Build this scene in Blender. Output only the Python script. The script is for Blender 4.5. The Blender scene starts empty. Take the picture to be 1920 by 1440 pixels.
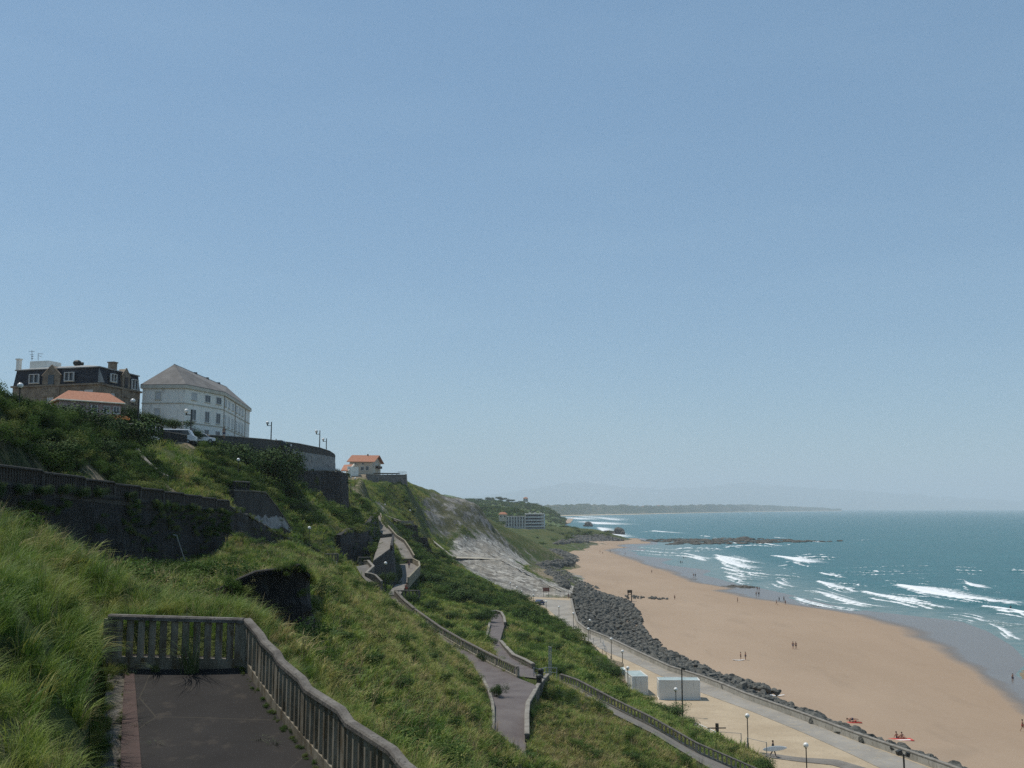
import bpy, math, random
import numpy as np
from mathutils import Vector, Matrix, Euler
from mathutils.geometry import delaunay_2d_cdt
from mathutils.bvhtree import BVHTree

S = bpy.context.scene
COL = S.collection
R = math.radians
rng = np.random.default_rng(11)
random.seed(5)

# ---------------------------------------------------------------- camera, sky, sun, exposure
F, H = 1850.0, 34.0                      # focal length in photo pixels (photo 1920 wide), eye height over the sea
TH = math.atan(233.0 / F)                # the camera looks slightly up
cam_d = bpy.data.cameras.new('camera')
cam = bpy.data.objects.new('camera', cam_d); COL.objects.link(cam)
cam_d.sensor_width = 36.0
cam_d.lens = 36.0 * F / 1920.0
cam_d.clip_start = 0.1
cam_d.clip_end = 200000.0
cam.location = (0, 0, H)
cam.rotation_euler = (R(90) + TH, 0, 0)
S.camera = cam

SUN_EL, SUN_AZ = 64.0, -58.0             # azimuth measured from +Y (view direction) towards +X
sd = Vector((math.sin(R(SUN_AZ)) * math.cos(R(SUN_EL)), math.cos(R(SUN_AZ)) * math.cos(R(SUN_EL)), math.sin(R(SUN_EL))))
W = bpy.data.worlds.new("World"); S.world = W; W.use_nodes = True
nt = W.node_tree; nt.nodes.clear()
sky = nt.nodes.new('ShaderNodeTexSky'); sky.sky_type = 'NISHITA'; sky.sun_disc = False
sky.sun_elevation = R(SUN_EL); sky.sun_rotation = R(SUN_AZ)
sky.altitude = 30; sky.air_density = 1.0; sky.dust_density = 0.5; sky.ozone_density = 1.1
bg = nt.nodes.new('ShaderNodeBackground'); bg.inputs[1].default_value = 0.125
wo = nt.nodes.new('ShaderNodeOutputWorld')
tint = nt.nodes.new('ShaderNodeMix'); tint.data_type = 'RGBA'; tint.blend_type = 'MULTIPLY'; tint.inputs[0].default_value = 1; tint.inputs[7].default_value = (.84, .95, .95, 1)   # the camera's cool white balance of the sky
veil = nt.nodes.new('ShaderNodeMix'); veil.data_type = 'RGBA'; veil.inputs[0].default_value = .55; veil.inputs[7].default_value = (1.30, 2.62, 4.05, 1)   # thin even summer veil over the clear sky
tc = nt.nodes.new('ShaderNodeTexCoord'); mp = nt.nodes.new('ShaderNodeMapping'); mp.inputs['Scale'].default_value = (1.2, 1.2, 6.0); wn = nt.nodes.new('ShaderNodeTexNoise'); wn.inputs['Scale'].default_value = 2.6; wn.inputs['Detail'].default_value = 6
nt.links.new(tc.outputs['Generated'], mp.inputs[0]); nt.links.new(mp.outputs[0], wn.inputs['Vector'])
wr = nt.nodes.new('ShaderNodeValToRGB'); wr.color_ramp.elements[0].position = .48; wr.color_ramp.elements[0].color = (1.37, 2.56, 4.05, 1); wr.color_ramp.elements[1].position = .78; wr.color_ramp.elements[1].color = (1.66, 2.88, 4.30, 1)   # faint uneven wisps
nt.links.new(wn.outputs[0], wr.inputs[0]); nt.links.new(wr.outputs[0], veil.inputs[7])
nt.links.new(sky.outputs[0], tint.inputs[6]); nt.links.new(tint.outputs[2], veil.inputs[6]); nt.links.new(veil.outputs[2], bg.inputs[0]); nt.links.new(bg.outputs[0], wo.inputs[0])
sl = bpy.data.lights.new('sun', 'SUN'); sl.energy = 4.3; sl.angle = R(0.53); sl.color = (1.0, 0.95, 0.87)
so = bpy.data.objects.new('sun', sl); COL.objects.link(so)
so.rotation_euler = sd.to_track_quat('Z', 'Y').to_euler(); so.location = (-60, 40, 120)
S.view_settings.view_transform = 'Standard'; S.view_settings.look = 'None'
S.view_settings.exposure = 0.0; S.view_settings.gamma = 1.0
S.render.engine = 'CYCLES'
S.cycles.max_bounces = 6; S.cycles.diffuse_bounces = 3; S.cycles.transparent_max_bounces = 8
S.cycles.use_denoising = False; S.cycles.volume_bounces = 2

# ---------------------------------------------------------------- photo pixel -> place
cT, sT = math.cos(TH), math.sin(TH)
def ray(px, py):
    dx, dy = (px - 960.0) / F, (720.0 - py) / F
    return Vector((dx, cT - dy * sT, sT + dy * cT))
def at(px, py, Y):
    r = ray(px, py); t = Y / r.y
    return Vector((r.x * t, Y, H + r.z * t))
def onz(px, py, z):
    r = ray(px, py); t = (z - H) / r.z
    return Vector((r.x * t, r.y * t, z))

# ---------------------------------------------------------------- noise
def _hash(ix, iy, seed):
    h = (ix.astype(np.int64) * 374761393 + iy.astype(np.int64) * 668265263 + seed * 69069) & 0xffffffff
    h = ((h ^ (h >> 13)) * 1274126177) & 0xffffffff
    return ((h ^ (h >> 16)) & 0xffff) / 65535.0
def vnoise(x, y, seed=0):
    x = np.asarray(x, float); y = np.asarray(y, float)
    ix, iy = np.floor(x), np.floor(y); fx, fy = x - ix, y - iy
    fx = fx * fx * (3 - 2 * fx); fy = fy * fy * (3 - 2 * fy)
    a, b = _hash(ix, iy, seed), _hash(ix + 1, iy, seed); c, d = _hash(ix, iy + 1, seed), _hash(ix + 1, iy + 1, seed)
    return (a + (b - a) * fx) * (1 - fy) + (c + (d - c) * fx) * fy
def fbm(x, y, seed=0, oct=4):
    s = 0; a = .5; n = 0
    for o in range(oct):
        s = s + a * vnoise(np.asarray(x) * 2 ** o, np.asarray(y) * 2 ** o, seed + o * 7); n += a; a *= .5
    return s / n

# ---------------------------------------------------------------- materials
def mat(name):
    m = bpy.data.materials.new(name); m.use_nodes = True
    t = m.node_tree; t.nodes.clear()
    p = t.nodes.new('ShaderNodeBsdfPrincipled'); o = t.nodes.new('ShaderNodeOutputMaterial')
    t.links.new(p.outputs[0], o.inputs[0])
    return m, t, p
def nd(t, k, **kw):
    n = t.nodes.new(k)
    for a, b in kw.items(): setattr(n, a, b)
    return n
def posn(t, stretch=(1, 1, 1), local=False):
    if local:
        g = nd(t, 'ShaderNodeTexCoord'); src = g.outputs['Object']
    else:
        g = nd(t, 'ShaderNodeNewGeometry'); src = g.outputs['Position']
    mp = nd(t, 'ShaderNodeMapping'); mp.inputs['Scale'].default_value = stretch
    t.links.new(src, mp.inputs[0]); return mp.outputs[0]
def noise(t, vec, scale, detail=4, rough=.6):
    n = nd(t, 'ShaderNodeTexNoise'); n.inputs['Scale'].default_value = scale; n.inputs['Detail'].default_value = detail
    n.inputs['Roughness'].default_value = rough
    t.links.new(vec, n.inputs['Vector']); return n.outputs[0]
def ramp(t, fac, stops):
    r = nd(t, 'ShaderNodeValToRGB'); e = r.color_ramp.elements
    while len(e) < len(stops): e.new(.5)
    for k, (p, c) in enumerate(stops):
        e[k].position = p; e[k].color = (*c, 1) if len(c) == 3 else c
    t.links.new(fac, r.inputs[0]); return r.outputs[0]
def mixc(t, fac, a, b, mode='MIX'):
    m = nd(t, 'ShaderNodeMix', data_type='RGBA', blend_type=mode)
    for s, v in ((0, fac), (6, a), (7, b)):
        if isinstance(v, (int, float)): m.inputs[s].default_value = v
        elif isinstance(v, tuple): m.inputs[s].default_value = (*v, 1) if len(v) == 3 else v
        else: t.links.new(v, m.inputs[s])
    return m.outputs[2]
def mth(t, op, a, b=None, c=None):
    m = nd(t, 'ShaderNodeMath', operation=op)
    for k, v in enumerate((a, b, c)):
        if v is None: continue
        if isinstance(v, (int, float)): m.inputs[k].default_value = v
        else: t.links.new(v, m.inputs[k])
    return m.outputs[0]
def bumpn(t, p, h, strength=.4, dist=.05):
    b = nd(t, 'ShaderNodeBump'); b.inputs['Strength'].default_value = strength; b.inputs['Distance'].default_value = dist
    t.links.new(h, b.inputs['Height']); t.links.new(b.outputs[0], p.inputs['Normal'])
def surf(name, c1, c2, scale=3.0, rough=.85, stretch=(1, 1, 1), c3=None, scale3=20.0, bump=.35, dist=.03, spec=.3, lo=.35, hi=.65, metal=0, local=False):
    """Weathered surface: two tones in clouds, an optional third in fine specks, bump."""
    m, t, p = mat(name); v = posn(t, stretch, local)
    n = noise(t, v, scale, 6)
    c = ramp(t, n, [(lo, c1), (hi, c2)])
    n2 = noise(t, v, scale3, 3)
    if c3: c = mixc(t, ramp(t, n2, [(.55, (0, 0, 0)), (.72, (1, 1, 1))]), c, c3)
    t.links.new(c, p.inputs['Base Color'])
    p.inputs['Roughness'].default_value = rough; p.inputs['Specular IOR Level'].default_value = spec; p.inputs['Metallic'].default_value = metal
    if bump: bumpn(t, p, mixc(t, .5, n, n2), bump, dist)
    return m
M = {}
M['concrete'] = surf('weathered_concrete', (.062, .054, .044), (.155, .142, .118), 2.2, c3=(.05, .05, .036), scale3=14, bump=.6)
M['rail_top'] = surf('lichen_concrete', (.075, .066, .056), (.165, .15, .13), 3, c3=(.035, .032, .027), scale3=18, bump=.7)
M['pale_baluster'] = surf('pale_concrete_slats', (.17, .15, .115), (.34, .31, .25), 3.5, stretch=(1, 1, .35), c3=(.13, .11, .075), scale3=9)  # lighter copy of the stained concrete, sunlit look put into its colour
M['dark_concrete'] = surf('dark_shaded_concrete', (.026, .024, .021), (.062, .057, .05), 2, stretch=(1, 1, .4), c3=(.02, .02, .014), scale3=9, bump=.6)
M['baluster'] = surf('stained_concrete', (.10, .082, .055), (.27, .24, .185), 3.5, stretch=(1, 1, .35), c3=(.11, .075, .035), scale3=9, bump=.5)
M['asphalt'] = surf('old_asphalt', (.032, .027, .026), (.052, .045, .043), .8, c3=(.075, .066, .06), scale3=60, bump=.5, dist=.01)
M['asphalt_far'] = surf('purplish_asphalt', (.085, .07, .068), (.125, .108, .102), .5, c3=(.15, .135, .12), scale3=20, bump=.3)
M['ramp_floor'] = surf('pale_path', (.125, .113, .098), (.19, .174, .15), .5, c3=(.12, .11, .095), scale3=8, bump=.3)
M['red_kerb'] = surf('red_kerb', (.048, .031, .026), (.075, .045, .038), 3, c3=(.06, .04, .034), scale3=40, bump=.4)
M['gutter'] = surf('dirty_gutter', (.05, .042, .028), (.17, .155, .135), 3, c3=(.06, .045, .02), scale3=22, bump=.7)
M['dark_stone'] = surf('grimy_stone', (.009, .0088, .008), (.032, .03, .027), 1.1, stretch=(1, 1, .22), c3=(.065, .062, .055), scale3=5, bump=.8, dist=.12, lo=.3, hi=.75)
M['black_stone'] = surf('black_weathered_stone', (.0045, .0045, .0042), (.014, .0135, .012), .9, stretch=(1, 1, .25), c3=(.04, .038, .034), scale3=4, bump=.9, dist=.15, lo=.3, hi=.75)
M['wall_top'] = surf('pale_wall_top', (.15, .137, .115), (.25, .232, .2), 1.2, c3=(.12, .11, .09), scale3=9)
M['parapet'] = surf('yellowish_parapet', (.15, .13, .09), (.26, .235, .17), .8, c3=(.12, .10, .07), scale3=6)
M['seawall'] = surf('seawall_concrete', (.28, .265, .225), (.42, .40, .35), .6, stretch=(1, 1, .5), c3=(.18, .165, .13), scale3=3)
M['road'] = surf('concrete_road', (.20, .185, .16), (.29, .27, .235), .16, c3=(.33, .28, .2), scale3=1.3, bump=.2)
M['prom_sand'] = surf('blown_sand', (.315, .245, .16), (.41, .33, .225), .25, c3=(.26, .215, .155), scale3=3, bump=.7, dist=.1, lo=.3, hi=.7)
M['white_wall'] = surf('cream_render', (.76, .735, .66), (.86, .835, .76), .5, stretch=(1, 1, .3), c3=(.62, .60, .54), scale3=1.5, bump=.1)
M['white_trim'] = surf('pale_stone_trim', (.50, .46, .37), (.60, .56, .47), 1, bump=.1)
M['slate'] = surf('grey_slate_roof', (.12, .115, .11), (.18, .172, .162), .7, c3=(.11, .105, .10), scale3=4, bump=.3)
M['dark_slate'] = surf('dark_mansard_slate', (.028, .03, .036), (.055, .058, .066), .8, stretch=(1, 1, 2), bump=.3)
M['zinc'] = surf('zinc_roof', (.2, .205, .20), (.34, .34, .32), .5, bump=.1)
M['brownstone'] = surf('brown_masonry', (.17, .135, .10), (.29, .235, .17), .9, c3=(.08, .06, .045), scale3=3, bump=.4)
M['tile'] = surf('orange_roof_tile', (.27, .115, .065), (.38, .175, .105), 1.2, stretch=(3, 3, 1), c3=(.19, .085, .05), scale3=4, bump=.4)
M['pink_wall'] = surf('pink_render', (.32, .235, .235), (.40, .30, .29), 1, bump=.1)
M['orange_cloth'] = surf('orange_awning', (.75, .22, .05), (.85, .28, .07), 1, bump=0)
M['cream_wall'] = surf('cream_wall', (.46, .40, .31), (.58, .52, .42), .4, bump=.1)
M['glass'] = surf('dark_window_glass', (.02, .026, .032), (.05, .06, .07), .6, rough=.12, bump=0, spec=.6)
M['shutter'] = surf('pale_shutter', (.45, .46, .45), (.55, .56, .55), 1, bump=0)
M['frame'] = surf('white_window_frame', (.55, .55, .52), (.66, .65, .62), 2, bump=0)
M['metal_dark'] = surf('dark_painted_metal', (.022, .024, .022), (.04, .042, .038), 2, rough=.5, bump=0)
M['metal_grey'] = surf('galvanised_metal', (.22, .23, .23), (.32, .33, .33), 2, rough=.5, bump=0)
M['globe'] = surf('white_glass_globe', (.68, .67, .63), (.76, .75, .71), 1.5, rough=.25, bump=0, spec=.5)
M['container'] = surf('white_painted_steel', (.66, .64, .585), (.73, .715, .665), .5, stretch=(1, 1, .3), c3=(.5, .48, .44), scale3=2, bump=.05, rough=.6)
M['cont_roof'] = surf('grey_green_steel_roof', (.25, .32, .31), (.36, .42, .41), .8, rough=.55, bump=.05)
M['wood'] = surf('weathered_timber', (.045, .034, .025), (.095, .075, .055), 1.5, stretch=(1, 1, .3), bump=.4)
M['rock'] = surf('dark_boulder', (.036, .038, .033), (.12, .118, .102), .9, c3=(.19, .18, .155), scale3=4, bump=.8, dist=.15)
M['rock_far'] = surf('dark_reef_rock', (.035, .033, .028), (.085, .078, .062), .15, c3=(.07, .07, .035), scale3=.5, bump=.8, dist=.6)
M['trunk'] = surf('bark', (.06, .045, .032), (.11, .085, .06), 4, stretch=(1, 1, .3), bump=.5)
M['skin'] = surf('tanned_skin', (.33, .18, .12), (.38, .215, .145), 3, rough=.6, bump=0)
M['hair'] = surf('dark_hair', (.025, .016, .01), (.045, .03, .02), 8, bump=0)
M['red'] = surf('faded_red', (.42, .045, .035), (.5, .07, .05), 3, bump=0)
M['white'] = surf('white_foam_board', (.7, .7, .68), (.78, .78, .76), 3, rough=.4, bump=0)
M['black'] = surf('black_neoprene', (.012, .013, .016), (.025, .026, .03), 3, rough=.6, bump=0)
M['blue'] = surf('navy_cloth', (.03, .05, .11), (.045, .07, .15), 3, bump=0)
M['signred'] = surf('brown_red_sign', (.16, .07, .055), (.22, .10, .08), 2, bump=0)
M['car_white'] = surf('white_car_paint', (.66, .67, .68), (.7, .71, .72), .5, rough=.3, bump=0, spec=.5)
M['car_dark'] = surf('dark_car_paint', (.02, .022, .026), (.03, .032, .036), .5, rough=.25, bump=0, spec=.5)
M['apartment'] = surf('pale_concrete_block', (.36, .35, .32), (.45, .44, .41), .2, bump=0)

# ---------------------------------------------------------------- mesh helpers
def tag(o, label=None, cat=None, group=None, kind=None):
    if label: o['label'] = label
    if cat: o['category'] = cat
    if group: o['group'] = group
    if kind: o['kind'] = kind
    return o
def thing(name, label, cat, loc, group=None, rz=0):
    o = bpy.data.objects.new(name, None); COL.objects.link(o)
    o.empty_display_size = .3; o.location = loc; o.rotation_euler = (0, 0, rz)
    return tag(o, label, cat, group, 'thing')
class MB:
    def __init__(s): s.v = []; s.f = []
    def add(s, vs, fs):
        b = len(s.v); s.v += [tuple(v) for v in vs]; s.f += [tuple(b + i for i in f) for f in fs]; return s
    def box(s, c, size, rz=0, tilt=None):
        hx, hy, hz = size[0] / 2, size[1] / 2, size[2] / 2
        m = Matrix.Rotation(rz, 3, 'Z')
        if tilt: m = m @ Euler(tilt).to_matrix()
        vs = [Vector(c) + m @ Vector((x * hx, y * hy, z * hz)) for x in (-1, 1) for y in (-1, 1) for z in (-1, 1)]
        return s.add(vs, [(0, 1, 3, 2), (4, 6, 7, 5), (0, 4, 5, 1), (2, 3, 7, 6), (0, 2, 6, 4), (1, 5, 7, 3)])
    def obox(s, o, a, b, c):
        """box from a corner and three edge vectors"""
        o, a, b, c = map(Vector, (o, a, b, c))
        if a.cross(b).dot(c) < 0: a, b = b, a
        vs = [o, o + a, o + a + b, o + b, o + c, o + a + c, o + a + b + c, o + b + c]
        return s.add(vs, [(0, 3, 2, 1), (4, 5, 6, 7), (0, 1, 5, 4), (1, 2, 6, 5), (2, 3, 7, 6), (3, 0, 4, 7)])
    def tube(s, p, q, r0, r1=None, n=8):
        p, q = Vector(p), Vector(q); r1 = r0 if r1 is None else r1
        d = (q - p).normalized(); x = d.orthogonal().normalized(); y = d.cross(x)
        ra = [p + (x * math.cos(2 * math.pi * k / n) + y * math.sin(2 * math.pi * k / n)) * r0 for k in range(n)]
        rb = [q + (x * math.cos(2 * math.pi * k / n) + y * math.sin(2 * math.pi * k / n)) * r1 for k in range(n)]
        return s.add(ra + rb, [(k, (k + 1) % n, n + (k + 1) % n, n + k) for k in range(n)] + [tuple(range(n - 1, -1, -1)), tuple(range(n, 2 * n))])
    def ball(s, c, r, n=12, m=8, sq=(1, 1, 1)):
        c = Vector(c); vs = [c + Vector((0, 0, -r * sq[2]))]
        for j in range(1, m):
            a = -math.pi / 2 + math.pi * j / m
            for k in range(n):
                b = 2 * math.pi * k / n
                vs.append(c + Vector((r * sq[0] * math.cos(a) * math.cos(b), r * sq[1] * math.cos(a) * math.sin(b), r * sq[2] * math.sin(a))))
        vs.append(c + Vector((0, 0, r * sq[2])))
        fs = [(0, 1 + (k + 1) % n, 1 + k) for k in range(n)]
        for j in range(m - 2):
            o = 1 + j * n
            fs += [(o + k, o + (k + 1) % n, o + n + (k + 1) % n, o + n + k) for k in range(n)]
        o = 1 + (m - 2) * n
        fs += [(o + k, o + (k + 1) % n, len(vs) - 1) for k in range(n)]
        return s.add(vs, fs)
    def prism(s, ring, dz_vec):
        """closed polygon extruded by a vector"""
        n = len(ring); d = Vector(dz_vec)
        vs = [Vector(p) for p in ring] + [Vector(p) + d for p in ring]
        return s.add(vs, [tuple(range(n - 1, -1, -1)), tuple(range(n, 2 * n))] + [(k, (k + 1) % n, n + (k + 1) % n, n + k) for k in range(n)])
    def rings(s, rs, cap=True, closed=False):
        n = len(rs[0]); vs = [v for r in rs for v in r]; fs = []
        L = len(rs)
        for j in range(L - 1):
            fs += [(j * n + k, j * n + (k + 1) % n, (j + 1) * n + (k + 1) % n, (j + 1) * n + k) for k in range(n)]
        if cap: fs += [tuple(range(n - 1, -1, -1)), tuple(range((L - 1) * n, L * n))]
        return s.add(vs, fs)
    def build(s, name, m, parent=None, smooth=False, bevel=0):
        me = bpy.data.meshes.new(name)
        off = Vector((0, 0, 0))
        if parent is not None:
            q = parent
            while q is not None: off += q.location; q = q.parent
        me.from_pydata([Vector(v) - off for v in s.v], [], s.f)
        if smooth: me.polygons.foreach_set('use_smooth', [True] * len(me.polygons))
        me.materials.append(m if not isinstance(m, str) else M[m])
        me.update()
        o = bpy.data.objects.new(name, me); COL.objects.link(o)
        if parent is not None: o.parent = parent
        if bevel:
            b = o.modifiers.new('bevel', 'BEVEL'); b.width = bevel; b.segments = 2; b.limit_method = 'ANGLE'
        return o
def npmesh(name, V, Fq, m, attrs=None, smooth=True):
    me = bpy.data.meshes.new(name); V = np.asarray(V, np.float32); Fq = np.asarray(Fq, np.int32); k = Fq.shape[1]
    me.vertices.add(len(V)); me.vertices.foreach_set('co', V.ravel())
    me.loops.add(Fq.size); me.loops.foreach_set('vertex_index', Fq.ravel())
    me.polygons.add(len(Fq)); me.polygons.foreach_set('loop_start', np.arange(0, Fq.size, k, dtype=np.int32))
    if smooth: me.polygons.foreach_set('use_smooth', np.ones(len(Fq), bool))
    me.update(calc_edges=True); me.validate()
    for n, (typ, data) in (attrs or {}).items():
        a = me.attributes.new(n, typ, 'POINT')
        a.data.foreach_set('color' if typ == 'FLOAT_COLOR' else ('vector' if typ == 'FLOAT_VECTOR' else 'value'), np.asarray(data, np.float32).ravel())
    me.materials.append(m)
    o = bpy.data.objects.new(name, me); COL.objects.link(o)
    return o
def gridfaces(nr, nc):
    i = np.arange(nr - 1)[:, None] * nc + np.arange(nc - 1)[None, :]
    return np.stack([i, i + 1, i + nc + 1, i + nc], -1).reshape(-1, 4)
def dup(root, loc, rz=None, label=None, group=None, scale=None):
    r = root.copy(); COL.objects.link(r); r.location = loc
    if rz is not None: r.rotation_euler = (0, 0, rz)
    if scale is not None: r.scale = scale if hasattr(scale, '__len__') else (scale,) * 3
    if label: r['label'] = label
    if group: r['group'] = group
    for ch in root.children:
        c = ch.copy(); COL.objects.link(c); c.parent = r
        for g in ch.children:
            d = g.copy(); COL.objects.link(d); d.parent = c
    return r
def right_n(line, k):
    """plan normal (right-hand side) of a polyline at vertex k, mitred"""
    def dirn(a, b):
        d = Vector((b[0] - a[0], b[1] - a[1])); return d.normalized()
    if k == 0: d = dirn(line[0], line[1]); return Vector((d.y, -d.x)), 1.0
    if k == len(line) - 1: d = dirn(line[-2], line[-1]); return Vector((d.y, -d.x)), 1.0
    a, b = dirn(line[k - 1], line[k]), dirn(line[k], line[k + 1])
    d = (a + b).normalized(); n = Vector((d.y, -d.x)); na = Vector((a.y, -a.x))
    return n, min(1.6, 1.0 / max(.5, n.dot(na)))
def sweep(mb, line, prof):
    """profile [(side, up)] carried along a 3-D polyline; side is to the right of travel"""
    rs = []
    for k, p in enumerate(line):
        n, s = right_n(line, k)
        rs.append([(p[0] + n.x * a * s, p[1] + n.y * a * s, p[2] + b) for a, b in prof])
    return mb.rings(rs)
def refine(line, step):
    out = [Vector(line[0])]
    for a, b in zip(line, line[1:]):
        a, b = Vector(a), Vector(b); n = max(1, int((b - a).length / step))
        out += [a.lerp(b, (k + 1) / n) for k in range(n)]
    return out
# ---------------------------------------------------------------- layout of the hillside
# control points: (photo x, photo y, distance, cover) or ('w', X, Y, Z, cover)
# cover: g grass, b bushes, r pale rock, s scree, o ochre earth, p bare / paved, k dark rock
CP = []
def cp(s, cover='g'):
    for t in s: CP.append((*at(t[0], t[1], t[2]), t[3] if len(t) > 3 else cover))
def cw(s, cover='g'):
    for t in s: CP.append((t[0], t[1], t[2], t[3] if len(t) > 3 else cover))
# near bank left of the landing and the ground under the photographer
cp([(0, 985, 26), (-150, 930, 27), (100, 1046, 28), (185, 1100, 30), (0, 1125, 17), (0, 1300, 11.5), (0, 1440, 9.5), (115, 1440, 12), (185, 1440, 15.5),
    (140, 1250, 18.5), (190, 1250, 21.5), (100, 1130, 21), (-250, 1200, 13), (-250, 1440, 8), (215, 1165, 25.5), (-400, 1000, 22)])
cw([(0, 0, 32.2), (-4, 4, 32.2), (5, 5, 29.5), (-4, 9.5, 31.0), (-2.5, 11, 29), (3, 10, 26), (12, 8, 22), (-12, 2, 33.5), (30, 5, 14)])
cw([(-8.95, 22.9, 30.46), (-6.75, 17.7, 29.32), (-5.3, 14, 28.7), (-6.1, 22.7, 30.4), (-3.0, 17.5, 29.3), (-1.9, 15.6, 29.0)])
cw([(-5.5, 23.6, 29.8), (-4.5, 21.3, 29.2), (-3.4, 19.5, 28.8), (-2.3, 17.6, 28.3), (-1.2, 15.6, 27.9), (.6, 13.5, 27.3)])
# terrace beyond the landing, down to the foot of the long black wall
cp([(240, 1150, 25), (320, 1148, 27), (440, 1156, 26), (300, 1092, 45), (340, 1105, 36), (450, 1066, 60), (200, 1080, 67), (350, 1060, 83), (480, 1026, 95),
    (520, 1042, 88), (560, 1047, 100), (540, 1017, 115), (600, 1047, 130), (640, 1058, 150)])
# slope between the landing and the middle path
cp([(600, 1205, 38), (700, 1205, 62), (700, 1305, 42), (800, 1305, 58), (870, 1300, 75), (800, 1405, 42), (900, 1405, 60), (850, 1440, 43), (960, 1440, 60),
    (650, 1152, 70), (610, 1118, 60), (645, 1085, 92), (700, 1112, 110), (715, 1128, 128), (625, 1066, 118), (600, 1078, 78), (670, 1102, 100), (540, 1200, 36)])
# paths: both edges (the paths themselves are carved in later)
cp([(725, 1132, 140), (770, 1167, 125), (830, 1207, 113), (880, 1242, 104), (912, 1290, 92), (922, 1330, 84), (920, 1380, 77), (985, 1385, 77), (1020, 1270, 99)])
cp([(748, 1128, 139), (780, 1158, 132), (830, 1192, 122), (870, 1217, 115), (925, 1247, 105), (972, 1272, 98)])
# below the junction, down to the lower ramp and the promenade
cp([(1000, 1420, 72), (1050, 1330, 95), (1100, 1352, 92), (1200, 1422, 88), (1300, 1440, 91), (1000, 1345, 85), (1080, 1440, 77), (1380, 1500, 90), (1000, 1520, 60), (1200, 1560, 70)])
cp([(1050, 1282, 113), (1080, 1291, 111), (1155, 1331, 107), (1222, 1363, 104), (1305, 1411, 101), (1420, 1462, 99)])
cp([(1100, 1242, 150), (1060, 1242, 140), (1050, 1202, 165), (1000, 1202, 150), (1012, 1236, 122), (1120, 1292, 122)])
cp([(1075, 1195, 198, 'b'), (1092, 1217, 192), (1040, 1172, 215, 'b'), (960, 1130, 235, 'b'), (870, 1098, 250, 'b'), (805, 1066, 255, 'b'), (850, 1122, 190),
    (880, 1152, 165), (800, 1104, 185, 'b'), (830, 1168, 142), (880, 1202, 122), (790, 1133, 152), (990, 1163, 190, 'b'), (890, 1140, 200),
    (820, 1085, 225, 'b'), (1000, 1180, 172), (960, 1190, 150), (850, 1180, 132)])
PROM_IN = [(1000, 1135), (1040, 1166), (1085, 1200), (1130, 1227), (1160, 1255), (1180, 1302), (1202, 1312), (1242, 1325), (1270, 1340), (1317, 1374), (1355, 1388), (1414, 1404), (1450, 1437), (1500, 1480), (1720, 1700), (2150, 2150)]
SEAWALL = [(1071, 1122), (1076, 1145), (1083, 1165), (1097, 1177), (1140, 1194), (1192, 1219), (1255, 1248), (1317, 1267), (1360, 1283), (1398, 1299), (1507, 1337), (1601, 1372), (1695, 1404), (1789, 1437), (1900, 1478), (2300, 1640), (3300, 2050)]
for q in PROM_IN[:-1]: p = onz(*q, 6.0); CP.append((p.x - .6, p.y, 6.0, 'g')); CP.append((p.x + 1.2, p.y, 5.5, 'p'))
for q in SEAWALL[:-1]: p = onz(*q, 6.9); CP.append((p.x, p.y, 5.4, 'p')); CP.append((p.x + 3, p.y + 3, 1.0, 'p'))
for q in [(985, 1119), (1070, 1119)]: p = onz(*q, 6.0); CP.append((p.x, p.y, 5.4, 'p'))
# foot of the stair walls and bastions
cp([(545, 1000, 128), (560, 975, 150), (690, 972, 235), (600, 984, 150), (620, 1014, 150), (640, 1034, 150), (660, 1003, 172), (665, 965, 222), (700, 1095, 140, 'b'), (690, 1080, 140)])
# the upper ramp and the foot of its wall
cw([(-28.9, 42, 36.0, 'p'), (-28.9, 55, 35.4, 'p'), (-28.9, 78, 34.5, 'p'), (-28.9, 100, 33.7, 'p'), (-31, 42, 36.1, 'p'), (-31, 55, 35.5, 'p'), (-31, 78, 34.7, 'p'), (-31, 100, 33.9, 'p'),
    (-27.4, 30, 31.2), (-27.4, 42, 30.6), (-27.4, 68, 29.5), (-27.4, 85, 29.2), (-27.4, 100, 29.2), (-28.9, 25, 36.6, 'p'), (-31, 25, 36.7, 'p')])
cp([(0, 848, 62, 'b'), (0, 795, 64, 'b'), (0, 752, 68, 'b'), (60, 768, 78, 'b'), (120, 790, 88, 'b'), (200, 820, 102, 'b'), (238, 848, 110, 'b'), (260, 872, 108, 'b'), (280, 902, 104, 'b'),
    (100, 866, 75, 'b'), (200, 886, 90, 'b'), (150, 830, 90, 'b'), (-150, 770, 60, 'b'), (-150, 705, 66, 'b'), (-300, 720, 50, 'b')])
cp([(240, 818, 130), (300, 834, 128), (350, 884, 118), (400, 923, 110), (428, 944, 106), (380, 846, 140, 'b'), (420, 884, 135), (330, 880, 114)])
cw([(-52, 122, 43.6), (-52, 151, 43.4), (-45, 138, 43.3), (-49, 143, 43.3), (-45, 170, 44.8), (-45, 215, 45), (-80, 200, 45), (-60, 260, 45), (-90, 140, 45), (-120, 90, 45), (-100, 300, 46), (-45, 300, 45.5), (-120, 60, 44)], 'p')
cw([(-75, 100, 42.6, 'b'), (-60, 107, 42.8, 'b')])
# bush slope under the promenade wall
cp([(400, 850, 146, 'b'), (440, 858, 155, 'b'), (500, 866, 165, 'b'), (542, 900, 183, 'b'), (450, 905, 136, 'b'), (520, 934, 152, 'b'), (548, 964, 160, 'b')])
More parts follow.
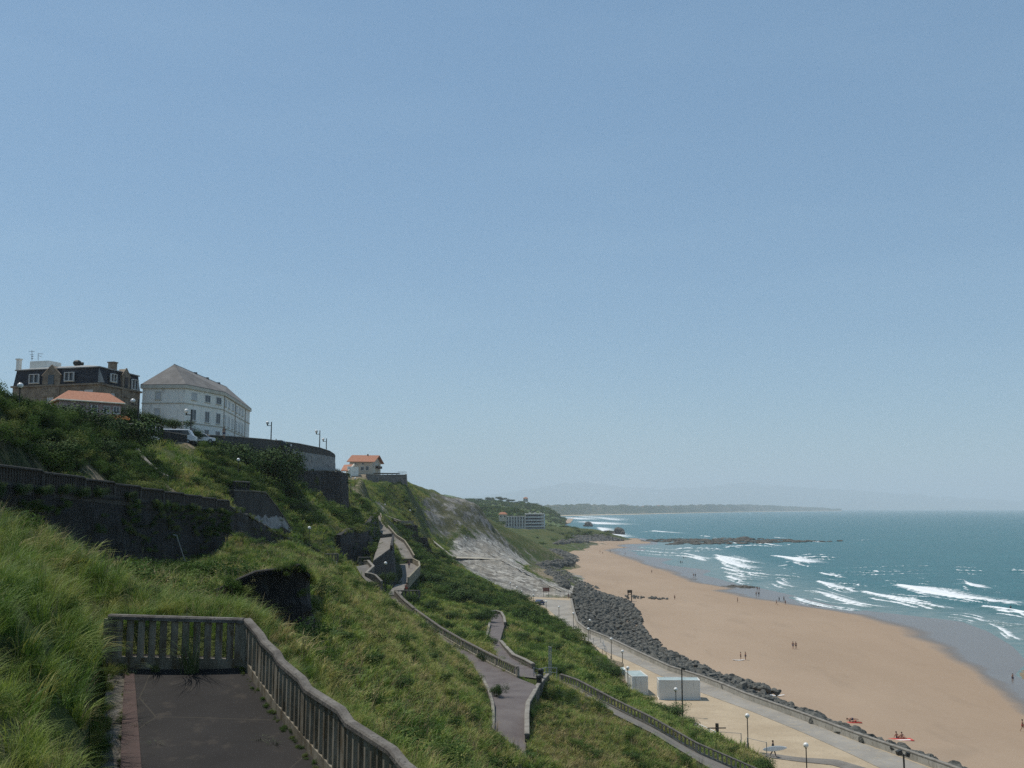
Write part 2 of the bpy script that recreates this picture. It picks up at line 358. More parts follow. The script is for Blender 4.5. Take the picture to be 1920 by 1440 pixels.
# cliff beyond the bastion, the house on it
cp([(658, 912, 250, 'b'), (656, 940, 228, 'b'), (690, 966, 245, 'b'), (660, 904, 300), (690, 908, 330), (763, 907, 352), (720, 905, 338), (720, 934, 335, 'b'), (750, 930, 345, 'b'), (750, 962, 325),
    (690, 930, 305, 'o'), (670, 920, 285, 'o'), (700, 950, 300, 'r'), (780, 960, 345), (800, 992, 355), (830, 1032, 352), (815, 1042, 345), (790, 1012, 325), (770, 987, 315, 'b'), (800, 1032, 312, 'b'), (790, 1045, 290, 'b'), (765, 1010, 290, 'b'),
    (775, 955, 360, 'r'), (790, 985, 350, 'r'), (740, 985, 270, 'b'), (760, 1030, 240, 'b'), (785, 1075, 205, 'b'), (735, 960, 315, 'r')])
cp([(725, 897, 345), (700, 890, 380, 'p'), (680, 889, 400, 'p'), (760, 903, 395), (800, 915, 430), (828, 931, 455), (850, 940, 480, 'r'), (882, 944, 470, 'r'), (765, 903, 420)])
cw([(-40, 500, 44), (-100, 500, 47), (-60, 700, 36), (-150, 800, 45)])
# scree and the grey cliff
cp([(985, 1118, 318), (1068, 1116, 322), (1055, 1112, 330), (1000, 1082, 350), (950, 1102, 325), (935, 1048, 370), (850, 1052, 345), (900, 1047, 358), (900, 1080, 335), (1030, 1098, 338)], 's')
cp([(850, 1038, 378, 's'), (850, 1022, 385, 's'), (900, 1040, 392, 's'), (840, 1002, 395, 'r'), (835, 962, 410, 'r'), (830, 940, 422, 'r'), (900, 1012, 410, 's'), (930, 1040, 400, 's'), (960, 1043, 430, 's'),
    (985, 1052, 465, 's'), (1005, 1064, 470, 'o'), (1055, 1110, 350, 'o'), (870, 985, 405, 'r'), (868, 955, 425, 'r'), (905, 985, 430, 'r'), (815, 990, 385, 'r'), (815, 950, 405, 'r'), (855, 960, 417, 'k'), (940, 1020, 440, 'r'), (800, 945, 400, 'g'),
    (880, 946, 440, 'r'), (900, 960, 452, 'r'), (925, 988, 462, 'r'), (950, 1020, 472, 'r'), (990, 1054, 490, 'k'), (880, 1022, 398, 'g'), (860, 1000, 395, 's'), (812, 1016, 372, 'g'), (850, 1031, 381, 'g'), (1045, 1102, 343, 's'), (1064, 1107, 336, 's'), (1030, 1087, 375, 'o'), (1052, 1096, 372, 's'), (1015, 1075, 420, 'o')])
cp([(945, 992, 650), (992, 1042, 620, 'o'), (1000, 1012, 700), (1032, 1028, 720), (970, 1025, 640, 'o'), (940, 986, 850), (1020, 987, 900), (1000, 987, 880), (1126, 992, 1060), (1000, 1014, 910, 'k'), (1132, 1016, 985, 'k'), (1050, 1014, 955, 'k'),
    (1070, 1000, 985, 'b'), (1070, 988, 1000), (1020, 1000, 930, 'b'), (1100, 1002, 1005, 'b')])
cw([(-20, 950, 19), (-200, 1000, 30), (60, 1100, 12), (95, 1150, 0), (140, 1060, -2), (110, 930, -1), (78, 880, -1), (62, 760, -1), (50, 640, -2, 'o'), (48, 560, -2, 'o'), (50, 480, -2, 's'), (44, 400, -2, 's'), (40, 345, -2, 's'), (200, 300, -2), (200, 900, -2), (0, 1300, 10), (-300, 1300, 30), (120, 1300, -2)], 'k')

# ---------------------------------------------------------------- retaining walls (declared first: the ground is fitted to them)
WALLS = []
def wall(name, label, cat, top, foot, thick, m, mtop=None, back=None, sub=2.0, batter=0.0, parent_cap=None, front_cover='g', fitted=True, group=None, back_cover=None):
    """top: [(px, py, Y)] left to right as seen from the front (the front is to the right of travel); foot: ground height at each point"""
    line = [at(*t) if len(t) == 3 else Vector(t[1:]) for t in top]
    WALLS.append(dict(name=name, label=label, cat=cat, line=line, foot=foot, thick=thick, m=m, mtop=mtop, batter=batter, group=group))
    if fitted:
        for k, p in enumerate(line):
            n, s = right_n(line, k)
            CP.append((p.x + n.x * (.5 + batter), p.y + n.y * (.5 + batter), foot[k], front_cover))
            if back is not None:
                CP.append((p.x - n.x * (thick + .35), p.y - n.y * (thick + .35), p.z - back, back_cover or ('p' if back < .4 else 'b')))
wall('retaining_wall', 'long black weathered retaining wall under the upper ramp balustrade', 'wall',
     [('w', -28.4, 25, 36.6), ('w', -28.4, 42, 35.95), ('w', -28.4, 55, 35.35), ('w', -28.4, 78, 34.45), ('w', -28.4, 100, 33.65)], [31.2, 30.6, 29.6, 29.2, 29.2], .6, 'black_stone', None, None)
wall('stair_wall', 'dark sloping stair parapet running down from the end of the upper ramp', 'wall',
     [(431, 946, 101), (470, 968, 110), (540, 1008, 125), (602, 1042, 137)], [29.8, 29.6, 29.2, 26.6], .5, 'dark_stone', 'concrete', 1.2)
wall('bastion_wall', 'grey trapezoid wall with a whitewashed foot beside the stairs', 'wall',
     [(438, 918, 119), (468, 919, 122), (498, 922, 125), (520, 950, 128), (548, 992, 132)], [32.0, 31.6, 31.2, 30.9, 30.6], .6, 'whitewash', 'concrete', .2, back_cover='b')
wall('promenade_wall', 'curved parapet and retaining wall of the upper promenade with a paler lower band', 'wall',
     [(365, 840, 143), (393, 815, 148), (440, 818, 158), (500, 823, 172), (560, 831, 192), (600, 839, 205), (618, 845, 211), (627, 851, 217), (628.5, 855, 226), (624, 858, 240)],
     [42.2, 42.4, 42.6, 42.0, 41.6, 41.6, 41.6, 41.6, 41.6, 41.6], .6, 'prom_wall', 'concrete', 1.0, back_cover='p')
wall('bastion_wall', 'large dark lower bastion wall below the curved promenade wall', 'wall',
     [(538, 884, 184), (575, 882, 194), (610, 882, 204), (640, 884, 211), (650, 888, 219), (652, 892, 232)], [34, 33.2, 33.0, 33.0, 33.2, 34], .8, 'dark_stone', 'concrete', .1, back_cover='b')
wall('retaining_wall', 'dark leaning stone wall on the inner side of the steep ramp', 'wall',
     [(639, 1003, 164), (657, 991, 172), (690, 983, 198), (706, 961, 262)], [24.0, 23.8, 24.4, 28.2], .7, 'dark_stone', 'dark_stone', .3, back_cover='g', front_cover='p')
wall('retaining_wall', 'black stone retaining wall in the grass just past the landing', 'wall',
     [(396, 1106, 38), (440, 1086, 38.2), (480, 1070, 38.4), (530, 1061, 38.8), (562, 1060, 39.4), (578, 1072, 40), (582, 1086, 44)], [29.9, 29.4, 29.0, 28.7, 28.5, 28.3, 28.2], .35, 'black_stone', 'black_stone', .1, back_cover='g')
wall('retaining_wall', 'dark shaded wall under the small terrace at the cliff foot', 'wall',
     [(718, 968, 300), (735, 974, 296), (760, 984, 292), (783, 984, 298)], [28.0, 26.6, 26.0, 26.0], .6, 'dark_stone', 'concrete', .6)
wall('retaining_wall', 'dark end wall beside the top of the scree slope', 'wall',
     [(765, 1006, 296), (800, 1008, 302), (812, 1042, 306)], [20, 19.5, 19.0], .6, 'dark_stone', 'concrete', .5)
wall('retaining_wall', 'stone garden wall under the terrace of the cliff top house', 'wall',
     [(688, 889, 345), (715, 890, 350), (740, 890, 352), (762, 890, 354), (763, 889, 366)], [42.3, 42.2, 42.2, 42.2, 42.3], .6, 'terrace_stone', 'concrete', .2)

def whitewash_mat(name, z0, ragged, low, hi1, hi2, ymin=None):
    m, t, p = mat(name)
    v = posn(t, (1, 1, .25)); n = noise(t, v, 1.0, 5)
    dark = ramp(t, n, [(.3, hi1), (.7, hi2)])
    sep = nd(t, 'ShaderNodeSeparateXYZ'); g = nd(t, 'ShaderNodeNewGeometry'); t.links.new(g.outputs['Position'], sep.inputs[0])
    edge = mth(t, 'ADD', sep.outputs[2], mth(t, 'MULTIPLY', noise(t, posn(t, (1, 1, .1)), .9, 2), ragged))
    f = mth(t, 'GREATER_THAN', z0 + ragged * .5, edge)
    if ymin: f = mth(t, 'MULTIPLY', f, mth(t, 'GREATER_THAN', mth(t, 'ADD', sep.outputs[1], mth(t, 'MULTIPLY', n, 5.0)), ymin))
    spots = ramp(t, noise(t, posn(t), 1.6, 5), [(.36, tuple(x * .4 for x in low)), (.5, low)])
    t.links.new(mixc(t, f, dark, spots), p.inputs['Base Color']); p.inputs['Roughness'].default_value = .9
    bumpn(t, p, n, .6, .08)
    return m
M['whitewash'] = whitewash_mat('whitewashed_stone', 32.9, 1.6, (.27, .27, .27), (.022, .021, .019), (.055, .052, .047))
M['prom_wall'] = whitewash_mat('promenade_stone', 45.0, .5, (.25, .245, .23), (.03, .028, .024), (.065, .06, .05), 190)
M['terrace_stone'] = surf('terrace_stone', (.12, .11, .10), (.22, .20, .18), .4, c3=(.09, .08, .07), scale3=1.2, bump=.6)

# ---------------------------------------------------------------- paths: left and right edges as (px, py, Y)
LAND_Y = [24.0, 22.8, 21.8, 20.8, 19.36, 17.55, 15.63, 13.7, 12.0]
LAND_Z = [30.5, 30.46, 30.17, 29.90, 29.58, 29.25, 28.95, 28.65, 28.4]
def rail_x(Y): return -6.1 + .593 * (22.8 - Y)
def landpt(px, py):
    lo, hi = 6.0, 40.0
    for _ in range(50):
        m = (lo + hi) / 2
        if at(px, py, m).z > float(np.interp(m, LAND_Y[::-1], LAND_Z[::-1])): lo = m
        else: hi = m
    return at(px, py, lo)
def land_line(pts): return [landpt(*q) for q in pts]
PATHS = {}
PATHS['landing'] = (land_line([(240, 1225), (238, 1242), (233, 1300), (230, 1370), (228, 1440), (226, 1520), (224, 1600)]), [Vector((rail_x(y) + .05, y, z)) for y, z in zip(LAND_Y, LAND_Z)])
PATHS['middle'] = ([at(725, 1120, 141), at(755, 1155, 130), at(800, 1190, 120), at(850, 1222, 111), at(889, 1250, 103), at(906, 1280, 95), at(917, 1305, 88), at(924, 1330, 84), at(925, 1352, 80), at(923, 1385, 76), at(920, 1440, 69)],
                   [at(743, 1120, 141), at(776, 1156, 130), at(825, 1192, 120), at(867, 1217, 113.5), at(920, 1246, 104), at(968, 1270, 97.5), at(1006, 1285, 94), at(998, 1310, 88), at(990, 1335, 83), at(987, 1385, 77), at(985, 1440, 70)])
PATHS['side'] = ([at(921, 1150, 172), at(921, 1158, 168), at(919, 1172, 155), at(911, 1200, 136), at(930, 1228, 118), at(958, 1250, 105), at(972, 1268, 99)],
                 [at(938, 1152, 172), at(943, 1160, 168), at(946, 1172, 156), at(938, 1200, 136), at(962, 1232, 118), at(1000, 1255, 104), at(1008, 1272, 98.5)])
PATHS['steep_upper'] = ([at(705, 968, 300), at(707, 978, 285), at(711, 994, 262), at(720, 1004, 245), at(738, 1018, 232), at(748, 1032, 221), at(752, 1047, 212)],
                        [at(712, 966, 302), at(717, 980, 284), at(730, 994, 262), at(742, 1008, 245), at(757, 1018, 232), at(767, 1033, 221), at(775, 1047, 212)])
PATHS['steep_lower'] = ([at(748, 1058, 205), at(752, 1068, 195), at(755, 1080, 185), at(748, 1090, 172), at(738, 1100, 158), at(728, 1112, 147), at(722, 1122, 141)],
                        [at(772, 1056, 207), at(783, 1062, 199), at(784, 1070, 190), at(773, 1082, 178), at(762, 1094, 165), at(757, 1106, 152), at(745, 1122, 141)])
PATHS['lower'] = ([at(1030, 1283, 107), at(1080, 1300, 105.5), at(1155, 1341, 102), at(1222, 1374, 99.5), at(1305, 1425, 96.5), at(1380, 1470, 94)],
                  [at(1050, 1280, 112.5), at(1080, 1290, 110.5), at(1155, 1330, 106.5), at(1222, 1363, 103.5), at(1305, 1411, 100.5), at(1420, 1461, 98.5)])
PATHS['ramp'] = ([Vector((-31, y, z)) for y, z in ((25, 36.7), (42, 36.05), (55, 35.45), (78, 34.55), (101, 33.8))], [Vector((-28.6, y, z)) for y, z in ((25, 36.7), (42, 36.05), (55, 35.45), (78, 34.55), (101, 33.8))])
PATHS['small'] = ([at(668, 1062, 141), at(677, 1078, 137), at(684, 1086, 135), at(700, 1100, 133)], [at(690, 1058, 146), at(700, 1070, 142), at(703, 1082, 139), at(716, 1097, 136)])

# ---------------------------------------------------------------- ground height field: triangulated control points, smoothed, paths cut in
P3 = np.array([c[:3] for c in CP], float)
COVK = {'g': (0, 0, 0, 0), 'b': (1, 0, 0, 0), 'r': (0, 1, 0, 0), 's': (0, 0, 1, 0), 'o': (0, .35, 0, .65), 'p': (0, 0, 0, 1), 'k': (.45, .5, 0, .2)}
PC = np.array([COVK[c[3]] for c in CP], float)
vs, _, tris, orig, *_ = delaunay_2d_cdt([Vector((p[0], p[1])) for p in P3], [], [], 0, 1e-3)
VID = [o[0] for o in orig]
TV = np.array([(v.x, v.y) for v in vs]); TZ = P3[VID, 2]; TC = PC[VID]

a0, a1 = math.atan(-1500 / F), math.atan(1100 / F)
NA, NR = 860, 820
ANG = np.linspace(a0, a1, NA); RAD = np.exp(np.linspace(math.log(5.0), math.log(1300), NR))
GX = RAD[:, None] * np.sin(ANG)[None, :]; GY = RAD[:, None] * np.cos(ANG)[None, :]
GZ = np.full(GX.shape, np.nan); GC = np.zeros(GX.shape + (4,))
def raster(tri2, fn):
    """call fn(mask index arrays, barycentric) for grid nodes inside a plan triangle"""
    (x0, y0), (x1, y1), (x2, y2) = tri2
    det = (y1 - y2) * (x0 - x2) + (x2 - x1) * (y0 - y2)
    if abs(det) < 1e-9: return
    rr = np.hypot(*zip(*[(x0, y0), (x1, y1), (x2, y2)])); aa = np.arctan2((x0, x1, x2), (y0, y1, y2))
    # nearest point of the triangle to the origin can lie on an edge
    rmin = rr.min()
    for (ax, ay), (bx, by) in (((x0, y0), (x1, y1)), ((x1, y1), (x2, y2)), ((x2, y2), (x0, y0))):
        L2 = (bx - ax) ** 2 + (by - ay) ** 2; tt = min(1, max(0, -(ax * (bx - ax) + ay * (by - ay)) / max(L2, 1e-9)))
        rmin = min(rmin, math.hypot(ax + tt * (bx - ax), ay + tt * (by - ay)))
    i0, i1 = np.searchsorted(RAD, rmin * .999) - 1, np.searchsorted(RAD, rr.max() * 1.001) + 1
    j0, j1 = np.searchsorted(ANG, aa.min()) - 1, np.searchsorted(ANG, aa.max()) + 1
    if y0 < .5 or y1 < .5 or y2 < .5: i0, j0, j1 = 0, 0, NA
    i0, i1, j0, j1 = max(0, i0), min(NR, i1), max(0, j0), min(NA, j1)
    if i0 >= i1 or j0 >= j1: return
    X, Y = GX[i0:i1, j0:j1], GY[i0:i1, j0:j1]
    a = ((y1 - y2) * (X - x2) + (x2 - x1) * (Y - y2)) / det; b = ((y2 - y0) * (X - x2) + (x0 - x2) * (Y - y2)) / det; c = 1 - a - b
    k = (a >= -1e-6) & (b >= -1e-6) & (c >= -1e-6)
    if k.any(): I, J = np.nonzero(k); fn(I + i0, J + j0, np.stack([a[k], b[k], c[k]], -1))
for tr in tris:
    def put(I, J, w, tr=list(tr)):
        GZ[I, J] = w @ TZ[tr]; GC[I, J] = w @ TC[tr]
    raster(TV[list(tr)], put)
HOLE = np.isnan(GZ)
for it in range(3):                                        # outside the hull: carry the neighbouring height outward
    for j in range(1, NA):
        k = np.isnan(GZ[:, j]) & ~np.isnan(GZ[:, j - 1]); GZ[k, j] = GZ[k, j - 1]; GC[k, j] = GC[k, j - 1]
    for j in range(NA - 2, -1, -1):
        k = np.isnan(GZ[:, j]) & ~np.isnan(GZ[:, j + 1]); GZ[k, j] = GZ[k, j + 1]; GC[k, j] = GC[k, j + 1]
    for i in range(NR - 2, -1, -1):
        k = np.isnan(GZ[i]) & ~np.isnan(GZ[i + 1]); GZ[i, k] = GZ[i + 1, k]; GC[i, k] = GC[i + 1, k]
    for i in range(1, NR):
        k = np.isnan(GZ[i]) & ~np.isnan(GZ[i - 1]); GZ[i, k] = GZ[i - 1, k]; GC[i, k] = GC[i - 1, k]
def blur(A, n):
    for _ in range(n):
        B = A.copy()
        B[1:-1] = .25 * A[:-2] + .5 * A[1:-1] + .25 * A[2:]; A = B.copy()
        A[:, 1:-1] = .25 * B[:, :-2] + .5 * B[:, 1:-1] + .25 * B[:, 2:]
    return A
GZ = blur(GZ, 5); GC = np.stack([blur(GC[..., k], 40) for k in range(4)], -1)
bushw, rockw, screew, bare = (GC[..., k] for k in range(4))
lump = (fbm(GX / 5, GY / 5, 3, 4) - .5)
far = np.clip((np.hypot(GX, GY) - 60) / 250, 0, 1)
GZ += (1 - np.clip(bare * 1.6, 0, 1)) * lump * (.5 + 1.0 * far) * (1 - .8 * screew)
crag = fbm(GX / 16, GY / 16 + GZ / 5, 9, 5) - .5
ridg = np.abs(fbm(GX / 9 + GZ / 7, GY / 26, 21, 5) - .5)
GZ += rockw * (crag * 6.0 + (ridg - .12) * 7.0 + (np.abs(fbm(GX / 3.5 + GZ / 3, GY / 9, 23, 4) - .5) - .12) * 4)
GZ += screew * (fbm(GX / 1.6, GY / 1.6, 31, 4) - .5) * 1.1
PATHMASK = np.zeros(GX.shape, bool)
def carve(l, r, drop=.14, widen=.25, mark=True):
    for k in range(len(l) - 1):
        q = [l[k], r[k], r[k + 1], l[k + 1]]
        c = sum((Vector(p) for p in q), Vector()) / 4
        q = [Vector(p) + (Vector(p) - c).normalized() * widen for p in q]
        for t in ((0, 1, 2), (0, 2, 3)):
            zz = np.array([q[i].z for i in t]) - drop
            def put(I, J, w, zz=zz):
                GZ[I, J] = w @ zz
                if mark: PATHMASK[I, J] = True
            raster([(q[i].x, q[i].y) for i in t], put)
for k, (l, r) in PATHS.items(): carve(l, r)
def resample(line, n):
    line = [Vector(p) for p in line]; d = [0]
    for a, b in zip(line, line[1:]): d.append(d[-1] + (b - a).length)
    out = []; k = 0
    for i in range(n):
        t = d[-1] * i / (n - 1)
        while k < len(d) - 2 and d[k + 1] < t: k += 1
        out.append(line[k].lerp(line[k + 1], (t - d[k]) / max(1e-9, d[k + 1] - d[k])))
    return out
PROM_L = resample([onz(*q, 6.0) for q in [(983, 1119)] + PROM_IN], 60)
PROM_R = resample([onz(*q, 6.0) - Vector((0, 0, 0)) for q in SEAWALL], 60)
carve(PROM_L, PROM_R, .45, .0, True)
# in front of a wall the ground stays at its foot
for w in WALLS:
    ln = resample(w['line'], 24); ft = np.interp(np.linspace(0, 1, 24), np.linspace(0, 1, len(w['foot'])), w['foot'])
    dl = [0]
    for p, q in zip(w['line'], w['line'][1:]): dl.append(dl[-1] + (q - p).length)
    ft = np.interp(np.linspace(0, dl[-1], 24), dl, w['foot'])
    for k in range(23):
        n0, _ = right_n(ln, k); n1, _ = right_n(ln, k + 1); D = .9 + .011 * ln[k].y
        p, q = ln[k], ln[k + 1]; quad = [(p.x, p.y), (q.x, q.y), (q.x + n1.x * D, q.y + n1.y * D), (p.x + n0.x * D, p.y + n0.y * D)]; zq = [ft[k], ft[k + 1], ft[k + 1], ft[k]]
        for t in ((0, 1, 2), (0, 2, 3)):
            zz = np.array([zq[i] for i in t])
            def put(I, J, wt, zz=zz): GZ[I, J] = np.minimum(GZ[I, J], wt @ zz)
            raster([quad[i] for i in t], put)
# bare strip of the gutter beside the landing
gl = PATHS['landing'][0]
GUT = np.zeros(GX.shape, bool)
for k in range(len(gl) - 1):
    quad = [(gl[k].x - .62, gl[k].y), (gl[k].x, gl[k].y), (gl[k + 1].x, gl[k + 1].y), (gl[k + 1].x - .62, gl[k + 1].y)]; zq = [gl[k].z, gl[k].z, gl[k + 1].z, gl[k + 1].z]
    for t in ((0, 1, 2), (0, 2, 3)):
        zz = np.array([zq[i] for i in t]) - .12
        def put(I, J, wt, zz=zz): GZ[I, J] = np.minimum(GZ[I, J], wt @ zz); PATHMASK[I, J] = True
        raster([quad[i] for i in t], put)

# ground material
def ground_mat():
    m, t, p = mat('hillside_ground')
    at_ = nd(t, 'ShaderNodeAttribute', attribute_name='cover'); sp = nd(t, 'ShaderNodeSeparateColor'); t.links.new(at_.outputs['Color'], sp.inputs[0])
    v = posn(t); n1 = noise(t, v, .12, 6, .65); n2 = noise(t, v, .9, 6, .7); n3 = noise(t, v, 5, 4, .7)
    grass = mixc(t, ramp(t, n1, [(.38, (0, 0, 0)), (.62, (1, 1, 1))]), (.045, .078, .018), (.11, .115, .036))
    grass = mixc(t, ramp(t, n3, [(.35, (0, 0, 0)), (.7, (1, 1, 1))]), grass, mixc(t, .5, grass, (.02, .025, .008)))
    bush = mixc(t, ramp(t, n2, [(.35, (0, 0, 0)), (.68, (1, 1, 1))]), (.010, .018, .006), (.035, .055, .016))
    vr = posn(t, (1, 1, .45)); nr = noise(t, vr, .22, 8, .72); nrf = noise(t, posn(t, (.6, 1.4, 1)), 1.1, 6, .75)
    rock = ramp(t, nr, [(.30, (.055, .058, .06)), (.44, (.17, .165, .15)), (.58, (.33, .315, .28)), (.70, (.27, .225, .165)), (.80, (.16, .14, .11))])
    rock = mixc(t, ramp(t, nrf, [(.40, (1, 1, 1)), (.56, (0, 0, 0))]), rock, mixc(t, .75, rock, (.035, .036, .038)))
    gp = ramp(t, noise(t, posn(t, (1, 1, 1.6)), .11, 6, .7), [(.44, (0, 0, 0)), (.52, (1, 1, 1))])
    rock = mixc(t, mth(t, 'MULTIPLY', gp, .85), rock, mixc(t, n2, (.035, .045, .015), (.12, .115, .05)))
    vs_ = nd(t, 'ShaderNodeTexVoronoi'); vs_.inputs['Scale'].default_value = .55; t.links.new(posn(t), vs_.inputs['Vector'])
    vsc = nd(t, 'ShaderNodeSeparateColor'); t.links.new(vs_.outputs['Color'], vsc.inputs[0])
    ns = noise(t, v, .75, 7, .8)
    stones = ramp(t, vsc.outputs[0], [(.0, (.11, .105, .095)), (.3, (.26, .25, .225)), (.7, (.37, .355, .32)), (1.0, (.55, .53, .47))])
    scree = mixc(t, ramp(t, ns, [(.34, (1, 1, 1)), (.50, (0, 0, 0))]), stones, (.05, .05, .048))
    scree = mixc(t, ramp(t, noise(t, v, .05, 4), [(.42, (0, 0, 0)), (.7, (.7, .7, .7))]), scree, (.21, .185, .145))
    earth = ramp(t, n2, [(.3, (.17, .125, .08)), (.7, (.32, .26, .18))])
    def thr(x, nn, lo, hi):
        return ramp(t, mth(t, 'ADD', x, mth(t, 'MULTIPLY', mth(t, 'SUBTRACT', nn, .5), .9)), [(lo, (0, 0, 0)), (hi, (1, 1, 1))])
    c = mixc(t, thr(sp.outputs[0], n2, .40, .56), grass, bush)
    c = mixc(t, thr(sp.outputs[1], n1, .36, .50), c, rock)
    c = mixc(t, thr(sp.outputs[2], n1, .42, .52), c, scree)
    c = mixc(t, thr(at_.outputs['Alpha'], n2, .42, .58), c, earth)
    t.links.new(c, p.inputs['Base Color']); p.inputs['Roughness'].default_value = .95; p.inputs['Specular IOR Level'].default_value = .15
    bumpn(t, p, mixc(t, .5, n2, nrf), 1.0, .9)
    return m
M['ground'] = ground_mat()
# ---------------------------------------------------------------- ground mesh
V = np.stack([GX, GY, GZ], -1).reshape(-1, 3)
hill = npmesh('hillside', V, gridfaces(NR, NA), M['ground'], {'cover': ('FLOAT_COLOR', GC.reshape(-1, 4))})
tag(hill, kind='structure')
TERR = BVHTree.FromPolygons([Vector(v) for v in V[::1]], gridfaces(NR, NA).tolist())
def ground_px(px, py, default=None):
    """the point of the ground seen at a photo pixel"""
    h = TERR.ray_cast(Vector((0, 0, H)), ray(px, py).normalized())
    return h[0] if h[0] else default
def gz(x, y):
    r, a = math.hypot(x, y), math.atan2(x, y)
    i = int(np.clip(np.searchsorted(RAD, r), 1, NR - 1)); j = int(np.clip(np.searchsorted(ANG, a), 1, NA - 1))
    fi = np.clip((r - RAD[i - 1]) / (RAD[i] - RAD[i - 1]), 0, 1); fj = np.clip((a - ANG[j - 1]) / (ANG[j] - ANG[j - 1]), 0, 1)
    return float((GZ[i - 1, j - 1] * (1 - fj) + GZ[i - 1, j] * fj) * (1 - fi) + (GZ[i, j - 1] * (1 - fj) + GZ[i, j] * fj) * fi)

M['cliff_track'] = surf('pale_earth_track', (.30, .27, .21), (.42, .385, .31), .5, c3=(.2, .18, .13), scale3=2)
# ---------------------------------------------------------------- paths and promenade
def ribbon(name, l, r, m, up=.0, n=None, across=6):
    n = n or max(12, int(sum((Vector(a) - Vector(b)).length for a, b in zip(l, l[1:])) / 1.0))
    L, Rr = resample(l, n), resample(r, n)
    vs = np.array([[L[i].lerp(Rr[i], k / (across - 1)) + Vector((0, 0, up)) for k in range(across)] for i in range(n)])
    o = npmesh(name, vs.reshape(-1, 3), gridfaces(n, across), m); tag(o, kind='structure'); return o
for k, (l, r) in PATHS.items():
    if k == 'landing': continue
    ribbon({'middle': 'middle_path', 'side': 'side_path', 'steep_upper': 'steep_path', 'steep_lower': 'hairpin_path', 'lower': 'lower_path', 'ramp': 'upper_path', 'small': 'stair_landing'}[k],
           l, r, M['asphalt_far'] if k in ('middle', 'side') else M['ramp_floor'])
# the asphalt landing: fine mesh with a cracked surface
def landing_mat():
    m, t, p = mat('cracked_asphalt'); v = posn(t)
    base = ramp(t, noise(t, v, .7, 6), [(.3, (.0165, .015, .0142)), (.7, (.027, .0245, .023))])
    g = noise(t, v, 90, 2); base = mixc(t, ramp(t, g, [(.56, (0, 0, 0)), (.70, (1, 1, 1))]), base, (.052, .047, .042))
    vo = nd(t, 'ShaderNodeTexVoronoi', feature='DISTANCE_TO_EDGE'); vo.inputs['Scale'].default_value = .3
    wv = mixc(t, .12, v, nd(t, 'ShaderNodeTexNoise').outputs['Color']); t.links.new(wv, vo.inputs['Vector'])
    cr = ramp(t, vo.outputs['Distance'], [(0.0, (1, 1, 1)), (.004, (0, 0, 0))])
    base = mixc(t, mth(t, 'MULTIPLY', cr, .5), base, (.09, .078, .055))
    dust = ramp(t, noise(t, v, 2.2, 5), [(.58, (0, 0, 0)), (.75, (.5, .5, .5))]); base = mixc(t, dust, base, (.075, .062, .048))
    t.links.new(base, p.inputs['Base Color']); p.inputs['Roughness'].default_value = .9; p.inputs['Specular IOR Level'].default_value = .2
    bumpn(t, p, g, .5, .008); return m
M['landing'] = landing_mat()
l, r = PATHS['landing']
KR = land_line([(246, 1225), (247, 1242), (252, 1300), (257, 1370), (262, 1440), (268, 1520), (274, 1600)])
ribbon('landing', KR, r, M['landing'], n=60, across=20)
ribbon('red_kerb_strip', [Vector((p.x - .02, p.y, p.z + .02)) for p in l], [Vector((p.x + .03, p.y, p.z + .02)) for p in KR], M['red_kerb'], n=60)
ribbon('gutter', [Vector((p.x - .40, p.y, p.z - .03)) for p in l][1:], [Vector((p.x - .02, p.y, p.z - .05)) for p in l][1:], M['gutter'], n=60)
ribbon('promenade_sand', PROM_L, PROM_R, M['prom_sand'], n=120, across=24)
ROAD_IN = [(1000, 1122), (1025, 1140), (1050, 1162), (1090, 1195), (1134, 1221), (1175, 1237), (1232, 1264), (1273, 1280), (1315, 1299), (1400, 1330), (1500, 1371), (1600, 1416), (1650, 1440), (1740, 1478), (2080, 1640), (2900, 2050)]
ROAD_L = [onz(*q, 6.03) for q in ROAD_IN]
ROAD_R = [onz(q[0], q[1], 6.03) for q in [(1073, 1126), (1079, 1148), (1085, 1169), (1098, 1182), (1140, 1200), (1192, 1226), (1255, 1256), (1317, 1277), (1360, 1294), (1398, 1311), (1507, 1351), (1601, 1388), (1695, 1422), (1789, 1457), (1900, 1500), (2300, 1668), (3300, 2090)]]
ribbon('promenade_road', ROAD_L, ROAD_R, M['road'], n=100, across=8)
ribbon('surfaced_spur', [onz(1424, 1410, 6.05), onz(1500, 1420, 6.05), onz(1570, 1424, 6.05), onz(1625, 1440, 6.05)], [onz(1424, 1418, 6.05), onz(1500, 1428, 6.05), onz(1560, 1434, 6.05), onz(1600, 1446, 6.05)], M['ramp_floor'], n=20)

crest = [(812, 1047, 350), (850, 1050, 346), (900, 1046, 358), (936, 1048, 369), (968, 1063, 358), (1000, 1081, 350), (1030, 1098, 338), (1052, 1110, 331)]
tl_, tr_ = [], []
for px, py, Y in crest:
    q = at(px, py, Y); z = gz(q.x, q.y); tl_.append(Vector((q.x - .2, q.y + 1.6, max(gz(q.x - .2, q.y + 1.6), z) + .35))); tr_.append(Vector((q.x + .4, q.y - 1.0, max(gz(q.x + .4, q.y - 1.0), z) + .3)))
ribbon('cliff_track', tl_, tr_, M['cliff_track'], n=50, across=4)
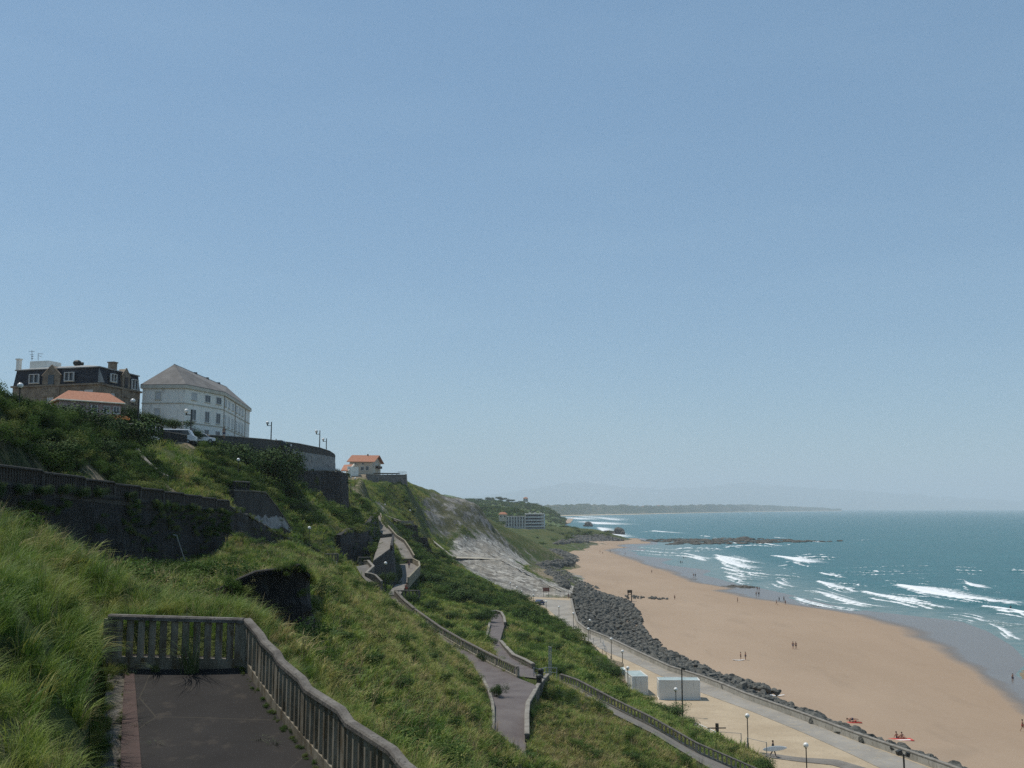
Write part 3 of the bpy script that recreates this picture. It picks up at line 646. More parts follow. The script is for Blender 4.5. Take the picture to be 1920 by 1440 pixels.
# ---------------------------------------------------------------- walls
def plan_len_(l): return sum((b - a).length for a, b in zip(l, l[1:]))
def build_wall(w):
    line = w['line']; t = w['thick']; n = len(line)
    fine = []; foot = []; step = .7 if plan_len_(line) < 60 else 1.3
    for k in range(n - 1):
        s = max(1, int((line[k + 1] - line[k]).length / step))
        for i in range(s): fine.append(line[k].lerp(line[k + 1], i / s)); foot.append(w['foot'][k] * (1 - i / s) + w['foot'][k + 1] * i / s)
    fine.append(line[-1]); foot.append(w['foot'][-1])
    rough = 'stone' in w['m'] and w['m'] != 'terrace_stone'
    amp = .30 if rough else .06; rings = []; NV = 12; caps = []
    for k, p in enumerate(fine):
        nn, s = right_n(fine, k); z0 = foot[k] - 2.0; zt = p.z + ((vnoise(p.x * 1.9 + p.y * 1.9, 2.0, 5) - .5) * .22 if rough else 0); ring = []
        for q in range(NV + 1):
            z = z0 + (zt - .18 - z0) * q / NV; u = p.x * 1.1 + p.y * 1.1
            d = (float(fbm(np.array(u), np.array(z * 1.1), 4, 4)) - .5) * 2 * amp * (1 if q < NV else .4) + (w['batter'] + .05 * (p.z - z0)) * (1 - q / NV)
            ring.append((p.x + nn.x * d, p.y + nn.y * d, z))
        ring += [(p.x - nn.x * t * s, p.y - nn.y * t * s, zt - .18), (p.x - nn.x * t * s, p.y - nn.y * t * s, z0)]; rings.append(ring); caps.append((p.x, p.y, zt))
    e = thing(w['name'], w['label'], w['cat'], (fine[0].x, fine[0].y, foot[0]), w['group'])
    MB().rings(rings).build('masonry', w['m'], e)
    cap = MB(); sweep(cap, caps, [(.07, -.18), (.07, -.03), (.03, 0), (-t - .03, 0), (-t - .07, -.03), (-t - .07, -.18)]); cap.build('coping', w['mtop'] or w['m'], e)
    return e
for w in WALLS: build_wall(w)
def low_wall(name, label, cat, line, h, th, m, mcap=None, group=None, sink=.8):
    """free-standing parapet along 3-D floor points"""
    line = refine(line, .8)
    e = thing(name, label, cat, tuple(line[0]), group)
    mb = MB(); sweep(mb, line, [(th / 2, -sink), (th / 2, h - .12), (-th / 2, h - .12), (-th / 2, -sink)]); mb.build('masonry', m, e)
    c = MB(); a = th / 2 + .04; sweep(c, line, [(a, h - .12), (a, h - .03), (a - .04, h), (-a + .04, h), (-a, h - .03), (-a, h - .12)]); c.build('coping', mcap or m, e)
    return e
SW = [onz(q[0], q[1], 6.9) for q in SEAWALL]
SW = [Vector((p.x, p.y, 6.0)) for p in SW]
low_wall('sea_wall', 'long pale concrete sea wall between the promenade road and the boulders', 'wall', SW, .95, .45, 'seawall', 'wall_top', sink=4)
low_wall('parapet', 'thin yellowish parapet curving down the outer side of the steep upper path', 'parapet wall', [p + Vector((.2, 0, 0)) for p in PATHS['steep_upper'][1]], .7, .22, 'concrete', 'parapet')
low_wall('parapet', 'curved parapet round the outer bend of the hairpin path', 'parapet wall', [at(747, 1057, 208)] + [p + Vector((.25, .2, 0)) for p in PATHS['steep_lower'][1]][:5], 1.0, .25, 'parapet')
low_wall('parapet', 'pale parapet with a bend beside the path junction, grass on its outer side', 'parapet wall',
         [at(1027, 1281, 101), at(1008, 1303, 95), at(1001, 1318, 90.5), at(990, 1337, 86), at(988, 1360, 81), at(988, 1400, 76)], .95, .3, 'concrete', 'wall_top')
low_wall('kerb_wall', 'low pale kerb along the grassy left edge of the junction path', 'kerb', [at(906, 1278, 96), at(917, 1300, 89), at(924, 1325, 84.5), at(925, 1352, 80.5), at(923, 1385, 76)], .3, .18, 'wall_top', group=None, sink=.4)
low_wall('kerb_wall', 'low wall round the far bend of the narrow side path', 'kerb', [at(920, 1151, 173), at(930, 1150, 175), at(940, 1153, 173), at(945, 1162, 167), at(947, 1173, 156)], .55, .3, 'concrete', 'wall_top')
low_wall('kerb_wall', 'broken low wall on the right of the narrow side path near the junction', 'kerb', [at(939, 1209, 133), at(950, 1222, 124), at(963, 1236, 116), at(985, 1246, 109), at(1000, 1255, 104.5)], .6, .35, 'concrete', 'wall_top')
low_wall('kerb_wall', 'low kerb on the left of the narrow side path', 'kerb', [at(918, 1172, 155), at(914, 1190, 143), at(910, 1202, 135)], .4, .25, 'wall_top')
low_wall('parapet', 'bent parapet around the small stair landing', 'parapet wall', [at(684, 1060, 147), at(690, 1059, 146), at(700, 1070, 142), at(686, 1083, 137), at(695, 1084, 136.5), at(704, 1087, 136), at(716, 1099, 135)], .7, .3, 'concrete', 'wall_top')
low_wall('parapet', 'thin pale parapet of the small terrace at the cliff foot', 'parapet wall', [at(722, 970, 300), at(738, 976, 297), at(752, 981, 293), at(775, 981, 297)], .7, .3, 'parapet', 'wall_top')
low_wall('parapet', 'dark stair parapet running down to the small balustrade, lower of two', 'parapet wall', [at(527, 1002, 128), at(560, 1022, 132), at(606, 1052, 137)], 1.0, .35, 'dark_concrete', 'concrete')
low_wall('plaza_wall', 'grey wall beside the white building below the parked van', 'wall', [at(303, 822, 131), at(330, 826, 135), at(365, 832, 142)], 1.0, .5, 'dark_stone', 'concrete')
low_wall('parapet', 'pale parapet of a footpath climbing through bushes above the upper ramp', 'parapet wall', [at(256, 856, 106), at(268, 872, 104), at(284, 888, 103), (at(300, 902, 102)), at(315, 908, 102)], .9, .3, 'wall_top', 'wall_top')
# the wedge shaped terrace block in the bend of the paths
top = [at(699, 1054, 150), at(733, 1029, 165), at(737, 1007, 205), at(713, 1010, 205), at(704, 1036, 178)]
ctr = sum(top, Vector()) / 5
e = thing('terrace_block', 'wedge shaped dark stone block with pale flat top in the bend of paths', 'terrace', (ctr.x, ctr.y, 20))
base = [Vector((p.x + (p.x - ctr.x) * .22 + (1.2 if i in (1, 2) else .2), p.y + (p.y - ctr.y) * .05 - 1.0, 17.5)) for i, p in enumerate(top)]
MB().rings([base, top]).build('masonry', 'dark_stone', e)
MB().prism([ctr + (p - ctr) * .97 + Vector((0, 0, .01)) for p in top], (0, 0, .12)).build('paving', 'ramp_floor', e)
pr = MB(); sweep(pr, [top[2] + Vector((0, 0, 0)), top[3]], [(.2, -.3), (.2, .8), (-.2, .8), (-.2, -.3)]); pr.build('parapet', 'concrete', e)
pr = MB(); sweep(pr, [top[1], top[2]], [(.25, -.3), (.25, .55), (-.15, .55), (-.15, -.3)]); pr.build('parapet', 'dark_stone', e)

# ---------------------------------------------------------------- beach
TOE = [(1165, 1014), (1130, 1016), (1100, 1018), (1066, 1022), (1075, 1032), (1087, 1042), (1078, 1056), (1046, 1062), (1066, 1086), (1090, 1098), (1114, 1107), (1152, 1119), (1178, 1130), (1188, 1143), (1199, 1156), (1197, 1172), (1208, 1190), (1252, 1222),
       (1307, 1245), (1362, 1277), (1450, 1312), (1550, 1347), (1650, 1385), (1789, 1437), (1900, 1478), (2100, 1560), (2400, 1690), (3400, 2120)]
DRY = [(1168, 1016), (1150, 1024), (1128, 1032), (1170, 1046), (1215, 1062), (1262, 1077), (1322, 1106), (1420, 1125), (1500, 1136), (1600, 1151), (1690, 1181), (1760, 1220), (1830, 1263), (1872, 1302), (1920, 1338), (2050, 1420), (2500, 1640), (3500, 2050)]
WATER = [(1230, 1016), (1232, 1020), (1215, 1028), (1262, 1048), (1330, 1070), (1365, 1090), (1440, 1107), (1500, 1122), (1590, 1142), (1700, 1154), (1800, 1166), (1850, 1184), (1895, 1212), (1920, 1240), (2050, 1320), (2500, 1520), (3500, 1900)]
SEAPT = [(1260, 1008), (1300, 1022), (1330, 1030), (1400, 1055), (1500, 1080), (1600, 1105), (1750, 1120), (1900, 1150), (2000, 1190), (2150, 1280), (2600, 1420), (3600, 1750)]
BP = []
for q in TOE: p = onz(*q, 2.2); BP.append(p)
for q in SEAWALL + [(1050, 1100), (1035, 1080), (1010, 1062), (1000, 1040), (1030, 1020), (1060, 1012)]: p = onz(*q, 3.4); BP.append(Vector((p.x, p.y, 3.4)))
for q in [(960, 1100), (940, 1060), (960, 1030), (1000, 1012), (1100, 1008)]: BP.append(onz(*q, 2.6))
for a, b in zip(DRY, DRY[1:]):
    for s in (0, .5): BP.append(onz(a[0] + (b[0] - a[0]) * s, a[1] + (b[1] - a[1]) * s, .42))
for q in WATER: BP.append(onz(*q, .0))
for q in SEAPT: BP.append(onz(*q, -1.6))
for q in [(2100, 1150), (2300, 1250), (2300, 1500), (1600, 1040), (1400, 1010)]: BP.append(onz(*q, -4))
for q in [(1110, 1024, 1.4), (1100, 1034, 1.5), (1120, 1047, 1.3), (1160, 1060, 1.3), (1130, 1075, 1.7), (1230, 1095, 1.3), (1280, 1100, 1.1), (1300, 1140, 1.3), (1230, 1150, 1.7), (1340, 1180, 1.3), (1500, 1250, 1.4), (1650, 1290, 1.2), (1750, 1350, 1.3), (1850, 1400, 1.4), (1950, 1440, 1.3)]: BP.append(onz(q[0], q[1], q[2]))
bvs, _, btris, borig, *_ = delaunay_2d_cdt([Vector((p.x, p.y)) for p in BP], [], [], 0, 1e-3)
BZ = np.array([BP[o[0]].z for o in borig]); BV = np.array([(v.x, v.y) for v in bvs])
keepG = (GX, GY, GZ, RAD, ANG, NR, NA)
ANG = np.linspace(math.atan(-200 / F), math.atan(2300 / F), 600); RAD = np.exp(np.linspace(math.log(30), math.log(1250), 500)); NA, NR = 600, 500
GX = RAD[:, None] * np.sin(ANG)[None, :]; GY = RAD[:, None] * np.cos(ANG)[None, :]
BG = np.full(GX.shape, np.nan)
for tr in btris:
    def put(I, J, w, tr=list(tr)): BG[I, J] = w @ BZ[tr]
    raster(BV[list(tr)], put)
bn = np.isnan(BG); BG[bn] = -3
BG = blur(BG, 3)
BG += np.where(BG > -.3, (fbm(GX / 14, GY / 22, 41, 4) - .5) * np.clip(.04 + (BG - .4) * .22, .03, .35), 0)
def beach_mat():
    m, t, p = mat('beach_sand'); g = nd(t, 'ShaderNodeNewGeometry'); sp = nd(t, 'ShaderNodeSeparateXYZ'); t.links.new(g.outputs['Position'], sp.inputs[0])
    v = posn(t); n = noise(t, posn(t, (1, .45, 1)), .035, 5); nf = noise(t, v, 1.1, 5, .7)
    dry = ramp(t, n, [(.3, (.29, .215, .15)), (.7, (.345, .26, .185))])
    dry = mixc(t, ramp(t, nf, [(.35, (.0, .0, .0)), (.7, (1, 1, 1))]), mixc(t, .14, dry, (.2, .13, .07)), dry)
    tw = ramp(t, noise(t, posn(t, (.5, .12, 1)), .3, 5, .7), [(.56, (0, 0, 0)), (.66, (1, 1, 1))]); dry = mixc(t, mth(t, 'MULTIPLY', tw, .22), dry, (.2, .15, .105))
    pits = ramp(t, noise(t, v, 2.6, 3, .8), [(.60, (0, 0, 0)), (.72, (1, 1, 1))]); dry = mixc(t, mth(t, 'MULTIPLY', pits, .3), dry, (.19, .145, .10))
    hz = mth(t, 'ADD', sp.outputs[2], mth(t, 'MULTIPLY', mth(t, 'SUBTRACT', noise(t, v, .05, 3), .5), .16))
    wet = ramp(t, hz, [(.36, (1, 1, 1)), (.44, (0, 0, 0))])
    damp = ramp(t, mth(t, 'MULTIPLY', hz, .5), [(.2, (.45, .45, .45)), (.62, (0, 0, 0))])
    c = mixc(t, damp, dry, (.265, .185, .12)); c = mixc(t, wet, c, (.15, .128, .105))
    t.links.new(c, p.inputs['Base Color'])
    t.links.new(ramp(t, hz, [(.30, (.30, .30, .30)), (.46, (.9, .9, .9))]), p.inputs['Roughness'])
    t.links.new(ramp(t, hz, [(.30, (.5, .5, .5)), (.46, (.15, .15, .15))]), p.inputs['Specular IOR Level'])
    bumpn(t, p, nf, .35, .06); return m
M['beach'] = beach_mat()
beach = npmesh('beach', np.stack([GX, GY, BG], -1).reshape(-1, 3), gridfaces(NR, NA), M['beach']); tag(beach, kind='structure')
BVH_B = BVHTree.FromPolygons([Vector(v) for v in np.stack([GX, GY, BG], -1).reshape(-1, 3)], gridfaces(NR, NA).tolist())
GX, GY, GZ, RAD, ANG, NR, NA = keepG
def sand_px(px, py):
    h = BVH_B.ray_cast(Vector((0, 0, H)), ray(px, py).normalized())
    return h[0] if h[0] else onz(px, py, .5)
def drop(x, y, b=None):
    h = (b or BVH_B).ray_cast(Vector((x, y, 200)), Vector((0, 0, -1)))
    return h[0].z if h[0] else 0.0

# ---------------------------------------------------------------- sea
def zz(pts):                                                 # crop (scale 1.882, offset 900,880) to photo pixels
    return [(900 + x / 1.882, 880 + y / 1.882) for x, y in pts]
CRESTS = [  # points, width in photo pixels, strength
    (zz([(690, 284), (760, 282), (860, 286)]), 3.5, 1), (zz([(520, 288), (600, 293), (640, 297), (720, 300), (800, 320)]), 3, .9), (zz([(820, 305), (880, 318), (940, 332), (1000, 335)]), 6, 1.0),
    (zz([(830, 312), (870, 335), (930, 352), (990, 352)]), 8, 1.0), (zz([(1035, 308), (1090, 318), (1130, 330), (1172, 332)]), 9, 1.1), (zz([(1100, 318), (1180, 312), (1262, 314)]), 4, 1), (zz([(850, 352), (900, 366), (960, 372), (1030, 377)]), 7, .9),
    (zz([(865, 380), (910, 396), (980, 392)]), 6, .9), (zz([(870, 372), (940, 384)]), 6, .8), (zz([(1195, 368), (1240, 380), (1295, 382)]), 6, 1), (zz([(1190, 398), (1230, 416), (1290, 428), (1340, 424)]), 9, 1.05), (zz([(1260, 404), (1350, 409)]), 4, .8),
    (zz([(1350, 361), (1410, 362)]), 4, 1.1), (zz([(1196, 368), (1450, 357), (1660, 357)]), 1.4, .6), (zz([(1660, 357), (1780, 361)]), 3, .9), (zz([(1868, 359), (1930, 362)]), 5, 1.1),
    (zz([(1470, 413), (1520, 424), (1570, 440), (1650, 455), (1740, 468), (1830, 476), (1900, 479)]), 12, 1.25), (zz([(1500, 424), (1600, 430), (1700, 440)]), 5, .7), (zz([(1345, 436), (1400, 452), (1470, 466), (1560, 484), (1640, 494)]), 7, 1.0), (zz([(1400, 448), (1500, 460), (1580, 466)]), 5, .6),
    (zz([(1755, 490), (1820, 497), (1880, 506), (1940, 518)]), 8, 1.1), (zz([(1100, 450), (1130, 462), (1210, 482), (1300, 494), (1340, 502)]), 3, .85), (zz([(1125, 430), (1190, 436), (1240, 452), (1320, 476), (1430, 492)]), 4, .9), (zz([(1040, 376), (1090, 381), (1130, 382)]), 5, .9),
    (zz([(1046, 396), (1070, 412), (1110, 418)]), 5, .8), (zz([(1716, 404), (1735, 415), (1760, 419)]), 7, 1.3), (zz([(1685, 399), (1730, 400)]), 2, .8), (zz([(1640, 513), (1690, 517), (1740, 526), (1770, 538)]), 3, .8), (zz([(1778, 540), (1850, 545), (1930, 553)]), 3, .7),
    (zz([(1800, 548), (1845, 566), (1870, 588), (1905, 605)]), 2.5, .8), (zz([(850, 274), (890, 276), (960, 272), (1040, 276)]), 3, 1), (zz([(960, 268), (1010, 266), (1040, 272)]), 3, .9), (zz([(600, 218), (640, 223), (705, 226)]), 2.4, 1), (zz([(560, 224), (630, 221)]), 1.6, .7), (zz([(330, 165), (420, 172), (470, 180), (570, 177)]), 1.8, .7),
    (zz([(340, 185), (400, 190), (430, 196)]), 3.5, .9), (zz([(415, 205), (440, 222), (480, 238), (520, 243)]), 3, .9), (zz([(300, 170), (360, 178)]), 2, .8), (zz([(1085, 268), (1098, 268)]), 4, 1.1), (zz([(1070, 342), (1085, 340)]), 3, 1), (zz([(1030, 243), (1060, 244)]), 3, 1), (zz([(780, 238), (800, 239)]), 2.5, .9), (zz([(725, 211), (738, 211)]), 2, 1), (zz([(1180, 258), (1195, 259)]), 2.5, 1), (zz([(1340, 252), (1386, 250)]), 1.2, .7),
    (zz([(1430, 402), (1480, 404)]), 1.6, .6), (zz([(1560, 395), (1600, 398)]), 1.4, .5), (zz([(1010, 405), (1050, 410)]), 2, .7), (zz([(1800, 420), (1815, 421)]), 1.6, .8), (zz([(600, 240), (760, 246), (900, 246)]), 1.5, .5), (zz([(500, 270), (560, 268)]), 1.4, .5), (zz([(880, 262), (900, 263)]), 2.5, .9),
]
rf_ = random.Random(8)
for pts, wpx, st in list(CRESTS):
    if pts[0][1] < 1027: continue
    for q in range(3):
        dy = rf_.uniform(1.5, 3.5) * (1 + q) * (1 if q < 2 else -.8); dx = rf_.uniform(-14, 14); a_ = rf_.uniform(0, .35); b_ = rf_.uniform(.6, 1)
        n_ = 5; xs_ = [p[0] for p in pts]; ys_ = [p[1] for p in pts]; tt = [i / (len(pts) - 1) for i in range(len(pts))]
        new = [(float(np.interp(a_ + (b_ - a_) * i / n_, tt, xs_)) + dx, float(np.interp(a_ + (b_ - a_) * i / n_, tt, ys_)) + dy + rf_.uniform(-.5, .5)) for i in range(n_ + 1)]
        CRESTS.append((new, rf_.uniform(1.0, 2.4), rf_.uniform(.6, .95)))
spx = np.concatenate([np.linspace(-4000, 900, 40), np.linspace(905, 1985, 1081), np.linspace(2000, 6000, 50)])
spy = np.concatenate([H * F / np.geomspace(90000, 9000, 26)[:-1] + 953, np.linspace(953 + H * F / 9000, 1010, 110), np.linspace(1010.4, 1230, 440), np.linspace(1232, 1700, 60)])
SYd = H * F / (spy - 953.0)
SX = (spx[None, :] - 960) / F * SYd[:, None] * 1.0; SYg = np.repeat(SYd[:, None], len(spx), 1)
foam = np.zeros(SX.shape); hgt = np.zeros(SX.shape)
wob = (fbm(SX / 9, SYg / 16, 51, 4) - .5)
for pts, wpx, st in CRESTS:
    P = [onz(x, y, 0) for x, y in pts]; ym = sum(p.y for p in P) / len(P)
    wd = wpx * (.58 if ym < 400 else .27) * ym * ym / (H * F)
    x0, x1 = min(p.x for p in P) - wd * 2, max(p.x for p in P) + wd * 2; y0, y1 = min(p.y for p in P) - wd * 2, max(p.y for p in P) + wd * 3
    k = (SX > x0) & (SX < x1) & (SYg > y0) & (SYg < y1)
    if not k.any(): continue
    X, Y = SX[k], SYg[k] + wob[k] * wd * 1.2; best = np.full(X.shape, 1e9); side = np.zeros(X.shape)
    T = np.zeros(X.shape); L = [0]
    for a, b in zip(P, P[1:]): L.append(L[-1] + math.hypot(b.x - a.x, b.y - a.y))
    for q, (a, b) in enumerate(zip(P, P[1:])):
        dx, dy = b.x - a.x, b.y - a.y; L2 = dx * dx + dy * dy
        t = np.clip(((X - a.x) * dx + (Y - a.y) * dy) / L2, 0, 1); ex, ey = X - a.x - t * dx, Y - a.y - t * dy
        d = np.hypot(ex * .8, ey); u = d < best
        best = np.where(u, d, best); side = np.where(u, np.where(dx * ey - dy * ex > 0, 1, -1), side); T = np.where(u, (L[q] + t * (L[q + 1] - L[q])) / L[-1], T)
    ends = np.clip(np.minimum(T, 1 - T) * 7 + .25, 0, 1)
    fo = np.where(side > 0, np.clip(1 - best / (wd * 1.15), 0, 1) ** .8, np.clip(1 - best / (wd * .28), 0, 1))
    foam[k] = np.maximum(foam[k], fo * st * ends)
    hgt[k] = np.maximum(hgt[k], np.clip(1 - best / (wd * .8), 0, 1) ** 1.6 * min(1.5, wd * .16) * ends)
# depth of water from the beach heights: turbid near the shore
shore = np.zeros(SX.shape)
near = (SYg < 1240) & (SX > 0) & (SX < 900)
I, J = np.nonzero(near)
W2 = [onz(*q, 0) for q in WATER]
best = np.full(len(I), 1e9); X, Y = SX[I, J], SYg[I, J]
for a, b in zip(W2, W2[1:]):
    dx, dy = b.x - a.x, b.y - a.y; t = np.clip(((X - a.x) * dx + (Y - a.y) * dy) / (dx * dx + dy * dy), 0, 1)
    best = np.minimum(best, np.hypot(X - a.x - t * dx, Y - a.y - t * dy))
shore[I, J] = np.clip(1 - best / (50 + .06 * Y), 0, 1)
SZ = hgt + (fbm(SX / 6, SYg / 5, 61, 3) - .5) * .25 * np.clip(1 - shore * 1.1, 0, 1)
SZ -= np.where(shore > .8, (shore - .8) * .25, 0)
def sea_mat():
    m, t, p = mat('sea_water'); at_ = nd(t, 'ShaderNodeAttribute', attribute_name='sea'); sp = nd(t, 'ShaderNodeSeparateColor'); t.links.new(at_.outputs['Color'], sp.inputs[0])
    v = posn(t, (.35, 1, 1)); n = noise(t, v, .02, 5); nb = noise(t, posn(t, (.5, 1, 1)), .22, 6, .7); nf = noise(t, posn(t, (.8, 1, 1)), .55, 6, .75)
    deep = ramp(t, n, [(.3, (.013, .078, .082)), (.7, (.025, .108, .108))])
    deep = mixc(t, ramp(t, nb, [(.42, (0, 0, 0)), (.66, (1, 1, 1))]), deep, (.024, .125, .13))
    sh = mixc(t, ramp(t, nb, [(.35, (0, 0, 0)), (.65, (1, 1, 1))]), (.08, .155, .15), (.17, .215, .20))
    c = mixc(t, ramp(t, mth(t, 'ADD', sp.outputs[1], mth(t, 'MULTIPLY', mth(t, 'SUBTRACT', nb, .5), .5)), [(.3, (0, 0, 0)), (.9, (1, 1, 1))]), deep, sh)
    fz = mth(t, 'ADD', sp.outputs[0], mth(t, 'MULTIPLY', mth(t, 'SUBTRACT', nf, .5), 2.3))
    fm = ramp(t, fz, [(.38, (0, 0, 0)), (.74, (1, 1, 1))])
    fm = mth(t, 'MULTIPLY', fm, ramp(t, sp.outputs[0], [(.03, (0, 0, 0)), (.15, (1, 1, 1))]))
    c = mixc(t, fm, c, (.72, .74, .74))
    t.links.new(c, p.inputs['Base Color'])
    t.links.new(mth(t, 'ADD', mth(t, 'MULTIPLY', fm, .5), .34), p.inputs['Roughness']); p.inputs['Specular IOR Level'].default_value = .27
    bumpn(t, p, mixc(t, .5, nb, nf), .8, .8); return m
M['sea'] = sea_mat()
sea = npmesh('sea', np.stack([SX, SYg, SZ], -1).reshape(-1, 3), gridfaces(len(spy), len(spx))[:, ::-1], M['sea'],
             {'sea': ('FLOAT_COLOR', np.stack([np.clip(foam, 0, 2), shore, shore * 0, shore * 0 + 1], -1).reshape(-1, 4))}); tag(sea, kind='structure')
# sea bed and land beneath everything out to the horizon
g = MB(); g.add([(-90000, -3000, -6), (90000, -3000, -6), (90000, 90000, -6), (-90000, 90000, -6)], [(0, 1, 2, 3)])
o = g.build('ground', 'rock_far'); tag(o, kind='structure')

# ---------------------------------------------------------------- far hills and coast
def ridge(name, sil, Y, depth, m, z0=-1.0, rough=.0, label=None, cat=None, fine=4.0, seed=1):
    """a real hill: crest along a line, a front slope to the shore and a back slope"""
    xs = np.arange(sil[0][0], sil[-1][0] + .01, fine); ys = np.interp(xs, [s[0] for s in sil], [s[1] for s in sil]); Ys = np.interp(xs, [s[0] for s in sil], [s[2] if len(s) > 2 else Y for s in sil])
    rows = []
    for t, hz in [(-1, 0), (-.85, .12), (-.65, .38), (-.45, .62), (-.25, .85), (-.1, .96), (0, 1), (.3, .9), (.8, .5), (1.6, 0)]:
        row = []
        for x, y, yy in zip(xs, ys, Ys):
            c = at(x, y, yy); zt = c.z + (vnoise(x * .21, 3, seed) - .5) * rough
            f = 1 + t * depth / yy
            j = (fbm(np.array(x * .11), np.array(t * 5.0), seed + 3, 3) - .5) * (0 if hz in (0, 1) else .16)
            row.append((c.x * f, c.y * f, z0 + (zt - z0) * max(0, hz + float(j))))
        rows.append(row)
    V = np.array(rows).reshape(-1, 3)
    o = npmesh(name, V, gridfaces(len(rows), len(xs)), m); tag(o, kind='structure'); return o
def far_mat(name, stops, scale, z_sand=None):
    m, t, p = mat(name); n = noise(t, posn(t, (1, .6, 2)), scale, 6, .7); c = ramp(t, n, stops)
    if z_sand:
        g = nd(t, 'ShaderNodeNewGeometry'); sp = nd(t, 'ShaderNodeSeparateXYZ'); t.links.new(g.outputs['Position'], sp.inputs[0])
        c = mixc(t, mth(t, 'LESS_THAN', mth(t, 'ADD', sp.outputs[2], mth(t, 'MULTIPLY', n, z_sand * .4)), z_sand), c, (.42, .34, .22))
    t.links.new(c, p.inputs['Base Color']); p.inputs['Roughness'].default_value = .95; p.inputs['Specular IOR Level'].default_value = .1
    bumpn(t, p, n, .7, 4); return m
M['headland'] = far_mat('wooded_headland', [(.3, (.03, .055, .02)), (.48, (.065, .10, .032)), (.62, (.10, .13, .045)), (.74, (.045, .07, .024))], .02)
M['coast'] = far_mat('far_coast', [(.3, (.02, .035, .018)), (.5, (.04, .06, .028)), (.62, (.12, .11, .075)), (.70, (.24, .19, .14)), (.76, (.05, .07, .03))], .006, 5)
M['mountain'] = far_mat('far_mountain', [(.3, (.05, .06, .05)), (.7, (.09, .10, .07))], .0006)
ridge('headland', [(820, 942), (860, 938), (900, 940), (940, 941), (980, 943), (1010, 949), (1030, 954), (1044, 962), (1054, 970), (1060, 975)], 1900, 500, M['headland'], rough=4, fine=2)
ridge('hill', [(760, 952), (820, 945), (870, 944), (900, 950), (940, 954), (980, 960), (1000, 972), (1012, 982)], 1250, 240, M['headland'], z0=8, rough=2, fine=2, seed=5)
ridge('hill', [(800, 932, 3000), (818, 929, 3000), (834, 927, 3000), (850, 930, 3000), (880, 938, 3000)], 3000, 500, M['headland'], fine=3, seed=9)
ridge('far_coast', [(960, 950, 4200), (1020, 947, 4500), (1080, 945, 5000), (1130, 946, 5400), (1200, 948, 6000), (1270, 947, 7000), (1330, 946, 8000), (1400, 946, 9500), (1480, 949, 11000), (1540, 951.5, 12000), (1580, 954.5, 12500)], 6000, 500, M['coast'], rough=9, fine=3, seed=13)
ridge('mountains', [(800, 935), (920, 928), (1000, 916), (1060, 906), (1110, 904), (1160, 912), (1240, 917), (1320, 912), (1400, 905), (1480, 911), (1600, 920), (1760, 930), (1900, 938), (2100, 946)], 31000, 5000, M['mountain'], rough=70, fine=8, seed=17)
# sand strip of the bay behind the headland
o = MB().add([tuple(onz(*q, 1.2)) for q in [(1030, 974), (1062, 973.5), (1078, 969), (1070, 980), (1040, 986), (1020, 984)]], [(0, 1, 2, 3, 4, 5)]).build('far_sand', 'beach'); tag(o, kind='structure')

# ---------------------------------------------------------------- haze over the sea
def haze():
    m = bpy.data.materials.new('sea_haze'); m.use_nodes = True; t = m.node_tree; t.nodes.clear()
    o = t.nodes.new('ShaderNodeOutputMaterial'); v = t.nodes.new('ShaderNodeVolumePrincipled')
    v.inputs['Color'].default_value = (.80, .87, .93, 1); v.inputs['Density'].default_value = HAZE_DENSITY; v.inputs['Anisotropy'].default_value = 0.0
    t.links.new(v.outputs[0], o.inputs['Volume'])
    mb = MB(); mb.obox((-80000, -2500, -8), (160000, 0, 0), (0, 92000, 0), (0, 0, 900))
    ob = mb.build('haze', m); tag(ob, kind='stuff')
HAZE_DENSITY = 1.0 / 11000
haze()
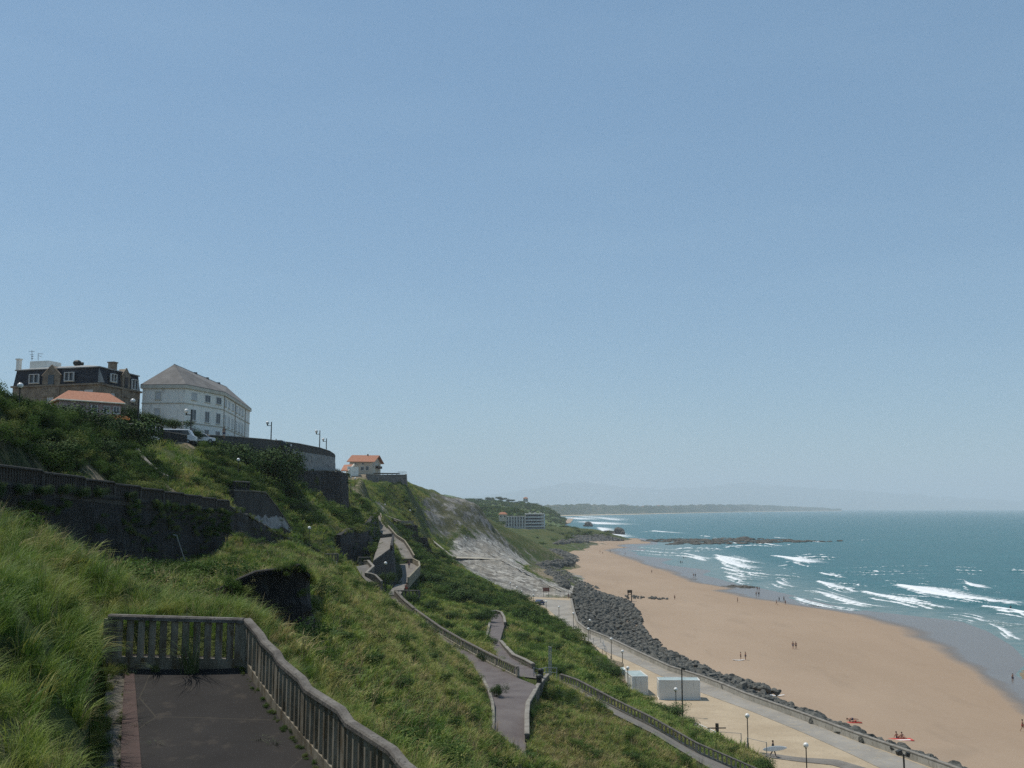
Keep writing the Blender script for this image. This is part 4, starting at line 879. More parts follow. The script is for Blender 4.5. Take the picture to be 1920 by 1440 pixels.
# ---------------------------------------------------------------- balustrades
def seg_lerp(line, t):
    """point at plan length t along a polyline"""
    for a, b in zip(line, line[1:]):
        L = math.hypot(b[0] - a[0], b[1] - a[1])
        if t <= L or b is line[-1]: return Vector(a).lerp(Vector(b), min(1, t / max(L, 1e-6))), math.atan2(b[1] - a[1], b[0] - a[0])
        t -= L
def plan_len(line): return sum(math.hypot(b[0] - a[0], b[1] - a[1]) for a, b in zip(line, line[1:]))
def balustrade(label, base, h=1.0, pitch=.3, posts=None, tops=None, bw=.13, bd=.12, rail=(.30, .15), plinth=.14, mrail='rail_top', mbal='baluster', post=.2, name='balustrade', group=None, bot=0.0):
    base = [Vector(p) for p in base]
    if tops is None: tops = [p + Vector((0, 0, h)) for p in base]
    tops = [Vector(p) for p in tops]
    e = thing(name, label, 'balustrade', tuple(base[0]), group)
    a, t = rail[0] / 2, rail[1]
    mb = MB(); sweep(mb, tops, [(a, -t), (a, -t * .35), (a * .72, 0), (-a * .72, 0), (-a, -t * .35), (-a, -t)]); mb.build('handrail', mrail, e)
    mb = MB(); sweep(mb, base, [(a * .75, -.5), (a * .75, plinth), (-a * .75, plinth), (-a * .75, -.5)]); mb.build('plinth', mbal, e)
    L = plan_len(base)
    posts = posts or [0, L]
    zt = lambda q: seg_lerp(tops, q)[0].z
    for q in posts:
        q = min(max(q, .01), L - .01); p, an = seg_lerp(base, q)
        zz_ = zt(q) - t + .01
        mb = MB(); mb.box((p.x, p.y, (p.z + zz_) / 2 + plinth / 2 - .005), (post, a * 1.45, zz_ - p.z - plinth + .01), an); mb.build('post', mbal, e)
    items = []
    for q0, q1 in zip(posts, posts[1:]):
        n = max(1, int((q1 - q0 - post) / pitch))
        for k in range(n):
            q = q0 + post / 2 + (q1 - q0 - post) * (k + .5) / n
            p, an = seg_lerp(base, q); z0 = p.z + plinth - .02; z1 = zt(q) - t + .02
            if z1 - z0 > .15: items.append((p.x, p.y, z0, z1, an))
    vis = sorted(items, key=lambda i: math.hypot(i[0], i[1]) + (1000 if abs(i[0] / i[1]) > .56 else 0))
    me = None
    for (x, y, z0, z1, an) in vis[:100]:
        if me is None:
            c = .22; w2, d2 = bw / 2, bd / 2
            ring = [(-w2 + c * bw, -d2), (w2 - c * bw, -d2), (w2, -d2 + c * bd), (w2, d2 - c * bd), (w2 - c * bw, d2), (-w2 + c * bw, d2), (-w2, d2 - c * bd), (-w2, -d2 + c * bd)]
            ob = MB().prism([(u, v, 0) for u, v in ring], (0, 0, 1)).build('baluster', mbal); me = ob.data
        else:
            ob = bpy.data.objects.new('baluster', me); COL.objects.link(ob)
        ob.parent = e; ob.location = Vector((x, y, z0)) - e.location; ob.rotation_euler = (0, 0, an); ob.scale = (1, 1, z1 - z0)
    if vis[100:]:
        mb = MB()
        for (x, y, z0, z1, an) in vis[100:]: mb.box((x, y, (z0 + z1) / 2), (bw, bd, z1 - z0), an)
        tag(mb.build('balusters', mbal, e), kind='stuff')
    return e
# the two foreground balustrades of the landing
LZ = lambda Y: float(np.interp(Y, LAND_Y[::-1], LAND_Z[::-1]))
lx = -8.95 - .25
b0 = [Vector((lx, 23.05, 30.46)), Vector((-6.0, 22.85, 30.42))]
balustrade('grey lichen stained end balustrade across the landing with a tuft of grass before it', b0, tops=[Vector((lx, 23.05, 31.60)), Vector((-6.08, 22.85, 31.53))], pitch=.25, bw=.14, bd=.13, rail=(.2, .11), plinth=.20, posts=[0, plan_len(b0) - .14], post=.22)
side_top = [(22.85, 31.53), (21.95, 31.31), (21.72, 31.20), (20.95, 31.07), (20.70, 30.94), (19.55, 30.78), (19.25, 30.65), (17.75, 30.56), (17.40, 30.42), (15.85, 30.33), (15.45, 30.20), (13.9, 30.03), (13.5, 29.9), (11.6, 29.7)]
side_base = [Vector((rail_x(y) + .14, y, LZ(y) - .02)) for y in (22.75, 21.8, 20.8, 19.36, 17.55, 15.63, 13.7, 11.8)]
pl = [0]
for p_, q_ in zip(side_base, side_base[1:]): pl.append(pl[-1] + math.hypot(q_.x - p_.x, q_.y - p_.y))
balustrade('stepped grey balustrade running down the open side of the asphalt landing', side_base, tops=[Vector((rail_x(y) + .14, y, z)) for y, z in side_top], pitch=.235, bw=.12, bd=.13, rail=(.19, .10), plinth=.20, posts=pl, post=.17)
# upper ramp
ub = [Vector((-28.5, y, z)) for y, z in ((30, 36.45), (42, 35.95), (55, 35.4), (78, 34.5), (100, 33.7))]
pu = [0, 8, 13.5, 19, 24.5, 30, 36, 41, 46, 51, 56, 61, 65.5, 69.9]
ut = []
for q0, q1 in zip(pu, pu[1:]):
    za, zb = seg_lerp(ub, q0)[0], seg_lerp(ub, q1)[0]
    ut += [za + Vector((0, 0, 1.02)), zb + Vector((0, -.25, 1.14))]
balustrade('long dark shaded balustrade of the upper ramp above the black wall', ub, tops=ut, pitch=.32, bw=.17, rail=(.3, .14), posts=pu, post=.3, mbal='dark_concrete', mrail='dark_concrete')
# middle path and lower ramp
def on_edge(l, h, label, pitch, step, **kw):
    b = resample(l, 60); L = plan_len(b); n = max(1, int(L / step))
    return balustrade(label, b, h=h, pitch=pitch, posts=[L * k / n for k in range(n + 1)], **kw)
mr = [p + Vector((.15, .1, 0)) for p in PATHS['middle'][1][:6]]
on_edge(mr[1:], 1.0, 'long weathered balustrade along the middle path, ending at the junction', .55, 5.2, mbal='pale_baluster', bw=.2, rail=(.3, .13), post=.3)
low_wall('parapet', 'solid grey parapet at the top of the middle path by the small balcony', 'parapet wall', [at(741, 1120, 142), at(757, 1138, 136.5), mr[1] + Vector((-.1, .2, 0))], 1.05, .35, 'concrete')
lr = [p + Vector((.1, .15, 0)) for p in PATHS['lower'][1]]
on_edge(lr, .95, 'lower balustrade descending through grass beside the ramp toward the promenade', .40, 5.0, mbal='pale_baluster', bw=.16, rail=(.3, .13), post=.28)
on_edge([at(741, 1121, 149), at(786, 1121, 151)], 1.15, 'short dark balcony balustrade where the hairpin path meets the middle path', .55, 3.6, bw=.2, rail=(.3, .14), post=.3, mbal='concrete')
on_edge([at(606, 1052, 137.5), at(633, 1052, 139)], 1.05, 'small dark balustrade at the foot of the sloping stair parapet', .5, 2.2, bw=.16, post=.25, mbal='concrete')
on_edge([at(672, 1056, 152), at(694, 1056, 153)], .95, 'small balustrade below the leaning stone wall beside the terrace block', .45, 2, bw=.15, post=.22, mbal='concrete')
on_edge([at(438, 917, 119.4), at(466, 918, 122.4)], 1.0, 'dark balustrade on top of the trapezoid wall by the stairs', .45, 2.4, bw=.16, post=.25, mbal='dark_stone')
on_edge([at(232, 812, 122), at(250, 809, 126), at(284, 808, 129), at(303, 814, 130)], 1.1, 'curved dark balustrade around the plaza before the orange roofed house', .5, 3, bw=.2, post=.35, mbal='dark_stone', mrail='concrete')
e = thing('stair', 'pale concrete steps below the small balustrade of the stair landing', 'steps', tuple(at(618, 1060, 135)))
for k in range(3): MB().box(tuple(at(619, 1056 + 3.2 * k, 137 - .5 * k)), (1.9, .7, .35)).build('step', 'wall_top', e)
e = thing('stair', 'pale steps where the middle path meets the hairpin', 'steps', tuple(at(730, 1121, 141.5)))
for k in range(2): MB().box(tuple(at(730 + k * 2, 1120 - 3.5 * k, 142 + .5 * k)), (1.5, .6, .3)).build('step', 'wall_top', e)

# ---------------------------------------------------------------- buildings
def on_line(a, b, px):
    """parameter along plan segment a-b seen at photo column px"""
    k = (px - 960) / F
    return (k * a[1] - a[0]) / ((b[0] - a[0]) - k * (b[1] - a[1]))
def windows(e, a, b, specs, name='window', mframe='frame', mpane='glass', proud=.05):
    """specs: (u along segment in m, z centre, width, height); the outside is to the right of a->b"""
    A, B = Vector((a[0], a[1], 0)), Vector((b[0], b[1], 0)); u = (B - A).normalized(); n = Vector((u.y, -u.x, 0))
    for s in specs:
        uc, z, w, h = s[:4]; mp = s[4] if len(s) > 4 else mpane
        c = A + u * uc; ft = .08
        mb = MB()
        o = c - u * (w / 2) + Vector((0, 0, z - h / 2)) - n * .02
        mb.obox(o, u * ft, n * (proud + .02), (0, 0, h)); mb.obox(o + u * (w - ft), u * ft, n * (proud + .02), (0, 0, h))
        mb.obox(o + u * ft, u * (w - 2 * ft), n * (proud + .02), (0, 0, ft)); mb.obox(o + u * ft + Vector((0, 0, h - ft)), u * (w - 2 * ft), n * (proud + .02), (0, 0, ft))
        if mp == 'glass': mb.obox(o + u * (w / 2 - .03) + Vector((0, 0, ft)), u * .06, n * (proud + .01), (0, 0, h - 2 * ft))
        f = mb.build(name, mframe, e)
        q = MB(); q.obox(c - u * (w / 2 - ft) + Vector((0, 0, z - h / 2 + ft)) + n * .005, u * (w - 2 * ft), n * .015, (0, 0, h - 2 * ft)); q.build('pane', mp, f)
        q = MB(); q.obox(c - u * (w / 2 + .08) + Vector((0, 0, z - h / 2 - .10)) - n * .02, u * (w + .16), n * .16, (0, 0, .09)); q.build('sill', 'white_trim', f)
def walls_prism(e, plan, z0, z1, m, name='wall'):
    return MB().prism([(x, y, z0) for x, y in plan], (0, 0, z1 - z0)).build(name, m, e)
def band(e, plan, z, h, out, m, name='cornice'):
    """a moulding round the building"""
    n = len(plan); mb = MB(); outp = []
    for k in range(n):
        a, b, c = Vector(plan[k - 1]), Vector(plan[k]), Vector(plan[(k + 1) % n])
        d1, d2 = (b - a).normalized(), (c - b).normalized(); n1, n2 = Vector((d1.y, -d1.x)), Vector((d2.y, -d2.x)); m_ = (n1 + n2).normalized()
        outp.append(b + m_ * out / max(.4, m_.dot(n1)))
    return mb.prism([(p.x, p.y, z) for p in outp], (0, 0, h)).build(name, m, e), outp
# white three storey building
A_, B_, C_, D_, E_ = (-56.7, 150.4), (-50.03, 150), (-47.1, 160), (-49.9, 187), (-57.5, 187.5)
plan = [A_, B_, C_, D_, E_]
e = thing('white_building', 'large cream white three storey building with grey hipped slate roof on the hilltop', 'building', (-52, 165, 43))
walls_prism(e, plan, 41.5, 52.7, 'white_wall')
_, ov = band(e, plan, 52.25, .5, .28, 'white_trim')
band(e, plan, 49.9, .16, .09, 'white_trim', 'string_course'); band(e, plan, 47.0, .16, .09, 'white_trim', 'string_course')
rp1, rp2 = Vector((-53.35, 154.2, 56.55)), Vector((-53.4, 183.5, 56.5))
ev = [Vector((p.x, p.y, 52.76)) for p in ov]; ev2 = [p + Vector((0, 0, .08)) for p in ev]
mb = MB(); mb.add([*ev, *ev2, rp1, rp2], [(4, 3, 2, 1, 0), (0, 1, 6, 5), (1, 2, 7, 6), (2, 3, 8, 7), (3, 4, 9, 8), (4, 0, 5, 9), (5, 6, 10), (6, 7, 10), (7, 8, 11, 10), (8, 9, 11), (9, 5, 10, 11)])
rf = mb.build('roof', 'slate', e)
for k, t in enumerate((.33, .55, .78)):
    p = rp1.lerp(rp2, t); MB().box((p.x + .3, p.y, p.z - .15), (.5, .5, .45)).build('chimney', 'slate', rf)
MB().tube(rp1, rp2, .09, n=6).build('ridge_cap', 'zinc', rf)
Lbc, Lcd = (Vector(C_) - Vector(B_)).length, (Vector(D_) - Vector(C_)).length
def ws(a, b, L, pxs, z, w, h, m='glass'): return [(on_line(a, b, p) * L, z, w, h, m) for p in pxs]
near = [360.5, 386, 407]; farw = [420, 426.8, 434, 441, 446.7, 452.4]
windows(e, B_, C_, ws(B_, C_, Lbc, [386, 407], 51.25, 1.5, 1.15) + ws(B_, C_, Lbc, [360.5], 51.25, 1.5, 1.15, 'shutter'))
windows(e, B_, C_, ws(B_, C_, Lbc, near, 48.35, 1.25, 1.75) + ws(B_, C_, Lbc, near, 45.6, 1.25, 1.5))
windows(e, C_, D_, ws(C_, D_, Lcd, farw, 51.25, 1.5, 1.2) + ws(C_, D_, Lcd, farw, 48.35, 1.5, 1.8) + ws(C_, D_, Lcd, farw, 45.6, 1.5, 1.5))
windows(e, A_, B_, [(2.5, 51.15, .95, 1.25, 'shutter'), (2.45, 48.55, .95, 1.3, 'shutter')], mframe='white_trim')
for px in (415.2, 438, 457):
    t = on_line(C_, D_, px) if px > 416 else .02
    p = Vector(C_).lerp(Vector(D_), t); MB().tube((p.x + .12, p.y, 43), (p.x + .12, p.y, 52.2), .06, n=6).build('drainpipe', 'brownstone', e)
# dark mansard house
A_, B_, C_, D_ = (-73.4, 144), (-59.0, 140), (-57.1, 150.5), (-72, 157)
plan = [A_, B_, C_, D_]
e = thing('mansard_house', 'old brown masonry house with dark slate mansard roof and aerials', 'house', (-65, 147, 43))
walls_prism(e, plan, 41, 51.55, 'brownstone')
_, ov = band(e, plan, 51.55, .25, .25, 'brownstone')
mid = sum((Vector(p) for p in plan), Vector((0, 0))) / 4
up = [Vector(p).lerp(mid, .045) for p in plan]; lo_ = [Vector(p).lerp(mid, .004) for p in plan]
rf = MB().rings([[(p.x, p.y, 51.8) for p in lo_], [(p.x, p.y, 54.1) for p in up]]).build('roof', 'dark_slate', e)
_, ov = band(e, [tuple(p) for p in up], 54.1, .14, .22, 'zinc', 'gutter')
mb = MB(); top = [mid.lerp(p, .45) for p in up]; mb.rings([[(p.x, p.y, 54.24) for p in ov], [(p.x, p.y, 55.0) for p in top]]); mb.build('roof_top', 'zinc', rf)
La, Lb = (Vector(B_) - Vector(A_)).length, (Vector(C_) - Vector(B_)).length
u_ = (Vector(B_) - Vector(A_)).normalized(); n_ = Vector((u_.y, -u_.x)); v_ = (Vector(C_) - Vector(B_)).normalized(); m_ = Vector((v_.y, -v_.x))
def mpt(base, u, d, out, n, z): q = Vector(base) + u * d + n * out; return Vector((q.x, q.y, z))
def dormer(base, u, n, d, w, z0, z1, peak, m, win, name='dormer'):
    mb = MB(); ring = [mpt(base, u, d - w / 2, .16, n, z0), mpt(base, u, d + w / 2, .16, n, z0), mpt(base, u, d + w / 2, .16, n, z1), mpt(base, u, d, .16, n, peak), mpt(base, u, d - w / 2, .16, n, z1)]
    k = mb.prism(ring, Vector((-n.x, -n.y, 0)) * 1.2).build(name, m, e)
    q = MB(); q.obox(mpt(base, u, d - win[0] / 2, .17, n, win[1]), (u.x * win[0], u.y * win[0], 0), (n.x * .05, n.y * .05, 0), (0, 0, win[2])); q.build('pane', 'glass', k)
    c = MB()
    for s in (-1, 1):
        a, b = mpt(base, u, d + s * (w / 2 + .15), .1, n, z1 - .08), mpt(base, u, d, .1, n, peak + .06)
        c.tube(a, b, .12, n=6)
    c.build('coping', m, k)
dormer(A_, u_, n_, on_line(A_, B_, 90) * La, 3.0, 50.0, 53.2, 54.6, 'brownstone', (1.0, 51.6, 1.6))
dormer(B_, v_, m_, on_line(B_, C_, 229) * Lb, 2.0, 50.4, 53.6, 54.7, 'brownstone', (.9, 51.7, 1.7))
A3, B3, C3 = tuple(lo_[0] + n_ * .12), tuple(lo_[1] + n_ * .12), tuple(lo_[2] + m_ * .12)
windows(e, A3, B3, [(on_line(A_, B_, 58) * La, 52.75, 1.7, 1.35), (on_line(A_, B_, 124) * La, 52.85, 1.6, 1.3)], proud=.25)
windows(e, (B_[0] + m_.x * .12, B_[1] + m_.y * .12), C3, [(on_line(B_, C_, 204) * Lb, 52.9, 1.5, 1.2), (on_line(B_, C_, 245) * Lb, 52.6, 1.7, 1.6)], proud=.25)
windows(e, A_, B_, [(on_line(A_, B_, 89) * La, 48.9, 1.1, 2.2, 'shutter'), (on_line(A_, B_, 147) * La, 50.3, .6, .9, 'shutter'), (on_line(A_, B_, 161) * La, 50.2, 1.4, 1.3, 'shutter')])
windows(e, B_, C_, [(on_line(B_, C_, 206) * Lb, 50.0, .9, 1.3, 'shutter')])
mb = MB(); p = Vector((B_[0], B_[1])); mb.add([(p.x - .1, p.y - .35, 51.85), (p.x + .75, p.y - .05, 51.85), (p.x + .35, p.y + .5, 51.85), (p.x - .15, p.y - .05, 54.0)], [(0, 1, 3), (1, 2, 3), (2, 0, 3), (0, 2, 1)]); mb.build('hip_flashing', 'zinc', e)  # added pale wedge, stands for the sunlit corner of the mansard
MB().box((-70.3, 147.2, 55.2), (3.4, 2.6, 1.3), -.27).build('penthouse', 'white_wall', e)
for px, y, Y, w, h in ((35.5, 684, 147, .6, 1.5), (211, 689, 146, 1.0, 1.3)):
    p = at(px, y, Y); MB().box(tuple(p), (w, w * .8, h), -.27).box((p.x, p.y, p.z + h / 2 + .08), (w + .2, w * .8 + .2, .18), -.27).build('chimney', 'brownstone' if px > 100 else 'white_wall', e)
p = at(145, 681, 147); MB().ball(tuple(p), .62, 12, 8, (1, 1, .8)).tube((p.x - .2, p.y, p.z), (p.x + .9, p.y, p.z - .1), .25, n=8).build('roof_vent', 'metal_dark', e)
p = at(88, 681, 147); MB().box(tuple(p), (1.0, .8, .5), -.27).build('roof_hatch', 'dark_slate', e)
for px, yb, yt, arms in ((60, 676, 657, (.55, .35)), (71.5, 676, 663, ())):
    a, b = at(px, yb, 145), at(px, yt, 145); mb = MB().tube(a, b, .04, n=5)
    if arms:
        for k, w in enumerate(arms): mb.box((b.x, b.y, b.z - .15 - .5 * k), (w * 1.6, .05, .05)); mb.box((b.x + .1, b.y, b.z - .9 - .3 * k), (.3, .3, .05), .5)
    else: mb.tube(b, (b.x + .75, b.y, b.z - .05), .035, n=5); mb.tube((b.x + .1, b.y, b.z - .3), (b.x + .55, b.y, b.z - .5), .03, n=5)
    mb.build('aerial', 'metal_grey', e)
# pink house with orange tile roof
A_, B_, C_, D_ = (-53.9, 116.3), (-47.9, 121.5), (-51.6, 126.8), (-57.6, 121.6)
plan = [A_, B_, C_, D_]
e = thing('tiled_house', 'low pink house with orange tile roof and orange awning behind the hedge', 'house', (-52.5, 121.5, 43))
walls_prism(e, [tuple(Vector(p).lerp(Vector((-52.7, 121.5)), .1)) for p in plan], 42, 46.9, 'pink_wall')
mb = MB(); ev = [Vector((p[0], p[1], 46.85)) for p in plan]; ev2 = [p + Vector((0, 0, .1)) for p in ev]
ra, rb = (ev[0] + ev[3]) / 2, (ev[1] + ev[2]) / 2; d_ = (rb - ra).normalized(); ra = ra + d_ * 1.8 + Vector((0, 0, 1.5)); rb = rb - d_ * 1.2 + Vector((0, 0, 1.5))
mb.add([*ev, *ev2, ra, rb], [(3, 2, 1, 0), (0, 1, 5, 4), (1, 2, 6, 5), (2, 3, 7, 6), (3, 0, 4, 7), (4, 5, 9, 8), (5, 6, 9), (6, 7, 8, 9), (7, 4, 8)]); rf = mb.build('roof', 'tile', e)
mb = MB()
for a, b in ((ev[0], ev[1]), (ev[1], ev[2]), (ev[3], ev[0])): mb.tube(a + Vector((0, 0, -.02)), b + Vector((0, 0, -.02)), .1, n=6)
mb.build('gutter', 'white_trim', rf)
fa, fb = Vector(A_).lerp(Vector((-52.7, 121.5)), .1), Vector(B_).lerp(Vector((-52.7, 121.5)), .1); Lf = (fb - fa).length
windows(e, fa, fb, [(Lf * .92, 46.0, .8, .9), (Lf * .76, 46.0, .8, .9), (Lf * .55, 46.0, .8, .9)])
uu = (fb - fa).normalized(); nn = Vector((uu.y, -uu.x))
q = fb + uu * .4; aw = MB(); aw.add([(q.x - uu.x * 1.9, q.y - uu.y * 1.9, 45.35), (q.x + uu.x * .3, q.y + uu.y * .3, 45.35), (q.x + uu.x * .3 + nn.x * 1.3, q.y + uu.y * .3 + nn.y * 1.3, 44.95), (q.x - uu.x * 1.9 + nn.x * 1.3, q.y - uu.y * 1.9 + nn.y * 1.3, 44.95),
        (q.x + uu.x * .3 + nn.x * 1.3, q.y + uu.y * .3 + nn.y * 1.3, 44.75), (q.x - uu.x * 1.9 + nn.x * 1.3, q.y - uu.y * 1.9 + nn.y * 1.3, 44.75)], [(0, 1, 2, 3), (3, 2, 4, 5)]); aw.build('awning', 'orange_cloth', e)
# house on the cliff edge
e = thing('cliff_house', 'cream house with red tile gable roof standing on the cliff edge beyond the bastion', 'house', tuple(at(680, 888, 374)))
A_, B_ = at(655, 884, 370), at(697, 884, 372); C_, D_ = at(713.5, 884, 387), at(672, 884, 385)
plan = [(A_.x, A_.y), (B_.x, B_.y), (C_.x, C_.y), (D_.x, D_.y)]
walls_prism(e, plan, 43, 51.4, 'cream_wall')
za = 51.4; rz_ = 54.0; m1, m2 = (Vector(plan[0]) + Vector(plan[3])) / 2, (Vector(plan[1]) + Vector(plan[2])) / 2
u_ = (m2 - m1).normalized()
mb = MB(); mb.add([(plan[1][0], plan[1][1], za), (plan[2][0], plan[2][1], za), (m2.x, m2.y, rz_ - .15), (plan[0][0], plan[0][1], za), (plan[3][0], plan[3][1], za), (m1.x, m1.y, rz_ - .15)], [(0, 1, 2), (4, 3, 5), (0, 2, 5, 3), (1, 4, 5, 2)]); mb.build('gable', 'cream_wall', e)
mb = MB(); o = .9; r0, r1 = m1 - u_ * .9, m2 + u_ * 1.2
for k in (0, 1):
    a0, a1 = (Vector(plan[0]), Vector(plan[1])) if k == 0 else (Vector(plan[3]), Vector(plan[2]))
    a0, a1 = a0 + (a0 - m1).normalized() * o - u_ * .9, a1 + (a1 - m2).normalized() * o + u_ * 1.2
    ring = [(a0.x, a0.y, za - .25), (a1.x, a1.y, za - .25), (r1.x, r1.y, rz_), (r0.x, r0.y, rz_)]; mb.prism(ring, (0, 0, .18))
rf = mb.build('roof', 'tile', e)
p = m1.lerp(m2, .62); MB().box((p.x, p.y - .6, rz_ + .2), (.5, .5, .8)).build('chimney', 'brownstone', rf)
windows(e, plan[0], plan[1], [(2.2, 50.6, .9, .7), (4.9, 50.6, .9, .7), (6.6, 48.9, 1.2, 1.6), (4.8, 48.8, 1.2, 1.4)])
windows(e, plan[1], plan[2], [(3, 50.3, 1.2, 1.5), (8, 50.3, 1.6, 1.8), (4, 47.8, 1.4, 1.6), (11.5, 47.8, 1.2, 1.6)])
v_ = (Vector(plan[2]) - Vector(plan[1])).normalized(); nn = Vector((v_.y, -v_.x)); q = Vector(plan[1]) + v_ * 6
MB().obox((q.x, q.y, 49.2), (v_.x * 7, v_.y * 7, 0), (nn.x * 1.1, nn.y * 1.1, 0), (0, 0, .9)).build('balcony', 'wood', e)
e = thing('annex_house', 'small white walled house with low red roof beside the cliff house', 'house', tuple(at(655, 895, 340)))
P_ = [at(651, 893, 338), at(672, 893, 342), at(672, 893, 352), at(648, 893, 350)]
walls_prism(e, [(p.x, p.y) for p in P_], 42, 48.2, 'white_wall')
a, b, c, d = at(639, 884, 337), at(652, 884, 337), at(663, 872, 344), at(645, 873, 347)
MB().prism([a, b, c, d], (0, 0, .3)).build('roof', 'tile', e); MB().prism([b, c, c + Vector((.35, 0, -.1)), b + Vector((.35, 0, -.1))], (0, 0, .45)).build('verge_board', 'white_trim', e)
e = thing('terrace_canopy', 'flat dark terrace canopy and railing along the garden wall by the cliff house', 'canopy', tuple(at(730, 889, 362)))
for k in range(4): q = at(718 + 8.5 * k, 889, 362); MB().tube(q - Vector((0, 0, .6)), q + Vector((0, 0, .3)), .12, n=6).build('post', 'metal_dark', e)
p, q = at(700, 888, 361), at(748, 888.5, 364); MB().obox((p.x, p.y, p.z), q - p, (0, 4, 0), (0, 0, .3)).build('canopy', 'metal_dark', e)
mb = MB()
for k in range(8): q = at(746 + 2.2 * k, 889.5, 355); mb.tube(q - Vector((0, 0, .3)), q + Vector((0, 0, 1.0)), .05, n=5)
mb.tube(at(746, 884.8, 355), at(762, 884.8, 355), .05, n=5); mb.build('railing', 'metal_grey', e)
# apartment block far down the coast
e = thing('apartment_block', 'pale four storey apartment block with long balconies far down the coast', 'building', tuple(at(1001, 986, 905)))
A_, B_ = at(985, 986, 900), at(1020, 986, 905); dY = 14
plan = [(A_.x, A_.y), (B_.x, B_.y), (B_.x + 1.5, B_.y + dY), (A_.x, A_.y + dY)]
zb = 17.0; walls_prism(e, plan, 12, zb + 11.6, 'apartment')
for k in range(4):
    z = zb + 1.4 + 2.75 * k
    MB().obox((A_.x + .3, A_.y - .06, z), (B_.x - A_.x - .6, B_.y - A_.y, 0), (0, .05, 0), (0, 0, 1.6)).build('window_band', 'glass', e)
    MB().obox((A_.x - .2, A_.y - 1.6, z - .95), (B_.x - A_.x + .4, B_.y - A_.y, 0), (0, 1.55, 0), (0, 0, .8)).build('balcony', 'white_wall', e)
    MB().obox((B_.x + .05, B_.y + 1, z), (1.2, 11, 0), (.06, 0, 0), (0, 0, 1.4)).build('window_band', 'glass', e)
MB().obox((A_.x - .4, A_.y - 1.8, zb + 11.6), (B_.x - A_.x + .8, B_.y - A_.y, 0), (0, dY + 2, 0), (0, 0, .5)).build('roof', 'white_wall', e)
for k in range(3): MB().box((A_.x + 4 + 5 * k, A_.y + 5, zb + 12.6), (2, 2, 1.2)).build('roof_housing', 'apartment', e)
e = thing('apartment_block', 'pale grey lower wing of flats left of the balconied apartment block', 'building', tuple(at(970, 985, 890)))
A_, B_ = at(948, 985, 880), at(984, 985, 892)
walls_prism(e, [(A_.x, A_.y), (B_.x, B_.y), (B_.x, B_.y + 12), (A_.x, A_.y + 12)], 12, zb + 9.6, 'apartment')
for k in range(7):
    t = (k + .5) / 7; q = A_.lerp(B_, t)
    for j in range(3): MB().box((q.x, q.y - .1, zb + 2.4 + 2.9 * j), (1.5, .1, 1.6)).build('window', 'glass', e)
    MB().box((q.x + 1.3, q.y - .3, zb + 4.5), (.35, .6, 9.5)).build('pilaster', 'white_wall', e)
MB().prism([(A_.x - .5, A_.y - .6, zb + 9.6), (B_.x, B_.y - .6, zb + 9.6), (B_.x, B_.y + 12, zb + 9.6), (A_.x - .5, A_.y + 12, zb + 9.6)], (0, 0, .4)).build('roof', 'apartment', e)
def far_house(px, py, Y, w, h, label, roof='tile', wallm='cream_wall'):
    p = at(px, py, Y); e = thing('far_house', label, 'house', tuple(p))
    x, y, z = p; MB().box((x, y, z + h / 2 - 1), (w, w * .8, h + 2)).build('wall', wallm, e)
    a = w / 2 + .5; b = w * .4 + .5; mb = MB(); mb.add([(x - a, y - b, z + h), (x + a, y - b, z + h), (x + a, y + b, z + h), (x - a, y + b, z + h), (x - a * .4, y, z + h + w * .28), (x + a * .4, y, z + h + w * .28)], [(3, 2, 1, 0), (0, 1, 5, 4), (1, 2, 5), (2, 3, 4, 5), (3, 0, 4)]); mb.build('roof', roof, e)
    for k in (-1, 1): MB().box((x + k * w * .25, y - w * .4 - .03, z + h * .55), (w * .16, .1, h * .35)).build('window', 'glass', e)
far_house(943, 973, 860, 7, 4, 'far house with orange hipped roof beside the pale flats')
far_house(985.5, 939, 1895, 9, 4.5, 'tiny far house with reddish roof among trees on the wooded headland')
rr = random.Random(4)
for k, (px, py, Y) in enumerate([(1086, 952.5, 5000), (1092, 954, 5000), (1100, 951.5, 5100), (1112, 953, 5200), (1120, 951, 5300), (1135, 952.5, 5400), (1150, 951.5, 5500), (1168, 953, 5700), (1178, 951, 5800), (1205, 952.5, 6000), (1216, 951, 6100), (1234, 952, 6400)]):
    far_house(px, py, Y, rr.uniform(12, 24), rr.uniform(6, 12), 'tiny pale house in the hazy town on the far coast', 'tile' if k % 2 else 'zinc', 'white_wall'); COL.objects[-1]
for o in COL.objects:
    if o.get('label', '').startswith('tiny pale house'): o['group'] = 'houses on the far coast'
q0, q1 = at(832, 939, 456), at(848, 939, 462)
low_wall('white_wall', 'bright white low wall on the plateau above the grey cliff', 'wall', [q0, q1], 1.0, .4, 'white_wall')

